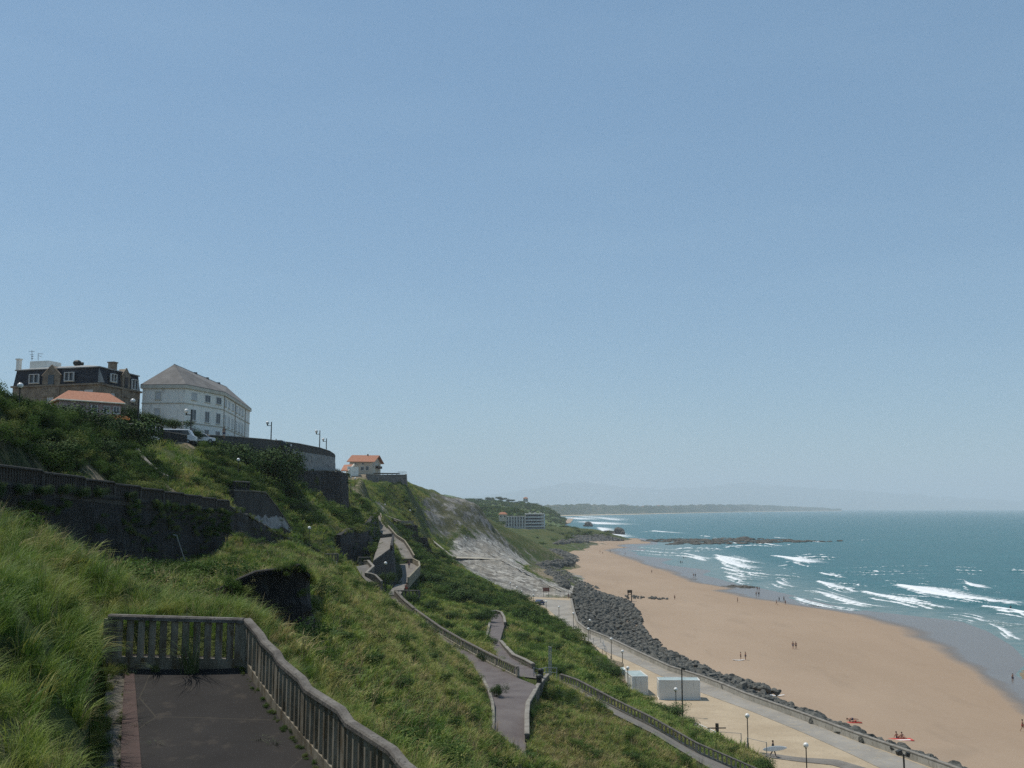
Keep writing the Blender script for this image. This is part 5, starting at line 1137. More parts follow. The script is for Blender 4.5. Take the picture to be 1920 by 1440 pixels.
# ---------------------------------------------------------------- lamps
def lamp_proto(label, loc, h=4.2, group='globe lamps along the promenade'):
    e = thing('street_lamp', label, 'street lamp', loc, group); x, y, z = loc
    MB().tube((x, y, z - .6), (x, y, z + 1.0), .085, .08, 10).tube((x, y, z + 1.0), (x, y, z + h - .42), .062, .055, 10).build('pole', 'metal_dark', e)
    MB().tube((x, y, z + h - .46), (x, y, z + h - .36), .07, .13, 10).build('collar', 'metal_dark', e)
    MB().ball((x, y, z + h - .12), .27, 16, 10).build('globe', 'globe', e, smooth=True); return e
lamps = [(1401, 1340, 'globe lamp beside the timber cross post, bush at its foot'), (1511, 1395, 'globe lamp nearest the photographer, its foot below the picture edge'), (1267, 1291, 'globe lamp in front of the lone white container'),
         (1177, 1251, 'globe lamp in front of the two adjoining white containers'), (1167, 1220, 'globe lamp behind the left edge of the two containers'), (1146, 1197, 'globe lamp by the thicket fence at the sandy end of the promenade'),
         (1106, 1162, 'globe lamp by the sea wall bend, farther of a close pair'), (1103, 1178, 'globe lamp by the wire enclosure, nearer of a close pair'), (1075, 1149, 'globe lamp at the tip of the bushes by the sea wall'),
         (1048, 1137, 'globe lamp in the middle of the pale paved promenade'), (1024, 1127, 'globe lamp by the small blue car at the far promenade end'), (1000, 1115, 'globe lamp at the far end of the promenade paving'),
         (978, 1108, 'far globe lamp in front of the scree, lowest of three above the bushes'), (969, 1100, 'far globe lamp in front of the scree, middle of three above the bushes'), (957, 1092, 'far globe lamp in front of the scree, topmost of three above the bushes')]
proto = None
for px, py, lab in lamps:
    p = onz(px, py, 10.15); loc = (p.x, p.y, 5.95)
    if proto is None: proto = lamp_proto(lab, loc)
    else: dup(proto, loc, label=lab)
slope_lamps = [(447, 862, 130, 'slender globe lamp among dark bushes beside the trapezoid wall'), (580, 990, 132, 'globe lamp beside the sloping stair parapet'), (723, 1056, 136, 'globe lamp in front of the wedge shaped terrace block'), (860, 1164, 150, 'short globe lamp in grass below the middle path balustrade'),
               (722, 946, 300, 'small globe lamp at the top of the steep path'), (769, 957, 300, 'tiny globe lamp on the cliff slope past the steep path'), (38, 723, 74, 'globe lamp half hidden in hilltop bushes before the mansard house'), (651, 888, 232, 'distant globe lamp by the end of the lower bastion, topmost of three'), (658, 895, 245, 'distant globe lamp beside the lower bastion, middle of three'), (666, 897, 255, 'distant globe lamp beside the lower bastion, farthest of three')]
for px, py, Y, lab in slope_lamps:
    p = at(px, py, Y); dup(proto, (p.x, p.y, p.z - 3.3), label=lab, group='globe lamps on the hillside', scale=.81)
def arm_lamp(label, px, ytop, ybase, Y, src=[None]):
    b, t = at(px, ybase, Y), at(px, ytop, Y)
    if src[0] is not None:
        e = dup(src[0], tuple(b), label=label, scale=(1, 1, (t.z - b.z) / src[1])); return e
    h = t.z - b.z; x, y, z = b
    e = thing('arm_lamp', label, 'street lamp', tuple(b), 'arm lamps on the upper promenade')
    MB().tube((x, y, z - .5), (x, y, z + h), .11, .09, 10).build('pole', 'metal_dark', e)
    MB().tube((x, y, z + h - .75), (x - .72, y, z + h - .75), .06, n=8).tube((x - .72, y, z + h - .8), (x - .72, y, z + h - .45), .09, .14, 8).build('arm', 'metal_dark', e)
    MB().ball((x - .72, y, z + h - .18), .30, 14, 9).build('globe', 'globe', e, smooth=True)
    src[0] = e; src.append(h); return e
arm_lamp('arm lamp on the plaza in front of the white building', 357, 768, 818, 140); arm_lamp('arm lamp in the plaza hedge beside the orange awning', 257.5, 749, 802, 126)
arm_lamp('arm lamp standing alone on the long promenade parapet', 508, 791, 827, 182); arm_lamp('tallest arm lamp near the curved end of the promenade', 599, 807, 843, 208); arm_lamp('shorter arm lamp at the curved end of the promenade', 611.5, 822, 852, 222)
p = onz(1280, 1343, 6.0); x, y, z = p
e = thing('floodlight_mast', 'tall dark floodlight mast in front of the lone container', 'light mast', tuple(p), 'dark floodlight masts'); MB().tube((x, y, z - .3), (x, y, z + 6.2), .1, .085, 10).build('pole', 'metal_dark', e)
MB().box((x + .22, y, z + 6.28), (.5, .35, .3), 0, (0, .3, 0)).build('floodlight', 'metal_dark', e)
p = onz(1694, 1445, 5.9); q = onz(1694, 1412, 10.2); x, y, z = q.x, q.y, 5.9
e = thing('floodlight_mast', 'dark mast with two floodlights beside the sea wall at the picture edge', 'light mast', (x, y, z), 'dark floodlight masts'); MB().tube((x, y, z - .3), (x, y, z + 4.2), .1, .085, 10).build('pole', 'metal_dark', e)
MB().box((x - .42, y, z + 4.35), (.5, .4, .42), .2, (0, -.3, 0)).build('floodlight', 'metal_dark', e); MB().box((x + .4, y, z + 4.15), (.34, .34, .42), 0, (0, .3, 0)).tube((x - .4, y, z + 4.1), (x + .4, y, z + 4.1), .05, n=6).build('floodlight', 'metal_dark', e)

# ---------------------------------------------------------------- containers
def container(label, a, b, depth, h, dirx=None, door=True):
    """a, b: front bottom corners on the ground"""
    a, b = Vector(a), Vector(b); u = (b - a).normalized(); n = Vector((u.y, -u.x, 0)); L = (b - a).length; k = -n * depth; up = Vector((0, 0, 1))
    e = thing('container', label, 'container', tuple((a + b) / 2), 'white containers on the sand')
    MB().obox(a + up * .08, u * L, k, up * (h - .16)).build('body', 'container', e, bevel=.03)
    MB().obox(a + up * (h - .08) + u * .12 - n * .12, u * (L - .24), -n * (depth - .24), up * .05).build('roof', 'cont_roof', e)
    f = MB(); pr = .03; w = .12
    for q in (a, a + u * (L - w), a + k + n * 0 - k.normalized() * w, a + u * (L - w) + k - k.normalized() * w):
        f.obox(q - u * (pr if (q - a).dot(u) < L / 2 else -pr) + (n if (q - a).dot(n) > -depth / 2 else -n) * pr, u * w, -n * w, up * h)
    for z in (0, h - w):
        f.obox(a + up * (z + .012) + n * (pr + .004) + u * w, u * (L - 2 * w), -n * .06, up * (w - .02)); f.obox(a + k + up * (z + .012) - n * (pr + .004) + u * w, u * (L - 2 * w), n * .06, up * (w - .02))
        f.obox(a - u * (pr + .004) + up * (z + .012) - n * w, u * .06, -n * (depth - 2 * w), up * (w - .02)); f.obox(a + u * (L + pr + .004) + up * (z + .012) - n * w, -u * .06, -n * (depth - 2 * w), up * (w - .02))
    f.build('frame', 'white', e)
    if door:
        d = MB(); d.obox(a - u * .045 + up * .25 - n * (depth * .3), u * .03, -n * .95, up * 2.1); o = d.build('door', 'shutter', e)
        MB().obox(a - u * .085 + up * 1.2 - n * (depth * .3 + .12), u * .04, -n * .1, up * .12).build('handle', 'metal_dark', o)
    return e
q = 6.0
container('long white container standing alone on the sand near the road', onz(1236, 1312, q), onz(1313, 1312.5, q), 2.5, 2.85)
a = onz(1186, 1303, q); b = onz(1215, 1302.5, q); container('white container whose end faces the photographer, nearer of two side by side', a, b, 5.2, 2.75)
c = onz(1169, 1291, q); d = onz(1187, 1290, q); c2 = container('white container with openings in its side, behind its twin', Vector((c.x - .1, c.y + 1.2, q)), Vector((a.x - .25, c.y + 1.2, q)), 6.0, 2.7, door=False)
for k in range(3):
    fr = MB(); x0, y0 = c.x - .1, c.y + 1.9 + 1.7 * k; fr.obox((x0 - .06, y0, 7.1), (.04, 0, 0), (0, .95, 0), (0, 0, .95)); fr.build('window', 'glass', c2)

# ---------------------------------------------------------------- vehicles on the plaza
def car(label, loc, rz, body, L=4.2, w=1.75, h=1.45, van=False, cat='car'):
    e = thing('parked_van' if van else 'parked_car', label, cat, loc, None, rz)
    prof = [(-.5, .2), (.5, .2), (.5, .52), (.42, .62), (.34, .98), (-.44, 1.0), (-.5, .8)] if van else [(-.5, .22), (.5, .22), (.5, .5), (.47, .56), (.27, .63), (.13, .98), (-.28, 1.0), (-.43, .66), (-.5, .62)]
    def side(pr, wy): return [(x * L, wy, z * h) for x, z in pr]
    def pm(name, ring_l, wy0, wy1, m, par):
        mb = MB(); n = len(ring_l); r0 = [(x, wy0, z) for x, _, z in ring_l]; mb.prism(r0, (0, wy1 - wy0, 0)); o = mb_build_local(mb, name, m, par); return o
    b = pm('body', side(prof, 0), -w / 2, w / 2, body, e); bv = b.modifiers.new('bevel', 'BEVEL'); bv.width = .08; bv.segments = 2
    gl = [(.36, .60), (.30, .92), (-.42, .94), (-.46, .7)] if van else [(.24, .64), (.12, .93), (-.26, .95), (-.38, .67)]
    for s in (-1, 1): pm('side_window', side(gl, 0), s * (w / 2 + .004), s * (w / 2 + .02), 'glass', e)
    mb = MB(); zz0, zz1 = (.64 * h, .95 * h); mb.obox((.30 * L, -w * .42, zz0), (0, w * .84, 0), (-.12 * L if not van else -.06 * L, 0, zz1 - zz0), (.03, 0, .03)); mb_build_local(mb, 'windscreen', 'glass', e)
    for sx in (-.31, .31):
        for s in (-1, 1):
            mb = MB().tube((sx * L, s * (w / 2 - .2), .31), (sx * L, s * (w / 2 + .01), .31), .31, n=16); o = mb_build_local(mb, 'wheel', 'black', e)
            mb = MB().tube((sx * L, s * (w / 2 - .1), .31), (sx * L, s * (w / 2 + .02), .31), .17, n=12); r_ = mb_build_local(mb, 'rim', 'metal_grey', o)
    for s in (-1, 1): mb_build_local(MB().box((.5 * L - .02, s * w * .36, .48 * h), (.08, .3, .14)), 'headlight', 'globe', e)
    return e
def mb_build_local(mb, name, m, par):
    me = bpy.data.meshes.new(name); me.from_pydata([Vector(v) for v in mb.v], [], mb.f); me.materials.append(M[m]); o = bpy.data.objects.new(name, me); COL.objects.link(o); o.parent = par; return o
p = at(333, 806, 139); car('white van parked behind the grey plaza wall before the white building', (p.x, p.y, p.z - 2.0), .15, 'car_white', 5.2, 1.9, 2.05, True, 'van')
p = at(377, 816, 146); car('pale car partly hidden behind the sloping start of the promenade wall', (p.x, p.y, p.z - 1.2), .4, 'car_white', 4.0, 1.7, 1.4)
p = at(524, 826, 181); car('dark car on the upper promenade, only its roof above the parapet', (p.x, p.y, p.z - 1.45), .1, 'car_dark', 4.3, 1.75, 1.5)
p = onz(1012, 1134, 6.0); car('small blue car parked at the far end of the promenade', (p.x, p.y, 6.05), 1.1, 'blue', 3.8, 1.6, 1.4)

# ---------------------------------------------------------------- small things
def post_fence(label, pts, h, mats='metal_grey', name='fence', n_rails=2, r=.03):
    e = thing(name, label, 'fence', tuple(pts[0]))
    for p in pts: MB().tube(p - Vector((0, 0, .4)), p + Vector((0, 0, h)), r * 1.5, n=6).build('post', mats, e)
    mb = MB()
    for a, b in zip(pts, pts[1:]):
        for k in range(n_rails): z = Vector((0, 0, h * (.97 - .45 * k))); mb.tube(a + z, b + z, r, n=5)
    mb.build('rail', mats, e); return e
def G(px, py): return ground_px(px, py) or onz(px, py, 6.0)
post_fence('thin wire fence with weathered posts along the bushes left of the containers', [onz(x, y, 6) for x, y in [(1130, 1233), (1137, 1240), (1145, 1247), (1152, 1255), (1157, 1264), (1160, 1275), (1163, 1287), (1168, 1298)]], 1.6, 'wood', n_rails=3, r=.025)
post_fence('low grey wire enclosure at the end of the bushes by the promenade', [onz(x, y, 6) for x, y in [(1104, 1213), (1113, 1207), (1126, 1205), (1131, 1212), (1134, 1222), (1118, 1224)]], 1.2, 'metal_grey')
post_fence('metal barrier by the surfer on the sand', [onz(x, y, 6) for x, y in [(1352, 1391), (1390, 1394)]], 1.2, 'metal_grey', 'barrier', 1)
post_fence('rail barrier right beside the walking surfer', [onz(x, y, 6) for x, y in [(1402, 1415), (1438, 1424)]], 1.9, 'metal_grey', 'barrier', 1)
post_fence('broken wire fence among weeds in front of the containers', [onz(x, y, 6) for x, y in [(1196, 1311), (1205, 1314), (1216, 1316), (1232, 1318)]], .9, 'wood', r=.02)
post_fence('pale site fence closing the far promenade end below the scree', [onz(x, y, 6) for x, y in [(1042, 1118), (1050, 1118.5), (1058, 1119), (1066, 1119)]], 2.0, 'metal_grey', n_rails=3)
post_fence('white fence in the grass beside the timber cross post', [onz(x, y, 6) for x, y in [(1305, 1369), (1317, 1374), (1330, 1380), (1342, 1386)]], .9, 'white', r=.05)
p = onz(1345, 1384, 6); x, y, z = p
e = thing('cross_post', 'thick weathered timber post with a crossbar at the grass edge', 'timber post', tuple(p)); MB().tube((x, y, z - .3), (x, y, z + 1.75), .24, .21, 10).build('post', 'wood', e); MB().box((x - .1, y - .25, z + 1.25), (2.3, .12, .12), .06).build('crossbar', 'wood', e)
MB().tube((x + .2, y, z + .7), (x + 1.0, y - .3, z + .05), .05, n=6).tube((x - .2, y, z + .7), (x - .8, y - .3, z + .05), .05, n=6).build('brace', 'wood', e)
p = onz(1024, 1119, 6); x, y, z = p
e = thing('sign_board', 'brownish red notice board on two posts below the scree', 'sign', tuple(p))
for s in (-.8, .8): MB().tube((x + s, y, z - .2), (x + s, y, z + 2.8), .06, n=6).build('post', 'metal_dark', e)
MB().box((x, y - .08, z + 2.3), (2.1, .06, 1.2)).build('board', 'signred', e)
def watch(px, py, label, s=1.0):
    p = sand_px(px, py); x, y, z = p
    e = thing('watch_frame', label, 'watch tower', tuple(p), 'timber watch frames on the beach')
    for a in (-.6, .6):
        for b in (-.4, .4): MB().tube((x + a * s, y + b, z - .3), (x + a * s * .9, y + b, z + 3.6 * s), .13, n=6).build('leg', 'wood', e)
    MB().box((x, y - .4, z + 2.3 * s), (1.3 * s, .12, .2)).build('crossbar', 'wood', e); MB().box((x, y, z + 3.2 * s), (1.5 * s, 1.0, .9 * s)).build('cabin', 'wood', e)
watch(1181, 1127.5, 'dark timber watch frame beside a line of rocks on the beach', 1.05); watch(1057.5, 1029, 'tiny far timber frame near the boulder point', 1.5)
for k, (px, py, Y, h, lab) in enumerate([(1014, 1279, 98.5, 1.35, 'dark litter bin at the path junction, behind its twin'), (1011, 1291, 96, 1.35, 'dark litter bin against the pale parapet, nearer of the pair')]):
    p = at(px, py, Y); x, y, z = p; e = thing('litter_bin', lab, 'bin', tuple(p), 'bins at the path junction')
    MB().tube((x, y, z - .2), (x, y, z + h - .35), .24, .27, 12).build('body', 'metal_dark', e); MB().tube((x, y, z + h - .35), (x, y, z + h - .2), .31, .31, 12).ball((x, y, z + h - .2), .3, 12, 6, (1, 1, .6)).build('lid', 'metal_dark', e)
    MB().box((x, y - .27, z + h - .5), (.3, .04, .1)).build('slot', 'black', e)
for px, yt, yb, Y, lab in ((1029.5, 1213, 1264, 103, 'thin grey pole behind the bins, the left of two'), (1033, 1214, 1264, 103.5, 'thin grey pole behind the bins, the right of two')):
    a, b = at(px, yb, Y), at(px, yt, Y); e = thing('pole', lab, 'pole', tuple(a), 'thin grey poles at the junction'); MB().tube(a - Vector((0, 0, .5)), b, .06, n=8).build('shaft', 'metal_grey', e); MB().ball(b, .08, 8, 6).build('cap', 'metal_grey', e)
a, b = at(349, 1049, 82), at(331, 1004, 81); e = thing('pole', 'tilted thin pale pole in front of the long black wall', 'pole', tuple(a)); MB().tube(a - Vector((0, 0, .4)), b, .05, n=8).build('shaft', 'metal_grey', e); MB().tube(b, b + Vector((-.3, 0, .05)), .05, n=6).build('arm', 'metal_grey', e)
p = at(1002, 1266, 100); post_fence('grey metal guard rail beside the bins at the junction', [at(1001, 1271, 99.5), at(1012, 1274, 100), at(1024, 1270, 101.5), at(1044, 1271, 104)], 1.0, 'metal_grey', 'guard_rail', 2)
# ---------------------------------------------------------------- rocks
def rock_mesh(name, seed, n=14, m=9):
    r = random.Random(seed); mb = MB().ball((0, 0, 0), 1.0, n, m)
    V = np.array(mb.v); nrm = V / np.linalg.norm(V, axis=1)[:, None]
    V = V * (1 + (fbm(nrm[:, 0] * 2.2 + seed, nrm[:, 1] * 2.2 + nrm[:, 2] * 1.7, seed, 3)[:, None] - .5) * .5)
    for _ in range(11):
        d = Vector((r.gauss(0, 1), r.gauss(0, 1), r.gauss(0, 1))).normalized(); h = r.uniform(.58, .86); k = V @ np.array(d) - h
        V -= np.clip(k, 0, None)[:, None] * np.array(d)[None, :]
    V *= np.array([r.uniform(.9, 1.2), r.uniform(.75, 1.0), r.uniform(.55, .8)])
    return V, mb.f
ROCKS = [rock_mesh('r', s) for s in range(10)]
RMESH = []
for k, (V, f) in enumerate(ROCKS):
    me = bpy.data.meshes.new('boulder'); me.from_pydata(V.tolist(), [], f); me.materials.append(M['rock']); RMESH.append(me)
def rock_mat3(rx, ry, rz): return np.array(Euler((rx, ry, rz)).to_matrix())
def merged_rocks(name, items, m, small=False):
    """items: (x, y, z, size, variant, (rx, ry, rz), squash)"""
    Vs, Fs, b = [], [], 0
    for x, y, z, s, k, rot, sq in items:
        V, f = ROCKS[k]; W_ = (V @ rock_mat3(*rot).T) * np.array([s, s, s * sq]) + np.array([x, y, z]); Vs.append(W_); Fs += [tuple(b + i for i in q) for q in f]; b += len(V)
    me = bpy.data.meshes.new(name); me.from_pydata(np.concatenate(Vs).tolist(), [], Fs); me.materials.append(M[m]); o = bpy.data.objects.new(name, me); COL.objects.link(o); return o
wy = np.array([p.y for p in SW])[::-1]; wx = np.array([p.x for p in SW])[::-1]
tl = [onz(*q, 2.2) for q in TOE[9:]]; ty = np.array([p.y for p in tl])[::-1]; tx = np.array([p.x for p in tl])[::-1]
o_ = np.argsort(wy); wy, wx = wy[o_], wx[o_]; o_ = np.argsort(ty); ty, tx = ty[o_], tx[o_]
rk = random.Random(21); items = []
for _ in range(5200):
    Y = 92 + (372 - 92) * rk.random() ** 1.15
    xa, xb = float(np.interp(Y, wy, wx)) + .9, float(np.interp(Y, ty, tx)) + 1.0
    if Y > 322: xa = float(np.interp(Y, [322, 372], [19.5, 24]))
    if xb - xa < 1.5: continue
    if Y < 170: xa -= .3; xb = min(xb, xa + 4 + max(0, Y - 120) * .1)
    t = rk.random(); x = xa + (xb - xa) * t; s = rk.uniform(.3, .85) * (1.0 if rk.random() < .85 else 1.6)
    edge = 6.5 - (4.4 if Y > 190 else 1.6 + max(0, Y - 150) * .05)  * min(1, t * 1.02) ** .85
    z = max(drop(x, Y), edge - .35) + rk.uniform(-.15, .3) * s
    items.append((x, Y, z, s, rk.randrange(10), (rk.uniform(-.5, .5), rk.uniform(-.5, .5), rk.uniform(0, 6.28)), 1.0))
items.sort(key=lambda i: -(i[3] / i[1]) * (1 if i[0] / i[1] < .53 else .01))
vis_rocks = [i for i in items if onz is not None]
for (x, y, z, s, k, rot, sq) in items[:290]:
    o = bpy.data.objects.new('boulder', RMESH[k]); COL.objects.link(o); o.location = (x, y, z); o.rotation_euler = rot; o.scale = (s, s, s)
    tag(o, 'dark grey angular boulder in the rock armour outside the sea wall', 'boulder', 'rock armour boulders', 'thing')
tag(merged_rocks('rock_armour', items[290:], 'rock'), kind='stuff')
# packed stones under the boulders so no sand shows between them
def inpoly(x, y, P):
    c = False; j = len(P) - 1
    for i in range(len(P)):
        if (P[i][1] > y) != (P[j][1] > y) and x < (P[j][0] - P[i][0]) * (y - P[i][1]) / (P[j][1] - P[i][1]) + P[i][0]: c = not c
        j = i
    return c
def rocks_in(poly, n, smin, smax, zf, seed, sq=1.0):
    r = random.Random(seed); out = []; xs, ys = [p[0] for p in poly], [p[1] for p in poly]
    while len(out) < n:
        px, py = r.uniform(min(xs), max(xs)), r.uniform(min(ys), max(ys))
        if not inpoly(px, py, poly): continue
        z = zf(px, py); p = onz(px, py, z); h_ = TERR.ray_cast(Vector((0, 0, H)), ray(px, py).normalized())[0]; p = h_ if h_ and h_.y < p.y and sq > .9 else p; z = p.z
        if z > 6.5 and sq > .9: n -= 1; continue
        s = r.uniform(smin, smax) ; out.append((p.x, p.y, z - s * (.25 if sq > .9 else -.02), s, r.randrange(10), (r.uniform(-.4, .4), r.uniform(-.4, .4), r.uniform(0, 6.28)), sq))
    return out
pile = [(985, 1052), (1010, 1038), (1030, 1028), (1055, 1033), (1084, 1045), (1080, 1054), (1048, 1061), (1008, 1060)]
it = rocks_in(pile, 900, 1.4, 3.0, lambda x, y: 1.5 + max(0, (1084 - x)) * .045, 3)
stones = [(1006, 1058), (1046, 1063), (1064, 1072), (1088, 1088), (1126, 1103), (1100, 1108), (1084, 1098), (1060, 1090), (1030, 1076)]
it += rocks_in(stones, 420, .4, 1.1, lambda x, y: 2.2 + max(0, (1075 - x)) * .03, 4)
it += rocks_in([(1012, 1062), (1030, 1068), (1058, 1090), (1070, 1100), (1056, 1102), (1040, 1092), (1020, 1074)], 160, 1.2, 2.4, lambda x, y: 3.6, 6)
it += rocks_in([(1000, 1020), (1020, 1010), (1060, 1007), (1125, 1004), (1166, 1013), (1130, 1016), (1080, 1017), (1040, 1020)], 700, 2.0, 4.2, lambda x, y: 1.5 + max(0, 1150 - x) * .012, 5)
tag(merged_rocks('rock_armour', it, 'rock'), kind='stuff')
row = rocks_in([(1172, 1122), (1255, 1125.5), (1255, 1128), (1172, 1128)], 46, .35, .85, lambda x, y: 1.0, 8)
for (x, y, z, s, k, rot, sq) in row:
    o = bpy.data.objects.new('boulder', RMESH[k]); COL.objects.link(o); z = drop(x, y) + s * .2; o.location = (x, y, z); o.rotation_euler = rot; o.scale = (s, s, s)
    tag(o, 'small dark boulder in a line across the beach beside the watch frame', 'boulder', 'boulders across the beach', 'thing')
def reef(name, label, poly, n, smin, smax, sq, seed, extra=()):
    o = merged_rocks(name, rocks_in(poly, n, smin, smax, lambda x, y: .15, seed, sq) + list(extra), 'rock_far'); tag(o, label, 'rocks', None, 'thing'); return o
big = []
for px, py, s in ((1396, 1011, 9), (1388, 1012, 6), (1408, 1012, 6), (1440, 1013, 4), (1480, 1013.5, 4.5), (1515, 1014.5, 3), (1575, 1015, 4)):
    p = onz(px, py, 0); big.append((p.x, p.y, .4, s, int(px) % 10, (.1, .1, px), .5))
reef('rock_reef', 'long dark rock reef reaching from the far beach into the sea', [(1185, 1014.5), (1240, 1011), (1330, 1009.5), (1420, 1010), (1500, 1013.5), (1560, 1015.5), (1480, 1017), (1390, 1020), (1290, 1021), (1236, 1021), (1262, 1017), (1210, 1015.5)], 420, 1.6, 5.0, .32, 9, big)
for lab, poly, n, a, b in (('flat dark rock patch at the water edge, largest of the beach patches', [(1349, 1099), (1375, 1097.5), (1420, 1100.5), (1400, 1103), (1365, 1102.5)], 60, .6, 1.6),
                     ('low dark rock patch in the sand past the boulder line', [(1308, 1128), (1330, 1126.5), (1345, 1129), (1358, 1130.5), (1325, 1131.5)], 40, .4, 1.1), ('thin dark rock streak in wet sand near the group of four walkers', [(1495, 1135), (1530, 1136), (1546, 1137), (1510, 1138)], 30, .3, .8),
                     ('small dark rock patch below the far shore break', [(1250, 1084), (1274, 1085), (1262, 1087)], 20, .5, 1.2), ('small dark rock patch left of the walking pair near the water', [(1292, 1086), (1312, 1086.5), (1300, 1088)], 18, .5, 1.2),
                     ('thin scattered dark stones beside a lone walker on the sand', [(1380, 1130), (1420, 1131), (1400, 1132.5)], 16, .25, .6)):
    reef('beach_rocks', lab, poly, n, a, b, .35, len(lab))
def stack(label, px, py, w, h, seed):
    p = onz(px, py, 0); o = merged_rocks('sea_stack', [(p.x, p.y, h * .3, w, seed, (0, .1, 1.0), h / w * .75), (p.x + w * .4, p.y - 3, h * .15, w * .7, seed + 1, (.2, 0, 2), h / w * .7), (p.x - w * .5, p.y, h * .1, w * .6, seed + 2, (.2, .1, 0), h / w * .5)], 'rock_far'); tag(o, label, 'rock', None, 'thing')
stack('large blocky rock stack off the headland point', 1160, 1002.5, 8.5, 11, 2); stack('lower sloping rock stack between headland and blocky stack', 1143, 1002.5, 10.5, 8, 5); stack('small rock pinnacle in the surf behind the headland', 1103, 987, 9, 11, 1)

l_g = PATHS['landing'][0]
# ---------------------------------------------------------------- vegetation prototypes
def leafmat(name, cols, rough=.6, spec=.25, noise_scale=.12):
    m, t, p = mat(name); a = nd(t, 'ShaderNodeAttribute', attribute_type='INSTANCER', attribute_name='tint')
    n = noise(t, posn(t), noise_scale, 4, .6); f = mth(t, 'ADD', mth(t, 'MULTIPLY', a.outputs['Fac'], .55), mth(t, 'MULTIPLY', n, .55))
    c = ramp(t, f, cols); g = noise(t, posn(t), 9, 2)
    c = mixc(t, ramp(t, g, [(.35, (.0, .0, .0)), (.65, (1, 1, 1))]), mixc(t, .35, c, (0, 0, 0)), c)
    t.links.new(c, p.inputs['Base Color']); p.inputs['Roughness'].default_value = rough; p.inputs['Specular IOR Level'].default_value = spec
    tr = nd(t, 'ShaderNodeBsdfTranslucent'); t.links.new(c, tr.inputs[0]); mx = nd(t, 'ShaderNodeMixShader'); mx.inputs[0].default_value = .3
    o = [k for k in t.nodes if k.type == 'OUTPUT_MATERIAL'][0]; t.links.new(p.outputs[0], mx.inputs[1]); t.links.new(tr.outputs[0], mx.inputs[2]); t.links.new(mx.outputs[0], o.inputs[0]); return m
M['blade'] = leafmat('grass_blades', [(.20, (.042, .10, .016)), (.36, (.115, .215, .032)), (.52, (.235, .315, .055)), (.68, (.36, .35, .10)), (.85, (.42, .34, .15))])
M['leaf'] = leafmat('bush_leaves', [(.18, (.014, .034, .008)), (.38, (.036, .078, .017)), (.56, (.085, .15, .032)), (.76, (.18, .21, .06))], .75, .08)
M['leaf_solid'] = surf('shrub_leaves', (.022, .045, .012), (.055, .098, .024), .8, c3=(.085, .12, .032), scale3=3, bump=0, rough=.75, spec=.1)
PROTO = {}
def proto_coll(key, meshes):
    c = bpy.data.collections.new('plants_' + key)
    for k, me in enumerate(meshes): c.objects.link(bpy.data.objects.new('%s_%02d' % (key, k), me))
    PROTO[key] = c; return c
def tuft_mesh(seed, n, L, w, segs, spread, r0, lean=(.25, -.1), stalk=0):
    r = random.Random(seed); V, Fc = [], []
    for b in range(n):
        az = r.uniform(0, 2 * math.pi); rad = r0 * math.sqrt(r.random()); bx, by = rad * math.cos(az), rad * math.sin(az)
        l = L * r.uniform(.55, 1.1); sp = spread * r.uniform(.3, 1.2); a2 = az + r.gauss(0, .6); ox, oy = math.cos(a2) * sp + lean[0] * r.uniform(.4, 1.4), math.sin(a2) * sp + lean[1]
        tx_, ty_ = -math.sin(a2), math.cos(a2); base = len(V)
        for k in range(segs + 1):
            t = k / segs; h = l * (t - .38 * t ** 2.4 * min(1.3, math.hypot(ox, oy) * 1.6 / L + .2)); q = l * t ** 1.9 / L
            ww = w * (1 - .9 * t) * .5
            c = (bx + ox * q, by + oy * q, h - .04)
            V.append((c[0] - tx_ * ww, c[1] - ty_ * ww, c[2])); V.append((c[0] + tx_ * ww, c[1] + ty_ * ww, c[2]))
        for k in range(segs): i = base + 2 * k; Fc.append((i, i + 1, i + 3, i + 2))
    me = bpy.data.meshes.new('tuft'); me.from_pydata(V, [], Fc); me.materials.append(M['blade']); return me
def clump_mesh(seed, n, leaf, m, flat=.8, lobes=5):
    r = random.Random(seed); cs = [(r.gauss(0, .35), r.gauss(0, .35), .35 + r.random() * .35, r.uniform(.28, .5)) for _ in range(lobes)]; V, Fc = [], []
    for k in range(n):
        cx, cy, cz, cr = cs[k % lobes]; d = Vector((r.gauss(0, 1), r.gauss(0, 1), r.gauss(0, 1) * .9)).normalized(); p = Vector((cx, cy, cz * flat)) + d * cr * (r.random() ** .35)
        if p.z < -.05: continue
        nn = (d + Vector((r.gauss(0, .5), r.gauss(0, .5), r.gauss(0, .5) + .4))).normalized(); x = nn.orthogonal().normalized(); y = nn.cross(x); a = r.uniform(0, 6.28); x, y = x * math.cos(a) + y * math.sin(a), y * math.cos(a) - x * math.sin(a)
        s = leaf * r.uniform(.6, 1.3); b = len(V); V += [p - x * s, p - y * s * .45, p + x * s, p + y * s * .45]; Fc.append((b, b + 1, b + 2, b + 3))
    me = bpy.data.meshes.new('clump'); me.from_pydata([tuple(v) for v in V], [], Fc); me.materials.append(M[m] if isinstance(m, str) else m); return me
M['straw'] = surf('dry_stalks', (.22, .17, .09), (.34, .27, .15), 5, bump=0)
def strawed(me): me.materials.clear(); me.materials.append(M['straw']); return me
proto_coll('near', [strawed(tuft_mesh(90, 10, 1.15, .009, 4, .3, .14, (.16, -.05))), tuft_mesh(91, 34, .55, .022, 4, .7, .2, (.1, -.05))] + [tuft_mesh(s, 60, .85, .013, 5, .55, .16, (.18, -.08)) for s in range(5)])
proto_coll('mid', [strawed(tuft_mesh(92, 12, .85, .022, 3, .25, .2, (.1, -.05))), tuft_mesh(93, 16, .4, .06, 3, .5, .25, (.05, 0))] + [tuft_mesh(20 + s, 22, .62, .030, 3, .42, .22, (.10, -.05)) for s in range(5)])
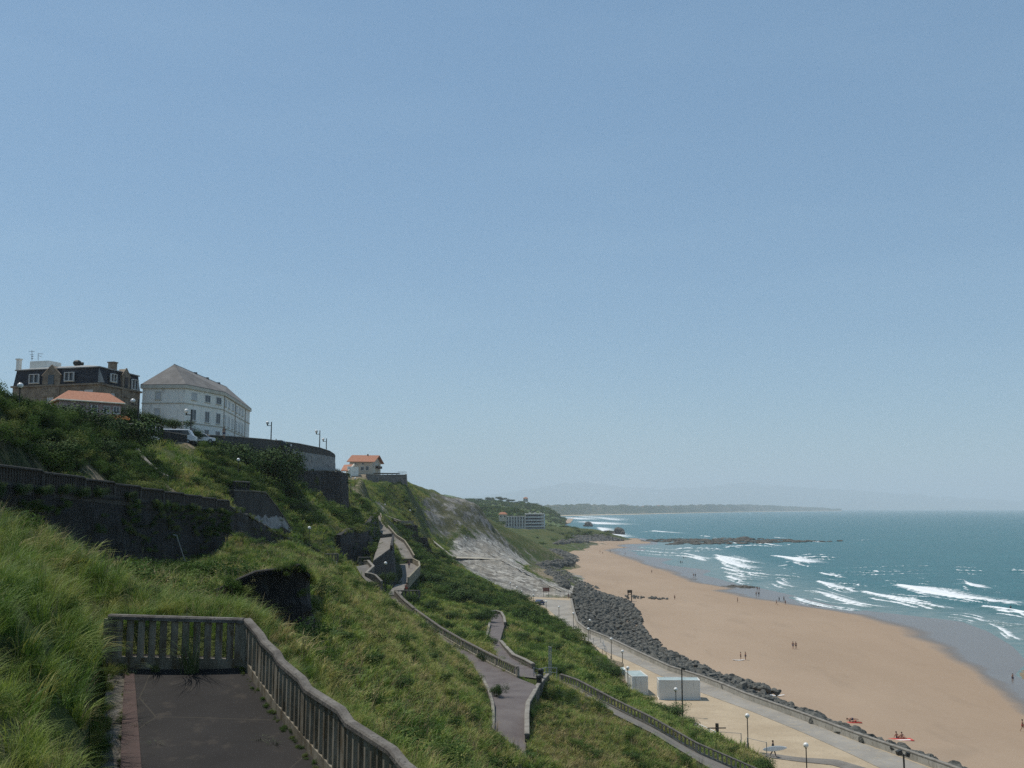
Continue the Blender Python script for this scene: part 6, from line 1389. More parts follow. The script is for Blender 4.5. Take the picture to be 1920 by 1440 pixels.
proto_coll('far', [tuft_mesh(40 + s, 16, .75, .075, 2, .55, .5, (.12, -.05)) for s in range(4)])
proto_coll('bush', [clump_mesh(s, 1000, .05, 'leaf', lobes=8) for s in range(5)])
proto_coll('farbush', [clump_mesh(50 + s, 520, .075, 'leaf', lobes=8) for s in range(4)])
def scatter(name, key, P, rot, scl, tint):
    P = np.asarray(P, np.float32); n = len(P); me = bpy.data.meshes.new(name); me.vertices.add(n); me.vertices.foreach_set('co', P.ravel())
    for nm, typ, d in (('rot', 'FLOAT_VECTOR', rot), ('scl', 'FLOAT_VECTOR', scl), ('tint', 'FLOAT', tint)):
        a = me.attributes.new(nm, typ, 'POINT'); a.data.foreach_set('vector' if typ == 'FLOAT_VECTOR' else 'value', np.asarray(d, np.float32).ravel())
    me.update(); o = bpy.data.objects.new(name, me); COL.objects.link(o)
    g = bpy.data.node_groups.new('scatter_' + key, 'GeometryNodeTree')
    g.interface.new_socket('Geometry', in_out='INPUT', socket_type='NodeSocketGeometry'); g.interface.new_socket('Geometry', in_out='OUTPUT', socket_type='NodeSocketGeometry')
    N = g.nodes; gi, go = N.new('NodeGroupInput'), N.new('NodeGroupOutput'); ip = N.new('GeometryNodeInstanceOnPoints'); ci = N.new('GeometryNodeCollectionInfo'); ci.inputs[0].default_value = PROTO[key]; ci.inputs[1].default_value = True; ci.inputs[2].default_value = True
    ip.inputs['Pick Instance'].default_value = True
    at1 = N.new('GeometryNodeInputNamedAttribute'); at1.data_type = 'FLOAT_VECTOR'; at1.inputs[0].default_value = 'rot'
    at2 = N.new('GeometryNodeInputNamedAttribute'); at2.data_type = 'FLOAT_VECTOR'; at2.inputs[0].default_value = 'scl'
    Lk = g.links.new; Lk(gi.outputs[0], ip.inputs['Points']); Lk(ci.outputs[0], ip.inputs['Instance']); Lk(at1.outputs[0], ip.inputs['Rotation']); Lk(at2.outputs[0], ip.inputs['Scale']); Lk(ip.outputs[0], go.inputs[0])
    md = o.modifiers.new('scatter', 'NODES'); md.node_group = g; tag(o, kind='stuff'); return o
# where things may grow
DZr = np.gradient(GZ, axis=0) / np.gradient(RAD)[:, None]; DZa = np.gradient(GZ, axis=1) / (RAD[:, None] * (ANG[1] - ANG[0])); STEEP = np.hypot(DZr, DZa)
PM = PATHMASK.copy(); PM[1:] |= PATHMASK[:-1]; PM[:-1] |= PATHMASK[1:]; PM[:, 1:] |= PATHMASK[:, :-1]; PM[:, :-1] |= PATHMASK[:, 1:]
PB = PM.copy()
for _ in range(8): PB[:, 1:] |= PB[:, :-1].copy(); PB[:, :-1] |= PB[:, 1:].copy()
for _ in range(2): PB[1:] |= PB[:-1].copy(); PB[:-1] |= PB[1:].copy()
def samples(r0, r1, per_m2, a_lo=-33, a_hi=17):
    al, ah = R(a_lo), R(a_hi); n = int((r1 ** 2 - r0 ** 2) / 2 * (ah - al) * per_m2)
    r = np.sqrt(rng.random(n) * (r1 ** 2 - r0 ** 2) + r0 ** 2); a = al + (ah - al) * rng.random(n)
    i = np.clip(np.searchsorted(RAD, r), 1, NR - 1); j = np.clip(np.searchsorted(ANG, a), 1, NA - 1)
    fi = (r - RAD[i - 1]) / (RAD[i] - RAD[i - 1]); fj = (a - ANG[j - 1]) / (ANG[j] - ANG[j - 1])
    z = (GZ[i - 1, j - 1] * (1 - fj) + GZ[i - 1, j] * fj) * (1 - fi) + (GZ[i, j - 1] * (1 - fj) + GZ[i, j] * fj) * fi
    return np.stack([r * np.sin(a), r * np.cos(a), z], -1), i, j
def pick(r0, r1, d, kind, smax=1.5, **k):
    P, i, j = samples(r0, r1, d, **k); bw, rw, sw, ew = (GC[i, j, c] for c in range(4))
    patch = fbm(P[:, 0] / 7, P[:, 1] / 7, 71, 4); patch2 = fbm(P[:, 0] / 2.2, P[:, 1] / 2.2, 73, 3)
    bushy = bw * .95 + (patch - .5) * 1.35 + (patch2 - .5) * .35
    ok = ~PM[i, j] & (STEEP[i, j] < smax) & (ew < .42) & (sw < .4) & (rw < .42 + (patch2 - .5) * .8) & (P[:, 2] > 5.6)
    ok &= (bushy > .5) if kind == 'b' else (bushy < .56)
    if kind == 'b': ok &= ~PB[i, j]
    # thin, trampled spots
    if kind == 'g': ok &= (patch2 + rng.random(len(P)) * .35) > .42
    if kind == 'b': ok &= ((patch2 + rng.random(len(P)) * .5) > .45)
    return P[ok], bw[ok], patch[ok]
def rots(n, tilt=.18, full=True): return np.stack([rng.normal(0, tilt, n), rng.normal(0, tilt, n), rng.random(n) * 6.283 if full else rng.normal(0, 1.5, n)], -1)
def scl(n, a, b, zmul=1.0): s = a + (b - a) * rng.random(n); return np.stack([s, s, s * zmul * (.8 + .4 * rng.random(n))], -1)
P, bw, pt = pick(5.5, 34, 16, 'g', 2.2); keep = np.hypot(P[:, 0], P[:, 1]) > 6.5; P, pt = P[keep], pt[keep]; n = len(P); leftb = P[:, 0] < -7
s3 = scl(n, .6, 1.15); s3 *= np.where(leftb, 1.0, .72)[:, None]; scatter('tall_grass', 'near', P, rots(n, .14, False), s3, np.clip(rng.normal(np.where(leftb, .30, .5), .27), 0, 1))
P, bw, pt = pick(6.5, 60, .8, 'g', 2.2); n = len(P); scatter('weeds', 'bush', P, rots(n, .3), scl(n, .16, .45, .9), np.clip(rng.normal(.6, .25, n), 0, 1))
P, bw, pt = pick(30, 120, 9, 'g', 1.8); n = len(P); scatter('slope_grass', 'mid', P, rots(n, .15, False), scl(n, .45, 1.5), np.clip(rng.normal(.5, .3, n) + (pt - .5) * 1.0, 0, 1))
P, bw, pt = pick(110, 420, 1.5, 'g', 1.8); n = len(P); scatter('far_grass', 'far', P, rots(n, .15), scl(n, .7, 1.5), np.clip(rng.normal(.45, .22, n) + (pt - .5) * .8, 0, 1))
P, bw, pt = pick(24, 150, 1.6, 'b', 5); n = len(P); scatter('scrub', 'bush', P, rots(n, .15), scl(n, .35, 1.8, .85), np.clip(rng.normal(.42, .32, n), 0, 1))
P, bw, pt = pick(145, 420, .5, 'b', 2.5); n = len(P); scatter('far_scrub', 'farbush', P, rots(n, .12), scl(n, 1.0, 2.8, .7), np.clip(rng.normal(.42, .32, n), 0, 1))
P, bw, pt = pick(560, 1150, .035, 'b', 3.0, a_lo=-3); n = len(P)
if n: scatter('headland_scrub', 'farbush', P, rots(n, .1), scl(n, 2.5, 5.5, .6), np.clip(rng.normal(.45, .25, n), 0, 1))
# woods on the far hills
hp = []
for ob, cnt in ((bpy.data.objects['headland'], 3000), (bpy.data.objects['hill'], 1500)):
    co = np.empty(len(ob.data.vertices) * 3, np.float32); ob.data.vertices.foreach_get('co', co); co = co.reshape(10, -1, 3)
    u, v_ = rng.random(cnt) * 6.6, rng.random(cnt) * (co.shape[1] - 1.01); a_, b_ = u.astype(int), v_.astype(int); fu, fv = (u - a_)[:, None], (v_ - b_)[:, None]
    q = (co[a_, b_] * (1 - fv) + co[a_, b_ + 1] * fv) * (1 - fu) + (co[a_ + 1, b_] * (1 - fv) + co[a_ + 1, b_ + 1] * fv) * fu
    q = q[(fbm(q[:, 0] / 60, q[:, 1] / 60, 81, 3) + rng.random(cnt) * .25 > .52) & (q[:, 2] > 7)]; hp.append(q)
hp = np.concatenate(hp); n = len(hp); scatter('headland_wood', 'farbush', hp, rots(n, .1), scl(n, 2.5, 5.5, .75), np.clip(rng.normal(.4, .25, n), 0, 1))
# plants rooted in the joints and along the tops of the old walls
gp_, gr_, gs_, gt_ = [], [], [], []
for w in WALLS:
    if 'stone' not in w['m'] or w['m'] == 'terrace_stone': continue
    ln = w['line']; dn = 13.0 if 'under the upper ramp' in w['label'] else 5.0 if w['m'] == 'black_stone' else 2.2; Y0 = ln[0].y; k3 = 1.0 if Y0 < 130 else 1.7
    for k in range(len(ln) - 1):
        L_ = (ln[k + 1] - ln[k]).length; n0, _ = right_n(ln, k)
        for _ in range(int(L_ * dn)):
            t_ = rng.random(); p = ln[k].lerp(ln[k + 1], t_); f_ = w['foot'][k] * (1 - t_) + w['foot'][k + 1] * t_; top_ = rng.random() < .5
            if w['name'] == 'retaining_wall' and abs(p.x + 28.4) < .1: hh = 1.0 - .55 * rng.random() ** 2
            else: hh = 1.0
            z = p.z * hh + f_ * (1 - hh) - (.05 if top_ else rng.random() ** 1.6 * (p.z - f_))
            if float(fbm(np.array(p.x * .35 + p.y * .35), np.array(z * .5), 91, 3)) < .47: continue
            o_ = .12 + .06 * rng.random(); gp_.append((p.x + n0.x * o_ + (rng.normal() * .15), p.y + n0.y * o_, z - .1)); gr_.append((rng.normal(0, .3) - .25, rng.normal(0, .3), rng.random() * 6.28)); s_ = k3 * (.18 + .42 * rng.random()); gs_.append((s_, s_, s_ * .9)); gt_.append(min(1, max(0, rng.normal(.55, .25))))
scatter('wall_growth', 'bush', gp_, gr_, gs_, gt_)
# tussocks leaning over the top of the black wall past the landing
w = [q for q in WALLS if 'just past the landing' in q['label']][0]; gp_ = []
for k in range(len(w['line']) - 1):
    for _ in range(int((w['line'][k + 1] - w['line'][k]).length * 16)): p = w['line'][k].lerp(w['line'][k + 1], rng.random()); gp_.append((p.x + rng.normal() * .1, p.y + .1 + .5 * rng.random(), p.z - .22))
n = len(gp_); scatter('edge_grass', 'near', gp_, rots(n, .3), scl(n, .35, .75), np.clip(rng.normal(.55, .2, n), 0, 1))
# small dark bushes dotted over the grass slope
P, bw, pt = pick(30, 240, .10, 'g', 1.8); n = len(P); scatter('low_scrub', 'bush', P, rots(n, .15), scl(n, .4, 1.6, .7), np.clip(rng.normal(.36, .26, n), 0, 1))

# ---------------------------------------------------------------- shrubs and trees one can tell apart
SHR = [clump_mesh(100 + k, 4200, .040, 'leaf_solid', .95, 9 + k) for k in range(4)]
def shrub(name, label, px, py, Y, w, h, k=0, group=None, onground=True, rz=0.0, cat='shrub', trunk=True):
    p = at(px, py, Y)
    if onground:
        q = TERR.ray_cast(Vector((p.x, p.y, 200)), Vector((0, 0, -1)))[0]
        if q: p = Vector((p.x, p.y, min(p.z + .3, q.z) if q.z < p.z + 3 else p.z))
    e = thing(name, label, cat, tuple(p), group)
    o = bpy.data.objects.new('crown', SHR[k]); COL.objects.link(o); o.parent = e; o.scale = (w / 1.5, w / 1.5, h * .86); o.location = (0, 0, h * .06); o.rotation_euler = (0, 0, rz)
    mb = MB()
    for a in (0, 2.1, 4.2): mb.tube((p.x, p.y, p.z - .3), (p.x + math.cos(a + rz) * w * .16, p.y + math.sin(a + rz) * w * .16, p.z + h * .55), .05 * w ** .5, .02 * w ** .5, 6)
    mb.build('trunk', 'trunk', e); return e
gt = 'dark evergreen trees under the promenade wall'
for k, (px, py, Y, w, h, lab) in enumerate([(425, 875, 150, 7, 4.0, 'dark round evergreen at the start of the promenade wall'), (456, 905, 150, 7.5, 5.8, 'dark bushy evergreen behind the globe lamp by the trapezoid wall'), (487, 895, 156, 8, 6.6, 'tall dark evergreen in the middle of the row under the promenade wall'),
                          (513, 920, 160, 7.5, 7.4, 'dark sloping evergreen right of the middle of its row'), (533, 915, 168, 6.5, 7.2, 'dark evergreen at the right end of its row against the pale wall band'), (540, 945, 160, 5, 5, 'lower dark evergreen hanging over the dark bastion wall'), (400, 868, 142, 5, 2.6, 'low dark shrub at the foot of the sloping wall end')]):
    shrub('evergreen_tree', lab, px, py, Y, w, h, k % 4, gt, rz=k * 1.3, cat='tree')
gp = 'plaza hedge plants'
for k, (px, py, Y, w, h, lab) in enumerate([(243, 797, 127, 2.2, 2.9, 'bushy small tree beside the orange awning'), (262, 798, 130, 3.4, 2.4, 'rounded hedge plant left of the white building'), (279, 799, 131, 2.6, 2.1, 'rounded hedge plant in front of the white building corner'), (295, 802, 132, 2.6, 1.9, 'hedge plant at the right end of the plaza hedge'),
                          (327, 804, 143, 4.4, 1.7, 'low green shrub behind the white van'), (368, 826, 145, 1.8, 2.0, 'small shrub beside the pale car at the wall start')]):
    shrub('hedge_plant', lab, px, py, Y, w, h, k % 4, gp, onground=False, rz=k * .9)
for k, (px, py, Y, w, h, lab) in enumerate([(205, 815, 106, 5, 2.6, 'dark shrub before the pink house wall'), (160, 770, 96, 6.5, 3.0, 'broad dark bush under the orange roof eaves'), (120, 765, 92, 5, 2.4, 'dark bush at the left end of the orange roof'), (235, 850, 108, 6.5, 4.5, 'large dark bush at the right shoulder of the left hill'), (190, 855, 92, 5, 2.6, 'dark round bush above the upper ramp balustrade'), (90, 862, 72, 4, 2.2, 'dark bush just behind the upper ramp balustrade on the left'), (300, 895, 116, 3.4, 1.9, 'dark green shrub beside the climbing footpath parapet'),
                          (1000, 1265, 108, 1.9, 1.7, 'small bush at the right of the narrow side path end'), (985, 1248, 112, 1.6, 1.6, 'small upright bush beside the broken low wall'), (1140, 1260, 150, 4.2, 2.4, 'bright green thicket left of the wire fence by the containers'), (1120, 1250, 155, 3.6, 2.0, 'thicket of bright green bushes above the promenade fence'), (1255, 1352, 131, 4.6, 1.9, 'bright green shrub on the sand edge under the lone lamp'), (1284, 1368, 127, 3.6, 1.5, 'green shrub at the edge of the sand right of its twin'), (1430, 1446, 108, 3.6, 1.6, 'green shrub at the lower picture edge near the surfer'), (1243, 1340, 134, 3.0, 1.3, 'low bright shrub behind the lower balustrade'),
                          (720, 1104, 146, 2.8, 2.4, 'dark green bush at the foot of the terrace block'), (690, 1095, 140, 2.2, 1.2, 'dark low bush under the stair landing'), (742, 1088, 165, 1.6, 1.3, 'small bush left of the hairpin bend'), (915, 1170, 160, 3.0, 2.6, 'dark bush on the left bend of the narrow side path'), (920, 1210, 130, 2.2, 1.5, 'bush between the middle balustrade and the side path'), (1044, 1255, 118, 3.2, 1.3, 'low bushes right of the two thin poles'),
 (800, 1085, 195, 6, 2.6, 'dark bush right of the hairpin parapet'), (835, 1100, 190, 5.5, 2.8, 'dark bush in the light grass below the hairpin bend'), (868, 1130, 178, 6, 3, 'big dark bush above the start of the narrow side path'), (895, 1125, 190, 5, 2.8, 'dark bush at the crest above the narrow side path'), (805, 1140, 150, 3, 1.6, 'low dark bush beside the balcony balustrade'), (845, 1160, 148, 2.4, 1.2, 'small dark bush near the short grass lamp'), (895, 1165, 155, 3, 1.8, 'dark bush left of the side path bend, lower one'), (980, 1195, 150, 2.4, 1.1, 'dark bush alone in the grass right of the side path'), (1010, 1205, 150, 2.2, 1.0, 'round dull bush in the open grass above the bins'), (1040, 1210, 150, 2.6, 1.1, 'dull bush in open grass near the promenade slope edge'),
 (640, 1190, 50, 1.3, .6, 'grey green low bush high in the grass slope'), (700, 1245, 52, 1.2, .55, 'dark low bush below the grey green one on the slope'), (655, 1260, 42, 1.1, .5, 'dull low bush near the stepped balustrade'), (800, 1235, 80, 1.6, .7, 'dark low bush beside the middle path edge'), (1120, 1390, 82, 1.5, .7, 'dark bush in the grass triangle below the junction'), (1180, 1400, 86, 1.6, .8, 'dull brown bush in the grass triangle near the lower ramp'),
                          (845, 1385, 62, 1.8, 1.0, 'dark green bush alone in the grass slope left of the junction path'), (750, 1288, 52, 1.6, .9, 'grey green round bush in the middle of the grass slope'), (930, 1300, 88, 1.3, 1.3, 'dark bush hugging the kerb of the junction path'), (552, 1180, 37, 1.5, .8, 'leafy bright plant at the foot of the black retaining wall'), (345, 1138, 29, 1.0, .65, 'leafy plant behind the end balustrade, the right one'), (272, 1138, 28, .9, .6, 'leafy plant behind the end balustrade, the left one')]):
    shrub('shrub', lab, px, py, Y, w, h, k % 4, None, rz=k * 1.1)
# green plants along the top of the black wall
for k, (px, py) in enumerate([(18, 905), (60, 905), (100, 908), (140, 908), (175, 912), (205, 912), (262, 920), (372, 944)]):
    Y = -27.6 * F / (px - 960); p = at(px, py, Y)
    e = thing('wall_plant', 'bright green tuft sprouting below the upper ramp balustrade', 'plant', (-28.1, p.y, p.z - .7), 'plants on the black wall'); o = bpy.data.objects.new('crown', SHR[k % 4]); COL.objects.link(o); o.parent = e; o.scale = (.5 + .1 * (k % 3), .9, .75)
    MB().tube((-28.3, p.y, p.z - .8), (-28.1, p.y, p.z - .3), .04, n=6).build('stem', 'trunk', e)
# umbrella pines on the headland skyline
gpin = 'pines on the far headland'
pine = None
for k, (px, py, w, h) in enumerate([(888, 935, 8, 7), (898, 935, 8, 7), (916, 936, 11, 10), (922, 936, 9, 9), (936, 936, 10, 11), (943, 936, 9, 9), (954, 937, 8, 7), (960, 938, 9, 8), (975, 938, 8, 5), (1000, 942, 9, 5), (1012, 945, 9, 5), (908, 936, 8, 5), (875, 935, 8, 5)]):
    p = at(px, py + 5, 1895); p.z -= 1.5
    if pine is None:
        pine = thing('pine_tree', 'tiny dark umbrella pine on the skyline of the far headland', 'tree', tuple(p), gpin); o = bpy.data.objects.new('crown', SHR[0]); COL.objects.link(o); o.parent = pine; o.scale = (1, 1, .55); o.location = (0, 0, .55)
        t_ = MB().tube((p.x, p.y, p.z), (p.x, p.y, p.z + .75), .05, .03, 6).build('trunk', 'trunk', pine); pine.scale = (w, w, h)
    else: dup(pine, tuple(p), scale=(w, w, h), rz=k * 1.7)
# weeds and litter along the gutter and the edges of the asphalt
gp_, gk = [], []
for _ in range(420):
    t_ = rng.random(); k = int(t_ * (len(l_g) - 1)); f_ = t_ * (len(l_g) - 1) - k; p = l_g[k].lerp(l_g[k + 1], f_)
    side = rng.random()
    if side < .62: x = p.x - .40 + rng.normal() * .13 - .05
    else: x = p.x + rng.normal() * .03
    if float(fbm(np.array(p.y * 1.3), np.array(side > .62), 95, 3)) < .42: continue
    gp_.append((x, p.y, LZ(p.y) - .05)); gk.append(.9 if side < .62 else .3)
n = len(gp_); sc = np.array(gk)[:, None] * scl(n, .25, .7); h = n // 2
scatter('gutter_weeds', 'bush', gp_[:h], rots(h, .3), sc[:h] * .35, np.clip(rng.normal(.62, .2, h), 0, 1)); scatter('gutter_grass', 'near', gp_[h:], rots(n - h, .3), sc[h:], np.clip(rng.normal(.6, .25, n - h), 0, 1))
gp_ = []
for _ in range(150): y = 23.0 - 11 * rng.random(); gp_.append((rail_x(y) - .02 + rng.normal() * .04, y, LZ(y) - .02))
n = len(gp_); scatter('edge_weeds', 'bush', gp_, rots(n, .3), scl(n, .03, .11), np.clip(rng.normal(.6, .2, n), 0, 1))
# grass tuft hanging through the end balustrade, weeds on the asphalt
def tuft_thing(name, label, p, n, L, w, spread, r0, seed, lean=(-.15, -.35)):
    me = tuft_mesh(seed, n, L, w, 6, spread, r0, lean); me.materials.clear(); me.materials.append(M['tuft']); o = bpy.data.objects.new(name, me); COL.objects.link(o); o.location = p; tag(o, label, 'grass tuft', None, 'thing'); return o
M['tuft'] = surf('weed_blades', (.05, .085, .03), (.13, .16, .07), 6, bump=0, rough=.6)
tuft_thing('grass_tuft', 'arching grass tuft growing in front of the end balustrade', (-7.15, 22.55, 30.4), 60, 1.25, .022, .6, .2, 3)
tuft_thing('grass_tuft', 'small pale tuft at the foot of the end balustrade', (-7.95, 22.65, 30.42), 30, .45, .02, .3, .1, 4)
for k, (px, py, s) in enumerate([(487, 1388, .2), (513, 1396, .22), (290, 1397, .2), (278, 1302, .12), (300, 1245, .25), (258, 1320, .15), (250, 1260, .15), (262, 1360, .16)]):
    t_ = None; q0 = ray(px, py)
    for yy in np.arange(12, 24, .05):
        q = at(px, py, float(yy))
        if q.z <= LZ(float(yy)): t_ = q; break
    if t_: o = tuft_thing('weed', 'small weed growing from a crack in the asphalt landing', t_, 26, s, .012, s * .9, .12, 60 + k, (0, 0)); o['group'] = 'weeds on the landing'; o['category'] = 'weed'

# ---------------------------------------------------------------- people
def skin_body(name, J, E, rad, m, parent=None, sub=1, loc=None):
    """one continuous skinned figure; J joint -> position, E edges, rad joint -> radius"""
    keys = list(J); me = bpy.data.meshes.new(name); me.from_pydata([J[k] for k in keys], [(keys.index(a), keys.index(b)) for a, b in E], [])
    tmp = bpy.data.objects.new('tmp', me); COL.objects.link(tmp); md = tmp.modifiers.new('s', 'SKIN'); sv = me.skin_vertices[0].data
    for i, k in enumerate(keys): r = rad[k]; sv[i].radius = (r, r) if not hasattr(r, '__len__') else r; sv[i].use_root = (i == 0)
    if sub: tmp.modifiers.new('u', 'SUBSURF').levels = sub; tmp.modifiers['u'].render_levels = sub
    dg = bpy.context.evaluated_depsgraph_get(); ev = bpy.data.meshes.new_from_object(tmp.evaluated_get(dg)); bpy.data.objects.remove(tmp); ev.materials.clear(); ev.materials.append(M[m])
    ev.polygons.foreach_set('use_smooth', [True] * len(ev.polygons)); o = bpy.data.objects.new(name, ev); COL.objects.link(o)
    if parent: o.parent = parent
    return o
ED = [('pelvis', 'chest'), ('chest', 'neck'), ('neck', 'head'), ('head', 'crown'), ('chest', 'shl'), ('shl', 'ell'), ('ell', 'hal'), ('hal', 'fil'), ('chest', 'shr'), ('shr', 'elr'), ('elr', 'har'), ('har', 'fir'), ('pelvis', 'hil'), ('hil', 'knl'), ('knl', 'anl'), ('anl', 'tol'), ('pelvis', 'hir'), ('hir', 'knr'), ('knr', 'anr'), ('anr', 'tor')]
RD = dict(pelvis=.145, chest=.15, neck=.055, head=.092, crown=.075, shl=.062, ell=.045, hal=.036, fil=.03, shr=.062, elr=.045, har=.036, fir=.03, hil=.095, knl=.062, anl=.043, tol=.036, hir=.095, knr=.062, anr=.043, tor=.036)
def pose(kind):
    J = dict(pelvis=(0, 0, .95), chest=(0, 0, 1.30), neck=(0, .0, 1.50), head=(0, -.02, 1.61), crown=(0, -.01, 1.70), shl=(-.19, 0, 1.42), ell=(-.25, .02, 1.13), hal=(-.25, -.06, .88), fil=(-.24, -.08, .78), shr=(.19, 0, 1.42), elr=(.25, .02, 1.13), har=(.25, -.06, .88), fir=(.24, -.08, .78),
             hil=(-.10, 0, .90), knl=(-.11, -.02, .49), anl=(-.11, .03, .09), tol=(-.12, -.13, .04), hir=(.10, 0, .90), knr=(.11, -.02, .49), anr=(.11, .03, .09), tor=(.12, -.13, .04))
    if kind == 'walk': J.update(knl=(-.11, -.18, .52), anl=(-.11, -.27, .11), tol=(-.11, -.43, .06), knr=(.11, .10, .50), anr=(.11, .36, .14), tor=(.11, .25, .05), ell=(-.25, .12, 1.15), hal=(-.25, .05, .90), fil=(-.25, 0, .82), elr=(.25, -.08, 1.15), har=(.24, -.25, .95), fir=(.23, -.32, .90))
    if kind == 'carry': J = pose('walk'); J.update(elr=(.34, .08, 1.16), har=(.40, -.10, .98), fir=(.38, -.18, .96))
    if kind == 'akimbo': J.update(ell=(-.36, .05, 1.18), hal=(-.2, -.06, 1.03), fil=(-.14, -.1, 1.0), elr=(.36, .05, 1.35), har=(.22, -.14, 1.52), fir=(.14, -.16, 1.58))
    if kind == 'sit': J.update(pelvis=(0, 0, .14), chest=(0, .10, .48), neck=(0, .10, .68), head=(0, .07, .79), crown=(0, .08, .88), shl=(-.19, .1, .60), ell=(-.28, .22, .34), hal=(-.26, .30, .10), fil=(-.27, .34, .04), shr=(.19, .1, .60), elr=(.27, -.08, .42), har=(.20, -.28, .42), fir=(.16, -.36, .42), hil=(-.1, -.06, .13), knl=(-.13, -.40, .44), anl=(-.13, -.66, .09), tol=(-.13, -.80, .05), hir=(.1, -.06, .13), knr=(.12, -.42, .30), anr=(.12, -.80, .09), tor=(.12, -.92, .12))
    if kind == 'lie': J.update(pelvis=(0, 0, .14), chest=(0, .34, .16), neck=(0, .55, .15), head=(0, .66, .16), crown=(0, .75, .17), shl=(-.19, .46, .14), ell=(-.32, .62, .06), hal=(-.14, .78, .07), fil=(-.08, .84, .07), shr=(.19, .46, .14), elr=(.32, .62, .06), har=(.14, .78, .07), fir=(.08, .84, .07), hil=(-.1, -.06, .12), knl=(-.12, -.48, .10), anl=(-.12, -.90, .07), tol=(-.13, -1.03, .05), hir=(.1, -.06, .12), knr=(.12, -.48, .12), anr=(.12, -.9, .07), tor=(.13, -1.03, .05))
    return J
def cloth(kind, J):
    mid = lambda a, b, t=.5: tuple(J[a][i] * (1 - t) + J[b][i] * t for i in range(3))
    if kind == 'shorts': return dict(pelvis=J['pelvis'], waist=mid('pelvis', 'chest', .3), hil=J['hil'], ml=mid('hil', 'knl', .7), hir=J['hir'], mr=mid('hir', 'knr', .7)), [('pelvis', 'waist'), ('pelvis', 'hil'), ('hil', 'ml'), ('pelvis', 'hir'), ('hir', 'mr')], dict(pelvis=.16, waist=.15, hil=.11, ml=.095, hir=.11, mr=.095)
    if kind == 'trunks': return dict(pelvis=J['pelvis'], hil=J['hil'], ml=mid('hil', 'knl', .18), hir=J['hir'], mr=mid('hir', 'knr', .18)), [('pelvis', 'hil'), ('hil', 'ml'), ('pelvis', 'hir'), ('hir', 'mr')], dict(pelvis=.16, hil=.108, ml=.1, hir=.108, mr=.1)
    if kind == 'shirt': return dict(chest=J['chest'], pelvis=mid('pelvis', 'chest', .15), neck=mid('chest', 'neck', .75), shl=J['shl'], el=mid('shl', 'ell', .6), shr=J['shr'], er=mid('shr', 'elr', .6)), [('chest', 'pelvis'), ('chest', 'neck'), ('chest', 'shl'), ('shl', 'el'), ('chest', 'shr'), ('shr', 'er')], dict(chest=.17, pelvis=.16, neck=.07, shl=.075, el=.06, shr=.075, er=.06)
    if kind == 'suit': return {k: J[k] for k in ('pelvis', 'chest', 'shl', 'ell', 'shr', 'elr', 'hil', 'knl', 'hir', 'knr')} | dict(al=mid('knl', 'anl', .85), ar=mid('knr', 'anr', .85), neck=mid('chest', 'neck', .8), wl=mid('ell', 'hal', .85), wr=mid('elr', 'har', .85)), [('pelvis', 'chest'), ('chest', 'neck'), ('chest', 'shl'), ('shl', 'ell'), ('ell', 'wl'), ('chest', 'shr'), ('shr', 'elr'), ('elr', 'wr'), ('pelvis', 'hil'), ('hil', 'knl'), ('knl', 'al'), ('pelvis', 'hir'), ('hir', 'knr'), ('knr', 'ar')], {k: RD.get(k, .05) + .012 for k in ('pelvis', 'chest', 'shl', 'ell', 'shr', 'elr', 'hil', 'knl', 'hir', 'knr', 'al', 'ar', 'wl', 'wr')} | dict(neck=.068)
PCACHE = {}
def person(label, loc, rz, kind='stand', wear=(('trunks', 'blue'),), scale=1.0, group=None):
    key = (kind, wear)
    if key in PCACHE: return dup(PCACHE[key], tuple(loc), rz, label, group, scale)
    J = pose(kind); e = thing('person', label, 'person', tuple(loc), group, rz); e.scale = (scale,) * 3
    skin_body('body', J, ED, RD, 'skin', e)
    hd = Vector(J['head']); cr = Vector(J['crown']); up = (cr - hd).normalized()
    mb = MB().ball(tuple(hd + up * .045 + Vector((0, .022, .012))), .104, 12, 8); mb_build_local(mb, 'hair', 'hair', e)
    for c, m in wear:
        j, ed, rd = cloth(c, J); skin_body({'trunks': 'swim_trunks', 'shorts': 'shorts', 'shirt': 'shirt', 'suit': 'wetsuit'}[c], j, ed, rd, m, e)
    if (kind, wear) == ('carry', (('suit', 'black'),)): pass
    PCACHE[key] = e; return e
def fill(*a): return tuple(a)
T1, T2, T3, T4 = (('trunks', 'blue'),), (('trunks', 'red'),), (('shorts', 'black'),), (('shirt', 'black'), ('shorts', 'blue'))
WS = (('suit', 'black'),)
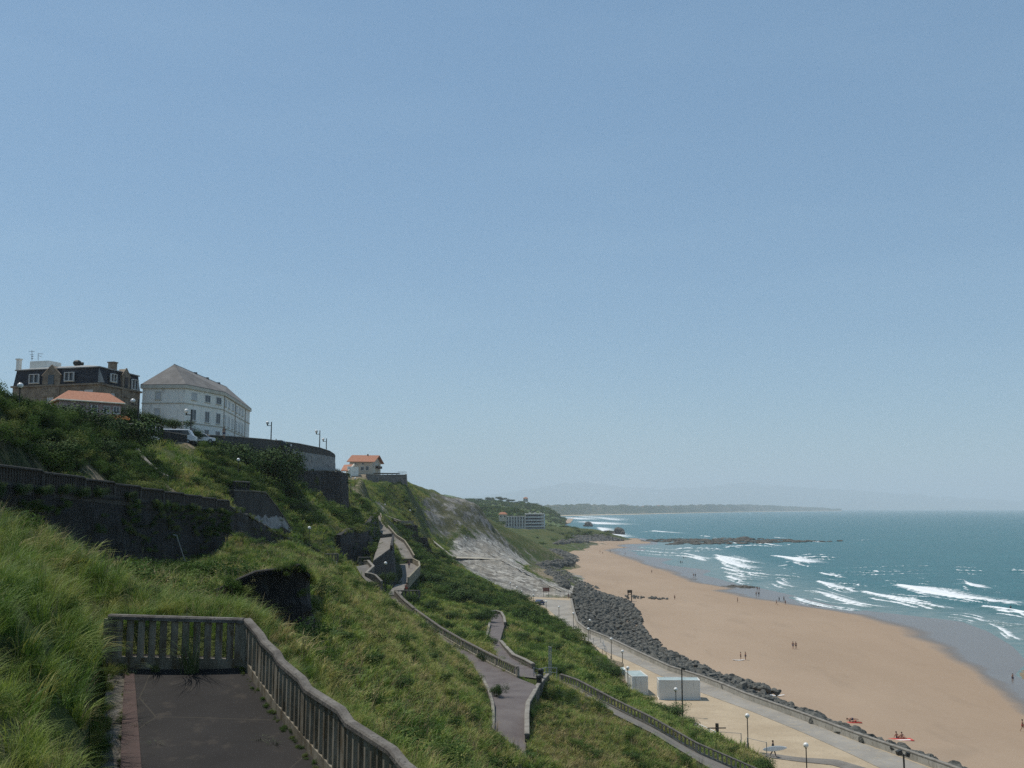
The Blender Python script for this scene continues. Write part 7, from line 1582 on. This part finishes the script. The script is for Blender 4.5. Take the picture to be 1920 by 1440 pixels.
BPEOPLE = [(1487, 1217, 'walk', T1, 2.8, 'left walker of the pair strolling in the middle of the beach'), (1492.5, 1217, 'walk', T3, 2.8, 'right walker of the pair strolling in the middle of the beach'), (1389, 1238, 'stand', T3, 1.5, 'person standing beside a white board lying on the sand'), (1398, 1237.5, 'akimbo', T1, -1.4, 'person with a raised arm next to the white board owner'),
           (1456, 1134, 'walk', T3, 1.5, 'nearest left walker of the four dark figures near the swash'), (1461, 1128, 'walk', WS, 1.3, 'back left walker of the four dark figures near the swash'), (1470, 1127.5, 'walk', WS, -1.4, 'back right walker of the four dark figures near the swash'), (1472.5, 1134, 'stand', T3, .4, 'nearest right walker of the four dark figures near the swash'),
           (1418, 1118, 'stand', T3, 0, 'left figure of the standing group by the flat rock patch'), (1423, 1118, 'walk', WS, .5, 'right figure of the standing group by the flat rock patch'), (1420, 1108, 'walk', T3, 2.5, 'farther left figure behind the group by the flat rock patch'), (1423.5, 1108, 'walk', T1, 2.5, 'farther right figure behind the group by the flat rock patch'),
           (1383, 1130, 'stand', T3, 1, 'lone figure standing on dark stones in the sand'), (1300.5, 1082, 'walk', T3, 2.8, 'left walker of the distant pair above the two small rock patches'), (1303.8, 1082, 'walk', WS, 2.8, 'right walker of the distant pair above the two small rock patches'), (1276, 1057, 'walk', WS, 0, 'left figure of a far pair at the first surf'), (1279, 1057, 'stand', T3, 0, 'right figure of a far pair at the first surf'),
           (1282, 1048, 'stand', WS, 0, 'left figure of the farther pair in the shallow surf'), (1286, 1048, 'walk', T3, 1, 'right figure of the farther pair in the shallow surf'), (1130, 1039, 'walk', T3, 0, 'tiny walker on the far sand near the boulder point, right of two'), (1125, 1036, 'walk', T1, 0, 'tiny walker on the far sand near the boulder point, left of two'), (1144, 1036, 'stand', WS, 0, 'tiny dark figure standing on far wet sand'), (1170, 1029, 'walk', WS, 1, 'tiny far walker nearest the reef'), (1172, 1040, 'walk', T3, 1, 'tiny walker at the end of the far water film'), (1074, 1029, 'stand', T1, 0, 'tiny figure beside the far timber frame'),
           (1222, 1075, 'stand', T3, 0, 'lone tiny figure on the dry far sand'), (1918, 1372, 'walk', T2, 1.2, 'sunburnt person at the right picture edge'), (1265, 1125, 'stand', T3, 0, 'small figure past the end of the boulder line')]
for px, py, kd, wr, rz, lab in BPEOPLE:
    p = sand_px(px, py); person(lab, p, rz, kd, wr, rng.uniform(.96, 1.04), 'people on the beach')
p = onz(1899, 1274, .02); person('wader with dark hair standing waist deep at the right edge of the swash', (p.x, p.y, -.55), .6, 'akimbo', T1, 1.0, 'people on the beach')
p = onz(1869, 1130, .1); person('surfer in black standing in white water of the big breaker', (p.x, p.y, -.5), .6, 'stand', WS, 1.0, 'people on the beach')
p = onz(1895, 1141, .1); person('surfer in black wading between two breakers', (p.x, p.y, -.6), 2.6, 'stand', WS, 1.0, 'people on the beach')
p = sand_px(1603, 1355); person('sunbather in red lying on a red towel near the boulders', (p.x, p.y, p.z + .05), 1.4, 'lie', T2, 1.0)
q = MB().box((p.x - .1, p.y, p.z + .03), (2.1, 1.0, .05), .12).build('beach_towel', 'red'); tag(q, 'red beach towel under the lying sunbather', 'towel', None, 'thing')
p = sand_px(1601, 1352.5); person('second sunbather lying half turned behind the red towel', (p.x, p.y + .9, p.z + .05), 1.6, 'lie', T1, 1.0)
p = sand_px(1682, 1385); person('seated bather on the left of the red and white mat', (p.x, p.y, p.z + .05), .8, 'sit', T1, 1.0); p2 = sand_px(1692, 1386); person('seated bather on the right of the red and white mat', (p2.x, p2.y, p2.z + .05), .5, 'sit', T2, 1.0)
e = thing('beach_mat', 'red and white mat under the two seated bathers', 'mat', tuple(sand_px(1688, 1387))); x, y, z = sand_px(1688, 1387); MB().box((x, y, z + .03), (3.4, 1.5, .05), .06).build('cloth', 'red', e); MB().box((x + .2, y - .35, z + .062), (2.2, .5, .012), .06).build('stripe', 'white', e)
def surfboard(label, loc, rz, L=2.7, w=.55, tilt=(0, 0), col='white', name='surfboard'):
    mb = MB(); rs = []
    for k in range(13):
        t = k / 12; x = (t - .5) * L; ww = w / 2 * max(.03, math.sin(math.pi * min(1, max(0, t * .96 + .02))) ** .55); r = .16 * (2 * t - 1) ** 2
        rs.append([(x, ww * math.cos(a), .035 * math.sin(a) + r) for a in np.linspace(0, 2 * math.pi, 9)[:-1]])
    e = thing(name, label, 'surfboard', tuple(loc), None); e.rotation_euler = (tilt[0], tilt[1], rz); mb.rings(rs); mb_build_local(mb, 'deck', col, e)
    for s in (-1, 0, 1): f = MB(); f.add([(-L * .43 + .12 * abs(s), s * .12 - .006, .05), (-L * .36 + .12 * abs(s), s * .12 - .006, .05), (-L * .45 + .12 * abs(s), s * .12 - .006, -.1), (-L * .43 + .12 * abs(s), s * .12 + .006, .05), (-L * .36 + .12 * abs(s), s * .12 + .006, .05), (-L * .45 + .12 * abs(s), s * .12 + .006, -.1)], [(0, 1, 2), (5, 4, 3), (0, 3, 4, 1), (1, 4, 5, 2), (2, 5, 3, 0)]); mb_build_local(f, 'fin', 'black', e)
    return e
p = sand_px(1385, 1238.5); surfboard('white surfboard lying by the two standing bathers', (p.x, p.y, p.z + .08), .1)
p = sand_px(1455, 1305); surfboard('white surfboard lying on sand by the boulders', (p.x, p.y, p.z + .08), .05, 3.0)
p = sand_px(1443, 1302); e = thing('beach_bag', 'dark bag on a pale cloth left of the lying surfboard', 'bag', tuple(p)); x, y, z = p; MB().ball((x, y, z + .2), .36, 12, 8, (1.4, .8, .7)).build('body', 'black', e); MB().box((x - .3, y - .3, z + .02), (1.5, .9, .03), .3).build('cloth', 'white', e); MB().tube((x - .2, y, z + .4), (x + .2, y, z + .42), .03, n=6).build('strap', 'black', e)
p = onz(1450, 1419, 6.05); person('surfer in dark wetsuit walking on the sand with a board under the arm', tuple(p), 1.35, 'carry', WS, 1.03)
surfboard('long white surfboard carried by the walking surfer', (p.x + .05, p.y - .42, p.z + 1.0), .03, 2.75, .58, (R(82), R(-4)))
p = at(767, 1067, 196); person('person in dark clothes standing on the hairpin path by the curved parapet', (p.x, p.y, gz(p.x, p.y) + .12), .3, 'stand', T4, 1.0, 'people on the paths')
p = at(762, 1106, 158); person('person in red trunks on the hairpin path above the balcony balustrade', (p.x, p.y, gz(p.x, p.y) + .14), .3, 'walk', T2, 1.0, 'people on the paths')
p = at(420, 812, 153); person('person leaning behind the promenade parapet near the white building', (p.x, p.y, 44.75), .3, 'stand', T4, 1.0, 'people on the paths')
p = at(524, 822, 178); person('person behind the promenade parapet beside the dark car', (p.x - .6, p.y, 44.65), .3, 'stand', T4, 1.0, 'people on the paths')
p = onz(1066, 1123, 6.05); person('person walking past the site fence at the far promenade end', tuple(p), .3, 'walk', T4, 1.0, 'people on the paths')
